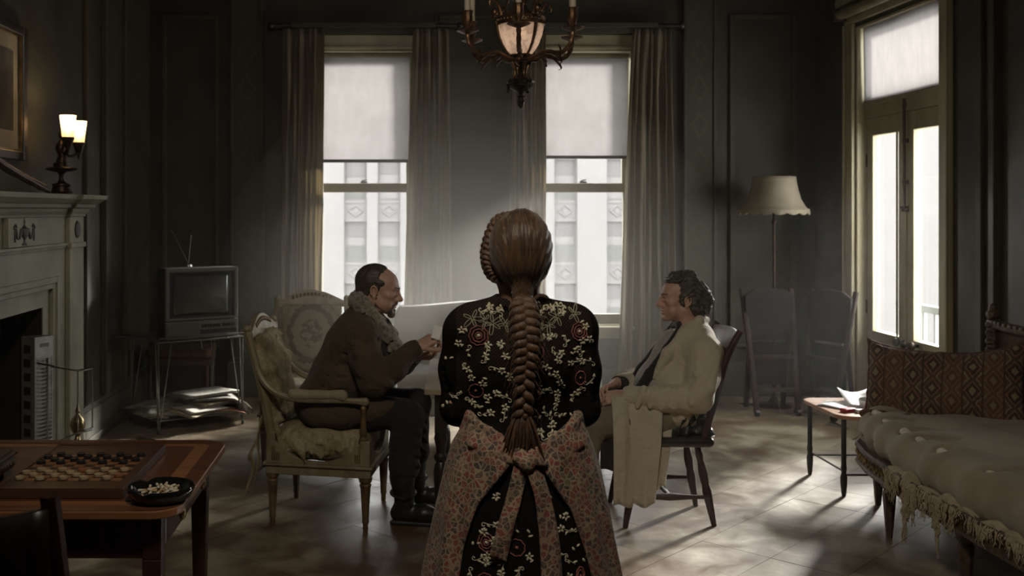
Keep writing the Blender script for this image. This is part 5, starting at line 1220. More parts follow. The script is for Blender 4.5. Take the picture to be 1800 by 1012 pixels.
# ------------------------------------------------------------------ people
def skin_mat(name, c, red, stub=None):
    t = NT(name); v = t.map((1, 1, 1)); n = t.noise(v, 14, 5, .6); n2 = t.noise(v, 120, 3)
    col = t.mix(t.ramp(n, [(.35, 0.0), (.7, .7)]), c, red); t.base(t.mix(t.math('MULTIPLY', n2, .2), col, tuple(x*.6 for x in c)))
    t.set(Roughness=.5, Subsurface_Weight=.12, Subsurface_Radius=(.02, .008, .004), Subsurface_Scale=.3); t.bump(n2, .15, .002); return t.mat
M['skin1'] = skin_mat('weathered_skin', (.56, .36, .27), (.50, .26, .19)); M['skin2'] = skin_mat('ruddy_skin', (.62, .40, .305), (.56, .305, .225)); M['skin3'] = skin_mat('fair_skin', (.50, .30, .21), (.45, .22, .15))
def hair_mat(name, c1, c2, stretch=(40, 40, 3), scale=3.5, rough=.38, gloss=.3, aniso=True):
    t = NT(name); n = t.noise(t.map(stretch), scale, 6, .65, .3); b = t.noise(t.map((1, 1, 1)), 7, 3)
    col = t.ramp(n, [(.3, c2), (.68, c1)]); t.base(t.mix(t.math('MULTIPLY', b, .5), col, c2)); t.set(Roughness=rough, Sheen_Weight=gloss*.3); t.bsdf.inputs['Specular IOR Level'].default_value = .6
    t.bump(n, .7, .006); return t.mat
M['hair1'] = hair_mat('slicked_grey_brown_hair', (.10, .078, .055), (.016, .012, .009), (3, 30, 30)); M['beard1'] = hair_mat('grizzled_beard', (.17, .13, .095), (.05, .036, .026), (30, 30, 12), 4, .7)
M['hair2'] = hair_mat('dark_grey_wavy_hair', (.15, .135, .11), (.016, .014, .012), (7, 26, 26), 4); M['hair3'] = hair_mat('auburn_hair', (.155, .082, .037), (.026, .012, .006), (46, 10, 2.4), 3.2, .34, .5)
M['braid'] = hair_mat('auburn_braid', (.19, .092, .040), (.015, .007, .004), (34, 34, 12), 3.8, .33, .4)
M['eyewhite'] = mat('eye_white', (.55, .52, .47), (.5, .45, .4), 20, .15); M['iris'] = mat('dark_iris', (.03, .028, .025), (.02, .02, .018), 20, .1)
M['lip'] = mat('lip', (.34, .13, .10), (.26, .10, .08), 30, .45)
class Pose:
    def __init__(s, o, fwd, up=(0, 0, 1), sc=1.0): s.o = np.asarray(o, float); s.R = rotm(fwd, up); s.sc = sc
    def p(s, x, y, z): return s.o+s.R@(np.array([x, y, z])*s.sc)
    def e(s, c, r, R=None): return ell(s.p(*c), tuple(q*s.sc for q in r), s.R if R is None else s.R@R)
    def c(s, a, b, ra, rb=None): return rc(s.p(*a), s.p(*b), ra*s.sc, (ra if rb is None else rb)*s.sc)
def face(f, H_, nose=1.0, jowl=0.0, brow=1.0, lips=1.0):
    """x forward, y to the figure's left, z up; eyes at z=0, chin -.115, crown +.115"""
    f.u(H_.e((-.022, 0, .036), (.094, .074, .08)), .02)
    f.u(H_.e((.045, 0, .03), (.047, .058, .052)), .03)
    f.u(H_.e((.034, 0, -.032), (.054, .056, .07)), .03)
    for s in (-1, 1):
        f.u(H_.c((-.012, s*.05, -.05), (.052, s*.024, -.096), .02, .016), .03)
        f.u(H_.e((.058, s*.046, -.022), (.024, .02, .018)), .02)
        f.u(H_.e((.05, s*.04, -.065), (.024, .02+jowl, .026)), .02)
    f.u(H_.e((.073, 0, -.102), (.021, .024, .017)), .018)
    f.u(H_.e((.066, 0, -.071), (.026, .034, .028)), .02)
    for s in (-1, 1):
        f.cut(H_.e((.0985, s*.032, -.002), (.018, .016, .012)), .012)
        f.u(H_.c((.078, s*.045, .017), (.091, s*.010, .013), .009*brow, .0095*brow), .012)
        f.u(H_.e((.0755, s*.031, -.001), (.0145, .0155, .0125)), .003)
        f.cut(H_.e((.093, s*.032, -.0025), (.009, .012, .0048)), .003)
        f.u(H_.c((.080, s*.045, -.013), (.088, s*.02, -.015), .004, .005), .008)
    f.u(H_.c((.080, 0, .004), (.089, 0, -.036), .012, .0145), .010)
    f.u(H_.c((.089, 0, .010), (.103+.004*nose, 0, -.03), .0085, .0112*nose), .014)
    f.u(H_.e((.1055+.006*nose, 0, -.037), (.0125, .0125, .0105)), .012)
    for s in (-1, 1):
        f.u(H_.e((.098, s*.0125, -.0415), (.0115, .0085, .0085)), .008); f.cut(H_.e((.104, s*.0065, -.0505), (.006, .0035, .0035)), .003)
        f.cut(H_.c((.098, s*.022, -.045), (.086, s*.034, -.068), .0025, .002), .008)
    f.u(H_.e((.0915, 0, -.0645), (.0105, .0235, .0068*lips)), .006); f.u(H_.e((.0885, 0, -.0775), (.0105, .021, .0075*lips)), .006)
    f.cut(H_.e((.099, 0, -.0708), (.0125, .026, .0017)), .003); f.cut(H_.e((.092, 0, -.0885), (.008, .022, .005)), .010)
    for s in (-1, 1):
        er = rotm((.95, s*.35, 0), (-.2, 0, 1))
        f.u(H_.e((-.013, s*.072, -.012), (.016, .005, .027), er), .006)
        arc = [(-.013+.016*math.cos(t)-.003*math.sin(t), s*(.0765+.004*math.sin(t*.5+.6)), -.009+.026*math.sin(t)) for t in np.linspace(.15, 4.0, 9)]
        for a_, b_ in zip(arc[:-1], arc[1:]): f.u(H_.c(a_, b_, .0040), .003)
        f.u(H_.e((-.010, s*.074, -.036), (.008, .005, .009)), .006)
        f.cut(H_.e((-.011, s*.082, -.008), (.009, .007, .015), er), .004); f.u(H_.e((.001, s*.0735, -.014), (.005, .005, .008)), .004)
def eyes(H_, org, parent, gaze=(1, 0, 0)):
    for s in (-1, 1):
        c = H_.p(.0785, s*.031, -.002)-org; r = .0122*H_.sc
        e = MB().ball(tuple(c), r, 14, 10).build('eye', M['eyewhite'], parent, smooth=True)
        g = H_.R@ax(np.asarray(gaze)); MB().ball(tuple(c+g*r*.55), r*.52, 12, 8).build('iris', M['iris'], e, smooth=True)
def hand(f, W, d, n, ts, curl=(.5, .7, .5), sc=1.0, spread=.0, thumb=(.55, .7, .35), extra=None):
    """W wrist, d towards the knuckles, n palm normal (fingers curl towards it), ts thumb side along n x d"""
    W = np.asarray(W, float); d = ax(d); n = np.asarray(n, float); n = ax(n-d*(n@d)); s = np.cross(n, d)*ts
    f.u(rc(W-d*.03, W+d*.012, .027*sc, .025*sc), .01)
    K = []
    for i in range(4):
        off = (1.5-i)*.0195*sc; k = W+d*((.088, .092, .088, .08)[i]*sc)+s*off-n*(.004*sc if i in (1, 2) else 0)
        f.u(rc(W+d*.012*sc+s*off*.72, k, .0145*sc, .0108*sc), .012); K.append(k)
    f.u(ell(W+d*.045*sc+n*.008*sc, (.042*sc, .034*sc, .014*sc), np.stack([d, s, n], 1)), .012)
    for i in range(4):
        L = (.074, .082, .076, .06)[i]*sc; p = K[i]; a = 0; r0 = (.0092, .0094, .009, .0082)[i]*sc
        cu = curl[i] if hasattr(curl[0], '__len__') else curl
        for j, (fr, c) in enumerate(zip((.45, .31, .24), cu)):
            a += c; v = d*math.cos(a)+n*math.sin(a)+s*spread*(1.5-i)*.12; q = p+ax(v)*L*fr
            f.u(rc(p, q, r0*(1-.1*j), r0*(.92-.1*j)), .003); p = q
    p = W+d*.022*sc+s*.028*sc; v = ax(d*thumb[0]+s*thumb[1]+n*thumb[2])
    for L, r0, r1, b in ((.044, .0135, .0112, 0), (.033, .011, .0098, .35), (.027, .0098, .008, .5)):
        v = ax(v*(1-b)+b*ax(d*.9+n*.45-s*.15)); q = p+v*L*sc; f.u(rc(p, q, r0*sc, r1*sc), .006); p = q
def fabric(name, c1, c2, scale=6, bscale=160, b=.4, sheen=.25, rough=.9, cord=0):
    t = NT(name); v = t.map((1, 1, 1)); n = t.noise(v, scale, 5, .6); f = t.noise(v, bscale, 3); fold = t.noise(t.map((1, 1, 1)), 16, 3, .5, .8)
    t.base(t.mix(t.math('MULTIPLY', f, .35), t.ramp(n, [(.32, c2), (.68, c1)]), tuple(x*.5 for x in c2))); t.set(Roughness=rough, Sheen_Weight=sheen)
    t.bump(t.math('ADD', t.math('MULTIPLY', f, .18), fold), min(1, b*2), .02); return t.mat

# ---- the bearded man on the left, facing +x
O1 = np.array([-.35, 5.42, 0.0]); m1 = top('person', tuple(O1), 'seated bearded man in brown coat with shaggy fleece collar, holding up a card', 'person')
H1 = Pose((-.073, 5.42, 1.196), (1, -.10, -.13), (.13, 0, 1), 1.09)
f = F(); face(f, H1, 1.05, 0, 1.15, .9)
f.u(rc((-.10, 5.42, 1.13), (-.15, 5.42, 1.02), .058, .066), .03)
f.u(ell((-.17, 5.42, .93), (.10, .17, .12)), .05).u(ell((-.26, 5.42, .72), (.10, .13, .18)), .06).u(ell((-.35, 5.42, .57), (.11, .14, .10)), .06)
nS, nE, nW = np.array([-.145, 5.255, .955]), np.array([-.095, 5.20, .745]), np.array([.118, 5.245, .905])
fS, fE, fW = np.array([-.135, 5.585, .955]), np.array([-.01, 5.66, .76]), np.array([.125, 5.50, .832])
f.chain([nS, nE], [.06, .045], .03).chain([nE, nW], [.045, .03], .02).chain([fS, fE], [.06, .045], .03).chain([fE, fW], [.045, .03], .02)
for hy, kn, an in ((5.32, (.085, 5.285, .555), (.06, 5.275, .12)), (5.52, (.13, 5.57, .56), (.12, 5.60, .12))):
    f.chain([(-.33, hy, .56), kn], [.075, .05], .03).chain([kn, an], [.05, .035], .02)
hand(f, nW+np.array([.012, 0, .008]), (.80, .05, .46), (.30, .55, -.62), 1, ((.75, .95, .35), (.95, 1.0, .4), (1.15, 1.05, .5), (1.3, 1.1, .5)), .98, thumb=(.75, .35, .6))
hand(f, fW, (.9, -.35, .0), (.1, -.3, .9), -1, ((.5, .6, .4), (.6, .7, .5), (.7, .8, .5), (.8, .8, .5)), .95, thumb=(.7, .5, .5))
body = soft(f, 'body', M['skin1'], m1, .0036, org=O1)
eyes(H1, O1, m1, (1, .05, -.12))
def headshell(H_, grow):
    g = F(); g.u(H_.e((-.022, 0, .036), (.094+grow, .074+grow, .08+grow)), .02).u(H_.e((.045, 0, .03), (.047+grow, .058+grow, .052+grow)), .03).u(H_.e((-.055, 0, -.035), (.05+grow, .058+grow, .06)), .03); return g
# hair slicked back
hs = headshell(H1, .0055)
f = F(); f.u(hs.prim(), .001); reg = F().u(H_e := H1.e((-.095, 0, .060), (.135, .10, .125)), .002).u(H1.e((-.10, 0, -.03), (.068, .09, .07)), .01).u(H1.e((-.006, 0, .005), (.028, .1, .03)), .01).u(H1.e((.010, 0, .034), (.034, .1, .024)), .012)
f.u(H1.c((-.085, .03, -.05), (-.095, .04, -.085), .03, .014), .02).u(H1.c((-.085, -.03, -.05), (-.098, -.035, -.095), .03, .012), .02)
f.inter(reg.prim(), .016)
for s in (-1, 1): f.cut(H1.e((-.014, s*.084, -.016), (.024, .022, .036)), .006)
sk = lambda P: .0014*np.sin(((P-H1.o)@H1.R[:, 1])*420+6*np.sin(((P-H1.o)@H1.R[:, 2])*30))
soft(f, 'hair', M['hair1'], m1, .0035, sk, org=O1)
f = F()
for s in (-1, 1):
    f.u(H1.c((.096, s*.006, -.0555), (.082, s*.028, -.066), .0055, .006), .006).u(H1.c((.082, s*.028, -.066), (.071, s*.034, -.092), .006, .009), .008)
    f.u(H1.c((.071, s*.034, -.092), (.073, s*.016, -.113), .010, .013), .01).u(H1.c((.0, s*.067, -.035), (.0, s*.06, -.072), .004, .005), .01).u(H1.c((.0, s*.06, -.072), (.055, s*.036, -.104), .005, .007), .01)
f.u(H1.e((.077, 0, -.112), (.019, .022, .02)), .01).u(H1.e((.088, 0, -.0925), (.007, .012, .008)), .006)
soft(f, 'beard', M['beard1'], m1, .003, waves(.0012, 300, 4), org=O1)
f = F()
for s in (-1, 1): f.u(H1.c((.081, s*.05, .020), (.098, s*.013, .0165), .005, .006), .004)
soft(f, 'eyebrows', M['beard1'], m1, .003, waves(.001, 300, 5), org=O1)
# brown coat
M['suede'] = fabric('brown_suede_coat', (.105, .072, .038), (.058, .039, .021), 7, 140, .55, .08)
f = F()
f.u(ell((-.375, 5.42, .60), (.145, .215, .14)), .03).u(ell((-.29, 5.42, .73), (.155, .20, .16)), .07).u(ell((-.205, 5.42, .90), (.155, .20, .15)), .07).u(ell((-.17, 5.42, 1.0), (.115, .17, .09)), .06)
for S, E, W in ((nS, nE, nW), (fS, fE, fW)):
    f.u(rc((-.16, 5.42, 1.03), S+np.array([-.005, 0, .01]), .075, .082), .05)
    f.chain([S, (S+E)/2+np.array([-.012, 0, -.005]), E], [.086, .084, .074], .03).chain([E, (E+W)/2+np.array([0, 0, -.012]), W-np.array([.03, 0, .018])], [.074, .064, .05], .03)
    d = ax(W-E); f.u(rc(W-d*.075, W-d*.012, .046, .047), .008).cut(rc(W-d*.02, W+d*.05, .034, .036), .004)
    r = np.random.RandomState(int(S[1]*100) % 97)
    for q in range(8):      # folds across the sleeve
        t = .25+q*.1; c = S+(E-S)*min(t*1.2, 1)+(W-E)*max(0, t-.8)*1.1; n_ = np.array([.7, r.uniform(-.6, .3), r.uniform(-.3, .5)]); a = c-ax(n_)*.0; side = np.array([0, -1 if S is nS else 1, 0])
        f.u(rc(c+side*.060+np.array([-.055, 0, .03+r.uniform(-.02, .02)]), c+side*.062+np.array([.055, 0, -.03+r.uniform(-.02, .02)]), .020, .012), .022)
for q in range(7):
    z = .60+q*.055; x = -.42+q*.03; f.cut(rc((x, 5.24, z), (x+.16, 5.225, z-.05+.012*q), .006, .004), .02)
f.chain([(-.40, 5.25, .56), (-.25, 5.22, .565), (-.1, 5.235, .585), (-.02, 5.26, .60)], [.055, .055, .05, .04], .04).chain([(-.40, 5.60, .56), (-.1, 5.6, .6)], [.06, .045], .04)
f.cut(ell((.02, 5.42, .86), (.09, .075, .30)), .02); f.cut(ell((-.07, 5.42, 1.13), (.085, .095, .12)), .02)
soft(f, 'coat', M['suede'], m1, .0055, waves(.0035, 26, 3, stretch=(1, 1, .7)), org=O1)
M['fleece'] = mat('curly_fleece', (.34, .30, .235), (.15, .125, .095), 70, .95, bump=1.0, bscale=110, dist=.012, sheen=.4)
f = F()
for s in (-1, 1):
    y = lambda q: 5.42+s*q
    f.chain([(-.195, y(0), 1.135), (-.18, y(.055), 1.125), (-.135, y(.092), 1.085), (-.08, y(.096), 1.03), (-.022, y(.078), .965), (.012, y(.075), .90), (.018, y(.085), .83)], [.034, .034, .035, .035, .034, .032, .022], .03)
    f.chain([(-.185, y(0), 1.165), (-.165, y(.06), 1.155), (-.11, y(.088), 1.09)], [.025, .025, .024], .02)
soft(f, 'fleece_collar', M['fleece'], m1, .0045, waves(.0055, 130, 9, 8), org=O1)
M['shirtdark'] = fabric('dark_shirt', (.022, .02, .018), (.014, .013, .012), 8)
soft(F().u(ell((-.10, 5.42, .86), (.10, .13, .22)), .03).u(ell((-.22, 5.42, .66), (.15, .15, .16)), .05), 'shirt', M['shirtdark'], m1, .009, org=O1)
M['trousers1'] = fabric('charcoal_wool_trousers', (.026, .023, .019), (.014, .0125, .0105), 12, 200, .4, .06)
f = F().u(ell((-.33, 5.42, .56), (.15, .185, .10)), .03)
for hy, kn, an in ((5.32, (.085, 5.285, .555), (.06, 5.275, .30)), (5.52, (.13, 5.57, .56), (.125, 5.60, .30))):
    f.chain([(-.30, hy, .56), (np.array([-.30, hy, .56])+np.array(kn))/2+np.array([0, 0, .01]), kn], [.10, .095, .078], .03).chain([kn, np.array(kn)*.5+np.array(an)*.5+np.array([-.01, 0, 0]), an], [.078, .075, .08], .03)
    for q in range(4): c = np.array(kn)+np.array([-.07, -.045, -.03-q*.055]); f.u(rc(c, c+np.array([.12, -.022, -.05]), .016, .010), .03)
soft(f, 'trousers', M['trousers1'], m1, .0065, waves(.004, 30, 6), org=O1)
M['boot'] = mat('black_boot_leather', (.022, .020, .018), (.012, .011, .010), 18, .38, bump=.3, bscale=50)
def boot(name, an, toe, parent, org, m, sole=True):
    a = np.array(an); t = np.array(toe); d = ax((t-a)*np.array([1, 1, 0])); heel = np.array([a[0], a[1], .055])-d*.025
    hi = .24 if name == 'boot' else .015
    f = F().chain([a+np.array([0, 0, hi]), a+np.array([-.005, 0, hi*.5]), heel+d*.03+np.array([0, 0, .06])], [.068, .058, .052] if name == 'boot' else [.042, .044, .05], .03).u(rc(heel+np.array([0, 0, .0]), heel+d*.13, .042, .042), .03).u(rc(heel+d*.13, heel+d*.225-np.array([0, 0, .012]), .044, .036), .03)
    s = F().u(rbox(heel+d*.095-np.array([0, 0, .044]), (.135, .042, .012), .01, rotm(d)), .01).u(rbox(heel-np.array([0, 0, .045])+d*.01, (.038, .038, .012), .006, rotm(d)), .004).u(rc(heel+d*.18-np.array([0, 0, .043]), heel+d*.21-np.array([0, 0, .043]), .012), .01)
    f.cut(half((0, 0, 1), (0, 0, .018)), .006)
    o = soft(f, name, m, parent, .006, waves(.0025, 45, 2), org=org); soft(s, 'sole', M['dark'], o, .006, org=org)
    if name != 'boot': return
    b = MB(); b.m = Matrix.Translation(Vector(a-org+np.array([0, 0, .04]))); b.tube([(.062*math.cos(q), .06*math.sin(q), .012*math.sin(q)) for q in np.linspace(0, 2*PI, 20, endpoint=False)], .009, 6, True, flat=.6); b.box(-.012, .014, -.076, -.068, -.016, .016); b.build('strap', M['dark'], o, smooth=30)
boot('boot', (.055, 5.275, .12), (.26, 5.235, .05), m1, O1, M['boot']); boot('boot', (.125, 5.60, .12), (.33, 5.57, .05), m1, O1, M['boot'])
for p in ((.085, 5.212, .845), (.0, 5.335, .80), (-.012, 5.335, .63)):
    MB().ball(tuple(np.array(p)-O1), (.007, .005, .007), 10, 6).build('button', M['brass'], m1, smooth=True)
cd = top('playing_card', (.226, 5.215, .992), 'white card held up between the fingers of the bearded man', 'card'); cd.rotation_euler = (.25, .25, 1.45)
MB().box(-.0008, .0008, -.022, .022, -.034, .034).build('card', mat('white_card', (.92, .91, .88), (.9, .88, .86), 5, .6), cd); MB().box(.0009, .0012, -.018, .018, -.03, .03).build('card_back', M['dark'], cd)

# ---- the man in the pale coat on the right, facing -x
O2 = np.array([1.42, 5.42, 0.0]); m2 = top('person', tuple(O2), 'seated dark-haired man in pale trench coat leaning back with clasped hands', 'person')
H2 = Pose((1.522, 5.42, 1.148), (-1, -.06, .03), (.03, 0, 1), 1.04)
f = F(); face(f, H2, 1.1, .008, 1.1, 1.0)
f.u(rc((1.545, 5.42, 1.06), (1.57, 5.42, .95), .062, .07), .03)
f.u(ell((1.56, 5.42, .86), (.11, .17, .13)), .05).u(ell((1.46, 5.42, .66), (.14, .15, .15)), .06).u(ell((1.44, 5.42, .53), (.13, .15, .08)), .06)
nS, nE, nW = np.array([1.60, 5.235, .88]), np.array([1.545, 5.185, .665]), np.array([1.205, 5.29, .655])
fS, fE, fW = np.array([1.57, 5.61, .88]), np.array([1.45, 5.66, .68]), np.array([1.20, 5.47, .69])
f.chain([nS, nE], [.058, .045], .03).chain([nE, nW], [.045, .029], .02).chain([fS, fE], [.058, .045], .03).chain([fE, fW], [.045, .029], .02)
for hy, kn, an in ((5.32, (1.03, 5.30, .50), (.97, 5.29, .1)), (5.52, (1.05, 5.58, .50), (1.0, 5.6, .1))): f.chain([(1.42, hy, .52), kn], [.075, .05], .03).chain([kn, an], [.05, .035], .02)
hand(f, nW+np.array([-.008, .004, 0]), (-.86, .32, -.18), (-.25, .62, -.45), -1, ((.6, .7, .4), (.65, .75, .4), (.7, .8, .4), (.75, .8, .4)), .98, thumb=(.8, .3, .4))
hand(f, fW+np.array([-.01, -.01, 0]), (-.75, -.45, -.22), (-.3, -.5, -.6), 1, ((.5, .6, .4), (.55, .7, .4), (.6, .7, .4), (.7, .8, .4)), .98, thumb=(.8, .35, .35))
soft(f, 'body', M['skin2'], m2, .0036, org=O2)
eyes(H2, O2, m2, (1, -.05, .02))
f = F(); f.u(headshell(H2, .012).prim(), .001)
r = np.random.RandomState(3); 
def lock(a, b, c, r0, r1):
    f.chain([H2.p(*a), H2.p(*b), H2.p(*c)], [r0, r0*1.05, r1], .012)
for s in (-1, 1):
    lock((.07, s*.015, .075), (.03, s*.03, .115), (-.05, s*.03, .125), .017, .022); lock((.062, s*.045, .07), (.02, s*.06, .095), (-.05, s*.06, .1), .016, .022)
    lock((.048, s*.062, .045), (-.01, s*.082, .062), (-.07, s*.07, .05), .013, .024); lock((.03, s*.074, .018), (-.01, s*.086, .035), (-.06, s*.08, .018), .012, .022)
    lock((-.03, s*.07, .09), (-.08, s*.06, .07), (-.125, s*.035, .03), .02, .024); lock((-.06, s*.075, .03), (-.10, s*.06, -.01), (-.125, s*.04, -.045), .022, .02)
    lock((-.045, s*.08, -.01), (-.075, s*.07, -.05), (-.10, s*.05, -.09), .018, .014); lock((-.05, s*.065, -.045), (-.08, s*.05, -.085), (-.09, s*.04, -.118), .018, .009)
    lock((.022, s*.072, .0), (.012, s*.074, -.02), (.006, s*.07, -.038), .009, .004)
for q in range(5): lock((-.09, (q-2)*.022, .06), (-.13, (q-2)*.022, .0), (-.125+.01*(q % 2), (q-2)*.022, -.07), .024, .014)
reg = F().u(H2.e((-.105, 0, .03), (.155, .12, .16)), .004).u(H2.e((.02, 0, .115), (.085, .085, .05)), .01).u(H2.e((.006, 0, .0), (.028, .1, .05)), .008); f.inter(reg.prim(), .006)
for s in (-1, 1): f.cut(H2.e((-.012, s*.088, -.016), (.018, .02, .028)), .006)
cw = lambda P: .0022*np.sin(((P-H2.o)@H2.R[:, 2])*230+9*np.sin(((P-H2.o)@H2.R[:, 0])*35)) + .0012*np.sin(((P-H2.o)@H2.R[:, 2])*620+14*np.sin(((P-H2.o)@H2.R[:, 0])*50)+((P-H2.o)@H2.R[:, 1])*200)
soft(f, 'hair', M['hair2'], m2, .0034, cw, org=O2)
f = F()
for s in (-1, 1): f.u(H2.c((.082, s*.05, .021), (.097, s*.012, .017), .0045, .0058), .004)
soft(f, 'eyebrows', M['hair2'], m2, .003, org=O2)
M['trench'] = fabric('pale_trench_cloth', (.66, .585, .45), (.55, .485, .37), 5, 180, .35, .1, .8)
f = F()
f.u(ell((1.565, 5.42, .86), (.135, .195, .155)), .05).u(ell((1.50, 5.42, .70), (.165, .20, .15)), .07).u(ell((1.475, 5.42, .56), (.155, .205, .11)), .05).u(ell((1.585, 5.42, .96), (.095, .16, .075)), .05)
for S, E, W in ((nS, nE, nW), (fS, fE, fW)):
    f.u(rc((1.575, 5.42, .985), S+np.array([0, 0, .008]), .066, .078), .05)
    f.chain([S, (S+E)/2+np.array([.008, 0, 0]), E], [.084, .082, .072], .03).chain([E, (E+W)/2+np.array([0, 0, -.008]), W+np.array([.03, 0, 0])], [.072, .064, .05], .03)
    d = ax(W-E); f.u(rc(W-d*.08, W-d*.02, .047, .049), .01).cut(rc(W-d*.03, W+d*.06, .036, .038), .004)
    side = -1 if S is nS else 1; r = np.random.RandomState(5 if side < 0 else 6)
    for q in range(6):
        c = S+(E-S)*(.2+.15*q)+np.array([0, side*.066, 0]); f.u(rc(c+np.array([.05, 0, .045]), c+np.array([-.055, side*.004, -.035+r.uniform(-.02, .02)]), .018, .010), .022)
    for q in range(5):
        c = E+(W-E)*(.15+.17*q)+np.array([0, side*.05, 0]); f.u(rc(c+np.array([.02, 0, .05]), c+np.array([-.015, side*.004, -.045]), .015, .010), .022)
f.cut(ell((1.365, 5.42, .80), (.135, .062, .30), rotm((1, 0, -.75), (.75, 0, 1))), .015); f.cut(ell((1.515, 5.42, 1.09), (.10, .085, .115)), .015)
for s in (-1, 1): f.chain([(1.655, 5.42+s*.02, 1.035), (1.60, 5.42+s*.085, 1.04), (1.53, 5.42+s*.098, .985)], [.022, .022, .02], .012); f.chain([(1.53, 5.42+s*.098, .985), (1.43, 5.42+s*.105, .87), (1.355, 5.42+s*.1, .75)], [.022, .03, .016], .02)
soft(f, 'trench_coat', M['trench'], m2, .0055, waves(.003, 24, 11), org=O2)
# coat skirts hanging beside the chair
def drape(name, m, fn, nu, nv, parent, org, solid=.006): 
    b = MB(); b.grid(lambda u, v: tuple(np.asarray(fn(u, v))-org), nu, nv); return b.build(name, m, parent, smooth='all', solid=solid)
def panel(x0t, x1t, x0b, x1b, y, zt, zb, ph, n):
    return lambda u, v: (lerp(lerp(x0t, x0b, v), lerp(x1t, x1b, v), u), y+.085*(1-v)**4+.03*(u if ph < 1 else 1-u)+.006*math.sin(u*PI*n+ph)*v+.004*math.sin(u*9+v*3+ph)-.012*math.exp(-((u-.5)/.12)**2)*v, lerp(zt, zb, v)+.012*math.sin(u*5+ph)*v)
drape('coat_skirt', M['trench'], panel(1.12, 1.26, 1.115, 1.215, 5.165, .67, .118, .4, 2.2), 24, 20, m2, O2)
drape('coat_skirt', M['trench'], panel(1.20, 1.38, 1.215, 1.325, 5.16, .67, .125, 2.4, 2.0), 24, 20, m2, O2)
drape('coat_skirt', M['trench'], panel(1.29, 1.44, 1.31, 1.385, 5.20, .56, .20, 3.4, 1.6), 20, 16, m2, O2)
M['satin'] = mat('dark_satin_lining', (.022, .019, .018), (.012, .011, .010), 8, .22, bump=.9, bscale=22, dist=.02, coat=.6)
drape('coat_lining', M['satin'], lambda u, v: (1.44+.19*u+.03*math.sin(v*3+u*4), 5.245+.02*math.sin(u*14+v*5)+.014*math.sin(v*19), lerp(.66, .455, v)), 26, 20, m2, O2)
drape('coat_lining', M['shirtdark'], lambda u, v: (1.07+.11*u, 5.26+.02*math.sin(u*6), lerp(.47, .285, v)-.02*u), 10, 8, m2, O2)
M['shirt2'] = fabric('pale_grey_shirt', (.46, .44, .41), (.38, .36, .33), 8, 200, .3)
f = F().u(ell((1.47, 5.42, .83), (.105, .10, .19), rotm((1, 0, -.5), (.5, 0, 1))), .03).u(ell((1.40, 5.42, .68), (.12, .12, .13)), .05); f.cut(ell((1.50, 5.42, 1.06), (.075, .06, .09)), .02)
soft(f, 'shirt', M['shirt2'], m2, .007, waves(.003, 30, 2), org=O2)
f = F().chain([(1.50, 5.355, 1.0), (1.43, 5.34, .89), (1.34, 5.335, .76), (1.27, 5.33, .66)], [.012, .02, .026, .028], .02).chain([(1.50, 5.485, 1.0), (1.34, 5.505, .76), (1.27, 5.5, .66)], [.012, .026, .028], .02).u(rc((1.485, 5.42, 1.0), (1.50, 5.36, 1.02), .014), .02)
soft(f, 'waistcoat', M['shirtdark'], m2, .006, org=O2)
f = F()
for W, E in ((nW, nE), (fW, fE)): d = ax(W-E); f.u(rc(W-d*.05, W-d*.012, .038, .037), .004).cut(rc(W-d*.02, W+d*.03, .030), .003)
soft(f, 'cuffs', M['shirtdark'], m2, .005, org=O2)
M['khaki'] = fabric('khaki_trousers', (.27, .225, .155), (.215, .175, .12), 6, 200, .35, .2)
f = F().u(ell((1.40, 5.42, .53), (.16, .19, .09)), .03)
for hy, kn, an in ((5.31, (1.035, 5.30, .51), (.985, 5.29, .12)), (5.52, (1.05, 5.58, .51), (1.0, 5.6, .12))):
    f.chain([(1.38, hy, .535), (np.array([1.38, hy, .535])+np.array(kn))/2, kn], [.095, .09, .075], .03).chain([kn, np.array(an)+np.array([.01, 0, .2]), an], [.072, .065, .065], .03)
    for q in range(5): f.cut(rc((1.07+q*.05, hy-.09, .56), (1.10+q*.05, hy-.095, .48), .006, .004), .02)
soft(f, 'trousers', M['khaki'], m2, .0065, waves(.0035, 28, 8), org=O2)
boot('shoe', (.985, 5.29, .12), (.78, 5.29, .05), m2, O2, M['boot']); boot('shoe', (1.0, 5.60, .12), (.8, 5.6, .05), m2, O2, M['boot'])
# ---- the woman in the middle, standing with her back to us (facing +y)
O3 = np.array([.36, 2.85, 0.0]); wm = top('person', tuple(O3), 'woman with long auburn braid seen from behind in black embroidered dress and floral apron', 'person')
H3 = Pose((.352, 2.865, 1.492), (0, 1, .02), (0, -.02, 1), 1.0)
f = F(); face(f, H3, .8, 0, .7, 1.1)
f.u(rc((.352, 2.855, 1.42), (.355, 2.85, 1.30), .054, .06), .03)
f.u(ell((.357, 2.86, 1.2), (.13, .085, .12)), .05).u(ell((.357, 2.86, 1.04), (.11, .08, .12)), .06).u(ell((.36, 2.86, .93), (.14, .10, .11)), .06)
for s in (-1, 1):
    S, E, W = np.array([.357+s*.15, 2.86, 1.285]), np.array([.357+s*.18, 2.875, 1.06]), np.array([.357+s*.055, 3.03, 1.03])
    f.chain([S, E], [.045, .036], .03).chain([E, W], [.036, .024], .02); f.chain([(.36+s*.08, 2.86, .9), (.36+s*.08, 2.87, .48), (.36+s*.08, 2.85, .1)], [.075, .05, .035], .03).chain([(.36+s*.08, 2.85, .09), (.36+s*.09, 2.99, .05)], [.036, .03], .02)
    hand(f, W, (-s*.85, .35, -.1), (-s*.3, -.8, .1), 1 if s > 0 else -1, ((.4, .5, .3),)*4, .85)
soft(f, 'body', M['skin3'], wm, .0045, org=O3); eyes(H3, O3, wm)
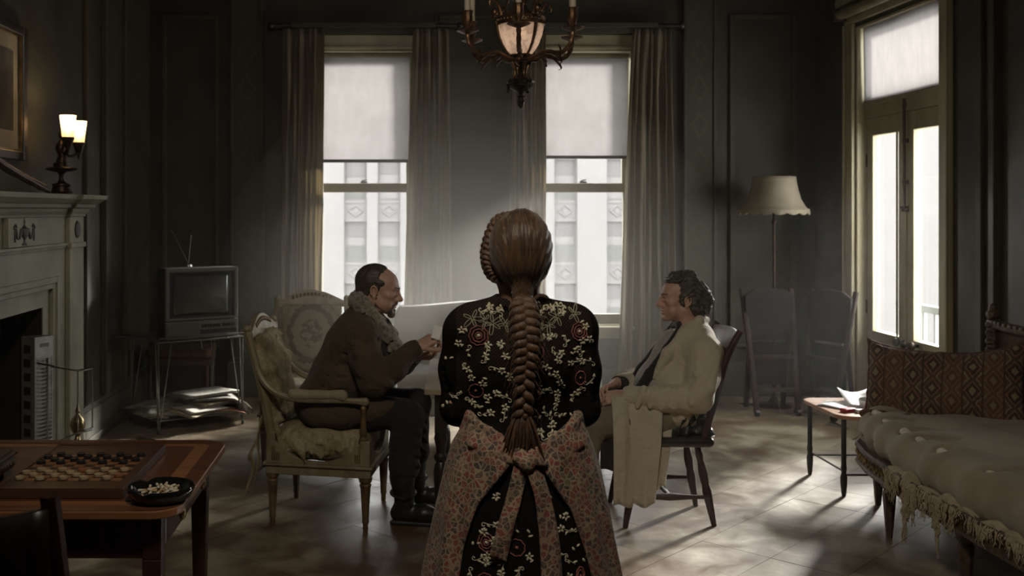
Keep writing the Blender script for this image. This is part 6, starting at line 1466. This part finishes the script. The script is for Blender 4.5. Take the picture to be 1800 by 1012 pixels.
# hair drawn back over the crown into the nape
f = F(); f.u(ell((.355, 2.845, 1.512), (.0885, .110, .106)), .02).u(ell((.355, 2.815, 1.468), (.072, .074, .066)), .025).u(ell((.353, 2.788, 1.40), (.030, .036, .045)), .02).u(rc((.352, 2.778, 1.385), (.350, 2.752, 1.350), .022, .020), .015)
f.inter(half((0, .9, -.42), (.355, 2.915, 1.50)), .01)
for s in (-1, 1): f.cut(ell((.355+s*.092, 2.855, 1.462), (.022, .02, .032)), .008)
def strand(P):
    x = P[:, 0]-.352; z = P[:, 2]-1.34; a = np.arctan2(x, np.maximum(z, .02)); return .0011*np.sin(a*58+4*np.sin(z*14))+.0006*np.sin(a*97+3*z*20)
soft(f, 'hair', M['hair3'], wm, .0034, strand, org=O3)
b = MB(); r = np.random.RandomState(8)
for k in range(60):     # loose single hairs over the crown and nape
    a = r.uniform(-1.35, 1.35); q = []
    for t in np.linspace(0, 1, 7):
        el = 1.45-t*2.1; w_ = math.cos(el)
        q.append(V(.355+.0915*w_*math.sin(a)*(1-.35*t*t)+r.uniform(-.002, .002), 2.845-.113*w_*math.cos(a)*1.0-.002, 1.512+.109*math.sin(el)+r.uniform(-.002, .002))-V(*O3))
    b.tube(q, .0006, 3)
b.build('loose_hair', M['hair3'], wm, kind='stuff')
def braid(path, width, turns, name, parent, material, fat=.52):
    path = [Vector(p) for p in path]; n = len(path); L = []
    for k in range(3):
        pts, rs = [], []
        for i in range(n):
            t = i/(n-1); ph = turns*2*PI*t+2*PI*k/3; T = (path[min(i+1, n-1)]-path[max(i-1, 0)]).normalized()
            out = ax_out(path[i]); lat = T.cross(out).normalized(); nrm = lat.cross(T).normalized(); w_ = width(t)
            pts.append(path[i]+lat*(w_*.5*math.sin(ph))+nrm*(w_*.24*math.sin(2*ph)-0)); rs.append(w_*fat*(.50+.14*math.cos(2*ph)))
        L.append(MB().tube(pts, rs, 9, flat=.95, up=(0, 1, 0)).build(name, material, parent, smooth='all'))
    return L
ax_out = lambda p: Vector((0, -1, 0))
bp = catmull([V(.350, 2.748, 1.375)-V(*O3), V(.351, 2.722, 1.32)-V(*O3), V(.353, 2.710, 1.25)-V(*O3), V(.348, 2.708, 1.17)-V(*O3), V(.344, 2.712, 1.07)-V(*O3)], 34)
braid(bp, lambda t: (.056-.014*t+.010*math.sin(PI*min(1, t*1.5)))*min(1, .7+t*3), 4.6, 'braid_strand', wm, M['braid'])
b = MB()
for k in range(70):     # wisps that stick out of the braid
    p = bp[r.randint(4, len(bp)-4)]; s = r.choice((-1, 1)); q = p+V(s*r.uniform(.02, .045), -.02, 0); b.tube([q, q+V(s*.008, -.004, -.012), q+V(s*r.uniform(.004, .02), -.003, -r.uniform(.02, .04))], .0007, 3)
b.build('braid_wisps', M['braid'], wm, kind='stuff')
b = MB()
for k in range(90):
    u = r.uniform(-1, 1); w_ = r.uniform(-1, 1); p0 = V(.344+u*.014, 2.712+w_*.008, 1.085)-V(*O3); L_ = r.uniform(.09, .145)
    p1 = p0+V(u*.022, -.004+w_*.008, -L_*.45); p2 = p0+V(u*.038+r.uniform(-.01, .01), .004+w_*.012, -L_); b.tube(catmull([p0, p1, p2], 4), [.0035]*5+[.003, .0025, .0018, .0008], 5)
b.build('braid_tail', M['braid'], wm, smooth=True)
MB().rings([[(.344-.36+(rr)*math.cos(q), 2.712-2.85+(rr*.75)*math.sin(q), z) for q in np.linspace(0, 2*PI, 14, endpoint=False)] for rr, z in ((.016, 1.092), (.02, 1.087), (.02, 1.075), (.016, 1.07))]).build('hair_tie', M['dark'], wm, smooth=True)
ax_out = lambda p: Vector((-1, -.35, 0)).normalized()
cp_ = catmull([V(.33, 2.885, 1.605)-V(*O3), V(.290, 2.88, 1.585)-V(*O3), V(.268, 2.868, 1.53)-V(*O3), V(.262, 2.855, 1.48)-V(*O3), V(.272, 2.84, 1.44)-V(*O3), V(.30, 2.81, 1.42)-V(*O3)], 16)
braid(cp_, lambda t: .028*(.55+.6*math.sin(PI*t)), 5.5, 'crown_braid', wm, M['braid'], .55)
MB().tube(catmull([V(.372, 2.745, 1.372)-V(*O3), V(.395, 2.748, 1.388)-V(*O3), V(.418, 2.752, 1.381)-V(*O3)], 5), [.006, .008, .009, .009, .009, .010, .010, .010, .010, .009, .006], 6, flat=.5).build('hair_ribbon', mat('brown_hair_ribbon', (.10, .055, .035)), wm, smooth=True)
# black dress
def dress_mat():
    t = NT('black_crochet_dress'); v = t.xyz(t.map((1, 1, 1))); n = t.noise(t.map((1, 1, 1)), 60, 3)
    gx = t.math('ABSOLUTE', t.math('SUBTRACT', t.math('FRACT', t.math('MULTIPLY', t.math('ADD', v[0], v[2]), 105)), .5)); gy = t.math('ABSOLUTE', t.math('SUBTRACT', t.math('FRACT', t.math('MULTIPLY', t.math('SUBTRACT', v[0], v[2]), 105)), .5))
    hole = t.math('LESS_THAN', t.math('MAXIMUM', gx, gy), .33); yoke = t.math('GREATER_THAN', t.math('ADD', v[2], t.math('MULTIPLY', t.math('ABSOLUTE', v[0]), .45)), 1.185); yoke = t.math('MULTIPLY', yoke, t.math('LESS_THAN', t.math('ABSOLUTE', v[0]), .185))
    k = t.math('MULTIPLY', hole, yoke); t.base(t.mix(k, t.mix(n, (.006, .0055, .005), (.009, .008, .0075)), (.034, .022, .016))); t.set(Roughness=.88, Sheen_Weight=0); t.bsdf.inputs['Specular IOR Level'].default_value = .08
    t.bump(t.math('SUBTRACT', n, k), .5, .003); return t.mat
M['dress'] = dress_mat()
f = F()
f.u(ell((.357, 2.862, 1.20), (.158, .112, .135)), .03).u(rc((.215, 2.86, 1.285), (.50, 2.86, 1.285), .066), .04).u(rc((.30, 2.855, 1.335), (.24, 2.86, 1.305), .045, .05), .03).u(rc((.41, 2.855, 1.335), (.475, 2.86, 1.305), .045, .05), .03)
f.u(ell((.36, 2.865, 1.05), (.135, .102, .13)), .05).u(ell((.36, 2.865, .96), (.165, .13, .08)), .05)
f.u(rc((.353, 2.852, 1.30), (.352, 2.845, 1.352), .072, .064), .02)
for s in (-1, 1):
    S, E, W = np.array([.357+s*.158, 2.86, 1.275]), np.array([.357+s*.175, 2.875, 1.062]), np.array([.357+s*.06, 3.015, 1.035])
    f.chain([S, (S+E)/2+np.array([s*.006, 0, 0]), E], [.058, .05, .048], .03).chain([E, W], [.046, .032], .02).cut(rc(W, W+ax(W-E)*.06, .027, .03), .004)
    for q in range(5): c = E+np.array([-s*.02, -.035, .01+q*.03]); f.cut(rc(c, c+np.array([s*.06, -.002, .02-.01*q]), .004, .003), .015)
f.cut(rc((.352, 2.85, 1.33), (.352, 2.845, 1.42), .056, .06), .004)
bod = soft(f, 'dress', M['dress'], wm, .0055, waves(.002, 30, 3), org=O3)
aw = lambda z: interp(z, [.2, .6, .68, .777, .903, .967, 1.02], [.315, .262, .247, .230, .203, .182, .150])
def skirt_pt(th, z, off=0):
    a = aw(z); k = max(0, min(1, (1.0-z)/.5)); fo = 1+k*(.018*math.sin(11*th+1.3)+.014*math.sin(6*th+z*3))
    return (.002+(a+off)*fo*math.sin(th), .012-(a*.80+off)*fo*math.cos(th), z)
sk_ = MB().grid(lambda u, v: skirt_pt(u*2*PI, lerp(.16, 1.01, v)), 90, 40, True).build('skirt', M['dress'], wm, smooth='all')
def apron_mat():
    t = NT('floral_print_cotton'); m0 = t.map((1, 1, 1)); wv = t.n.new('ShaderNodeTexNoise'); t.l.new(m0, wv.inputs['Vector']); wv.inputs['Scale'].default_value = 30; wv.inputs['Detail'].default_value = 2
    mv = t.n.new('ShaderNodeVectorMath'); mv.operation = 'MULTIPLY_ADD'; t.l.new(wv.outputs['Color'], mv.inputs[0]); mv.inputs[1].default_value = (.016, .016, .016); t.l.new(m0, mv.inputs[2]); vec = mv.outputs[0]
    def vor(scale, feat):
        n = t.n.new('ShaderNodeTexVoronoi'); n.feature = feat; n.inputs['Scale'].default_value = scale; t.l.new(vec, n.inputs['Vector']); return n
    e1 = vor(62, 'DISTANCE_TO_EDGE').outputs['Distance']; c1 = vor(62, 'F1'); e2 = vor(150, 'DISTANCE_TO_EDGE').outputs['Distance']; c2 = vor(150, 'F1')
    rnd = t.xyz(c1.outputs['Color'])[0]; rnd2 = t.xyz(c2.outputs['Color'])[1]
    col = t.ramp(rnd, [(0, (.17, .022, .024)), (.24, (.024, .028, .032)), (.42, (.10, .058, .035)), (.56, (.19, .030, .026)), (.70, (.017, .02, .022)), (.86, (.13, .095, .058))], 'CONSTANT')
    fl = t.math('LESS_THAN', c1.outputs['Distance'], .0045*62*.62); col = t.mix(t.math('MULTIPLY', fl, .85), col, t.ramp(rnd2, [(0, (.24, .05, .045)), (.35, (.28, .20, .13)), (.7, (.035, .02, .02))], 'CONSTANT'))
    col = t.mix(t.math('MULTIPLY', t.math('LESS_THAN', e2, .08), .55), col, (.24, .18, .125)); col = t.mix(t.math('LESS_THAN', e1, .10), col, (.30, .22, .145))
    big = t.noise(t.map((1, 1, 1)), 9, 3); t.base(t.mix(t.math('MULTIPLY', t.ramp(big, [(.45, 0.0), (.6, 1.0)]), .35), col, (.11, .035, .03))); t.set(Roughness=.85, Sheen_Weight=.1)
    t.bump(t.noise(t.map((1, 1, .6)), 26, 4, .6, .6), .5, .01); return t.mat
M['apron'] = apron_mat()
eL = lambda z: interp(z, [.2, .6, .713, .84, .943, 1.0], [.13, .171, .19, .234, .312, .325]); eR = lambda z: interp(z, [.2, .6, .698, .824, .927, 1.0], [.575, .533, .51, .467, .398, .385])
def apron_pt(u, v):
    e = min(u, 1-u); zt = .945+.095*min(1, e*9)**.7; z = lerp(zt, .22, v); a = aw(z)
    tl = math.asin(max(-.98, min(.98, (eL(z)-.362)/a))); tr_ = math.asin(max(-.98, min(.98, (eR(z)-.362)/a)))
    th = lerp(tr_, tl+2*PI, u); p = skirt_pt(th, z, .011+.006*math.sin(th*17+z*9)*min(1, (1-z)*3)+.012*math.exp(-((z-zt+.03)/.03)**2)*(e < .2)); return p
ap = MB().grid(lambda u, v: apron_pt(u, v), 110, 46).build('apron', M['apron'], wm, smooth='all', solid=.005)
# gathered waistband, knot and ties
r = np.random.RandomState(4); f = F()
for s in (-1, 1):
    for k in range(6):
        z0 = .985+.010*k; f.chain([np.array(O3)+np.array(skirt_pt(s*1.5, z0+.03, .012)), np.array(O3)+np.array(skirt_pt(s*.9, z0-.0, .014)), np.array(O3)+np.array(skirt_pt(s*.45, z0-.022, .016)), np.array([.352, 2.693, .945+.004*k])], [.011, .011, .010, .008], .006)
f.u(ell((.352, 2.688, .950), (.022, .018, .020)), .006)
f.u(ell((.335, 2.686, .957), (.022, .010, .011), rotm((.8, 0, -.5))), .006).u(ell((.384, 2.686, .957), (.03, .010, .011), rotm((.8, 0, -.3))), .006)
soft(f, 'apron_tie', M['apron'], wm, .005, waves(.003, 60, 3), org=O3)
bpy.context.view_layer.update()
def bvh_of(*objs):
    vs_, fs_ = [], []
    for o in objs:
        b0 = len(vs_); vs_ += [v.co.copy() for v in o.data.vertices]; fs_ += [tuple(i+b0 for i in p.vertices) for p in o.data.polygons]
    return BVHTree.FromPolygons(vs_, fs_)
tree = bvh_of(bod, sk_)
def wrap(x, z):
    h_ = tree.ray_cast(Vector((x, -.8, z)), Vector((0, 1, 0)))
    return (h_[0], h_[1]) if h_[0] is not None else (None, None)
def on_dress(x, z, off):
    p, n = wrap(x, z)
    if p is None: return None
    if n.y > 0: n = -n
    return p+n*off
def ribbon(pts, w0, w1, name):
    q = catmull(pts, 8); n = len(q)
    def fn(u, v):
        i = min(n-1, int(round(v*(n-1)))); p = q[i]; T = q[min(i+1, n-1)]-q[max(i-1, 0)]; T = V(T.x, 0, T.z).normalized(); s = V(-T.z, 0, T.x); w_ = lerp(w0, w1, v)
        c = p+s*((u-.5)*w_); d = on_dress(c.x, c.z, .016+.006*math.sin(v*9+u*3)) or V(c.x, -.2, c.z); return tuple(d)
    return MB().grid(fn, 6, n).build(name, M['apron'], wm, smooth='all', solid=.003)
px = lambda x, y: (( x-690)/632-.36, 0, 1.62-(y-367)/632)
ribbon([px(906, 795), px(893, 845), px(880, 890), px(866, 945)], .034, .042, 'apron_ribbon'); ribbon([px(922, 795), px(938, 850), px(946, 920), px(949, 1012), px(950, 1060)], .036, .060, 'apron_ribbon')
b = MB(); b.tube([V(.352-.36+.066*math.cos(q), -.004+.064*math.sin(q), 1.352+.004*math.sin(q*16)) for q in np.linspace(0, 2*PI, 96, endpoint=False)], [.006+.003*math.sin(i*1.05) for i in range(96)], 6, True); b.build('collar_frill', M['dress'], wm, smooth=True)
# raised embroidery sewn onto the dress
M['thread'] = mat('cream_embroidery', (.60, .55, .40), (.46, .42, .30), 60, .8, bump=.5, bscale=300); M['threadgreen'] = mat('olive_embroidery', (.32, .31, .22), (.24, .235, .16), 60, .8); M['threadred'] = mat('dusty_red_embroidery', (.36, .12, .10), (.27, .085, .07), 60, .8, bump=.4, bscale=300)
class Motif:
    def __init__(s): s.v = []; s.f = []; s.ok = True
    def pt(s, x, z, off):
        p = on_dress(x, z, off)
        if p is None: s.ok = False; p = V(x, 0, z)
        s.v.append(tuple(p)); return len(s.v)-1
    def blob(s, pts, c, h_=.0042):
        ids = [s.pt(x, z, .0008) for x, z in pts]; ci = s.pt(c[0], c[1], h_)
        mid = [s.pt((x+c[0])/2, (z+c[1])/2, h_*.9) for x, z in pts]; n = len(ids)
        for i in range(n): j = (i+1) % n; s.f.append((ids[i], ids[j], mid[j], mid[i])); s.f.append((mid[i], mid[j], ci))
    def leaf(s, x, z, a, L, w_, n=8, bend=.25):
        pts = []; c, q = math.cos(a), math.sin(a)
        for i in range(n):
            t = 2*PI*i/n; u = (1-math.cos(t))/2*L; v = math.sin(t)*w_*.5*(1 if u < L*.7 else .8)+bend*u*(u-L)/L; pts.append((x+c*u-q*v, z+q*u+c*v))
        u = L*.5; v = -bend*L*.25; s.blob(pts, (x+c*u-q*v, z+q*u+c*v))
    def line(s, pts, w_, h_=.0032, closed=False):
        n = len(pts); rows = []
        for i in range(n):
            p0 = pts[(i-1) % n] if closed or i else pts[0]; p1 = pts[(i+1) % n] if closed or i < n-1 else pts[-1]
            dx, dz = p1[0]-p0[0], p1[1]-p0[1]; L = math.hypot(dx, dz) or 1; nx, nz = -dz/L, dx/L; x, z = pts[i]; k = w_*.5
            rows.append((s.pt(x+nx*k, z+nz*k, .0006), s.pt(x, z, h_), s.pt(x-nx*k, z-nz*k, .0006)))
        for i in range(n if closed else n-1):
            a, b_ = rows[i], rows[(i+1) % n]; s.f += [(a[0], b_[0], b_[1], a[1]), (a[1], b_[1], b_[2], a[2])]
    def curl(s, x, z, a, r, sgn, w_=.0024):
        pts = []
        for i in range(14): t = i/13; ph = a+sgn*t*5.0; rr = r*(1-.72*t); cx, cz = x+math.cos(a+sgn*PI/2)*r, z+math.sin(a+sgn*PI/2)*r; pts.append((cx+rr*math.cos(ph-sgn*PI/2), cz+rr*math.sin(ph-sgn*PI/2)))
        s.line(pts, w_)
    def flower(s, x, z, r, n=5, a0=0):
        for k in range(n): a = a0+2*PI*k/n; s.leaf(x+math.cos(a)*r*.15, z+math.sin(a)*r*.15, a, r*.9, r*.55, 7, 0)
    def done(s, name, m):
        if not s.ok or not s.v: return None
        me = bpy.data.meshes.new(name); me.from_pydata(s.v, [], s.f); return finish(me, name, m, bod, smooth='all')
def sprig(x, y, size, seed, m='thread'):
    r = random.Random(seed); X, _, Z = px(x, y); g = Motif(); size *= .86; s = size/632; a = r.random()*2*PI; bend = r.uniform(-1.2, 1.2); pts = []; p = (X-math.cos(a)*s*.5, Z-math.sin(a)*s*.5); d = a-bend*.5
    for i in range(9):
        pts.append(p); d += bend/9; p = (p[0]+math.cos(d)*s/8, p[1]+math.sin(d)*s/8)
    if size > 16: g.line(pts, .0024)
    n = max(2, int(size/7))
    for k in range(n):
        i = int((k+.5)/n*8); q = pts[i]; sd = 1 if k % 2 else -1; dd = a+sd*r.uniform(.6, 1.3)
        g.leaf(q[0], q[1], dd, .010+.004*r.random(), .0068, 8, r.uniform(-.3, .3))
        if r.random() < .45 and size > 16: g.curl(q[0], q[1], dd+.5*sd, .0055, sd)
    if r.random() < .75: g.flower(pts[-1][0], pts[-1][1], .0115, 5, a)
    if size > 26: g.flower(pts[3][0], pts[3][1], .0105, 4, a+.6)
    if size > 16: g.curl(pts[0][0], pts[0][1], a+PI, .006, r.choice((-1, 1)))
    return g.done('embroidered_sprig', M[m])
def rosette(x, y, rad, rings_, centre, squash=1.0):
    X, _, Z = px(x, y); R = rad/632; g = Motif()
    for k in range(rings_):
        rr = R*(1-.33*k); n = 9-2*k; g.line([(X+squash*rr*(1+.10*abs(math.sin(n*t/2))-.05)*math.cos(t), Z+rr*(1+.10*abs(math.sin(n*t/2))-.05)*math.sin(t)) for t in np.linspace(0, 2*PI, 12*n//2, endpoint=False)], .0026, .0034, True)
    o = g.done('embroidered_rosette', M['threadred'])
    if o is None: return
    g = Motif(); c = R*.22; g.blob([(X+squash*c*math.cos(t), Z+c*math.sin(t)) for t in np.linspace(0, 2*PI, 10, endpoint=False)], (X, Z), .005); g.done('embroidered_button', M[centre])
def outline(x, y, size, a0, n=5):
    X, _, Z = px(x, y); s = size/632; g = Motif()
    for k in range(n):
        a = a0+k*2*PI/n*(.9); L = s*(.8+.3*(k % 2)); pts = []
        for i in range(12):
            t = 2*PI*i/12; u = (1-math.cos(t))/2*L; v = math.sin(t)*L*.17; pts.append((X+math.cos(a)*(u+.003)-math.sin(a)*v, Z+math.sin(a)*(u+.003)+math.cos(a)*v))
        g.line(pts, .0021, .003, True)
    g.done('embroidered_leaf_spray', M['threadgreen'])
for x, y, rr, n, c, q in ((838, 585, 16, 3, 'thread', 1), (1012, 578, 15, 3, 'thread', .85), (932, 610, 15, 1, 'threadred', 1), (1016, 660, 12, 1, 'threadred', .7), (835, 683, 12, 1, 'threadred', 1), (932, 682, 11, 1, 'threadred', 1),
                       (846, 922, 14, 3, 'thread', .9), (844, 985, 14, 3, 'thread', .9), (895, 926, 13, 1, 'threadred', 1), (892, 1003, 13, 1, 'threadred', 1), (1002, 976, 14, 2, 'threadred', .5), (938, 768, 8, 1, 'threadred', .8), (975, 1040, 14, 3, 'thread', 1)): rosette(x, y, rr, n, c, q)
for x, y, s, a in ((828, 556, 17, 2.8), (862, 564, 17, 3.4), (884, 566, 14, 5), (945, 562, 15, 2.6), (975, 553, 18, .5), (1004, 548, 13, 4), (850, 560, 12, 1), (958, 566, 14, 3.6)): outline(x, y, s, a)
SPR = [(815, 578, 15), (807, 604, 13), (786, 626, 17), (823, 614, 20), (851, 615, 34), (868, 640, 22), (874, 604, 15), (820, 650, 32), (850, 662, 18), (884, 622, 12), (803, 690, 22), (833, 705, 34), (852, 722, 22), (783, 708, 15), (852, 698, 16), (882, 688, 24), (882, 718, 26), (886, 655, 12), (866, 680, 12),
       (955, 588, 34), (972, 612, 20), (988, 592, 20), (1022, 563, 17), (1018, 606, 30), (1000, 612, 18), (1033, 596, 13), (1047, 610, 15), (1003, 634, 27), (1028, 632, 24), (952, 642, 32), (976, 662, 34), (937, 661, 18), (952, 678, 20), (970, 696, 32), (954, 714, 28), (1010, 690, 36), (926, 705, 20), (981, 722, 22), (1003, 722, 15), (938, 724, 14), (958, 738, 18), (955, 754, 22), (1035, 664, 24), (1046, 690, 12), (922, 640, 18), (975, 630, 13), (940, 742, 12), (862, 745, 15), (905, 742, 12),
       (852, 541, 20), (868, 545, 22), (884, 541, 16), (942, 540, 20), (958, 538, 20), (975, 538, 20), (990, 542, 15),
       (868, 846, 14), (853, 892, 24), (838, 905, 14), (893, 868, 24), (893, 893, 20), (838, 948, 26), (855, 952, 24), (874, 960, 28), (895, 965, 22), (822, 978, 20), (868, 995, 24), (912, 995, 20), (915, 945, 14), (915, 905, 14), (828, 925, 14), (815, 1005, 20), (860, 915, 12),
       (952, 848, 16), (972, 878, 18), (982, 902, 30), (993, 928, 18), (960, 905, 14), (965, 944, 28), (985, 952, 22), (962, 975, 22), (985, 985, 24), (1000, 1003, 20), (965, 1003, 18), (1010, 950, 14), (953, 925, 14), (982, 1030, 24), (845, 1030, 24), (905, 1040, 20)]
for k, (x, y, s) in enumerate(SPR): sprig(x, y, s, 7919*(k+3)+k*k*31)
bm2 = MB().rings([[(sx*.085+rx*math.cos(q), .02+ry*math.sin(q)+dy, z) for q in np.linspace(0, 2*PI, 16, endpoint=False)] for rx, ry, dy, z, sx in ((.05, .125, .06, 0, 1), (.052, .128, .06, .02, 1), (.046, .11, .05, .06, 1), (.045, .06, 0, .11, 1), (.048, .055, -.01, .24, 1))])
lb = bm2.build('boot', M['boot'], wm, smooth=True); rb = lb.copy(); COL.objects.link(rb); rb.location = (-.17, 0, 0)
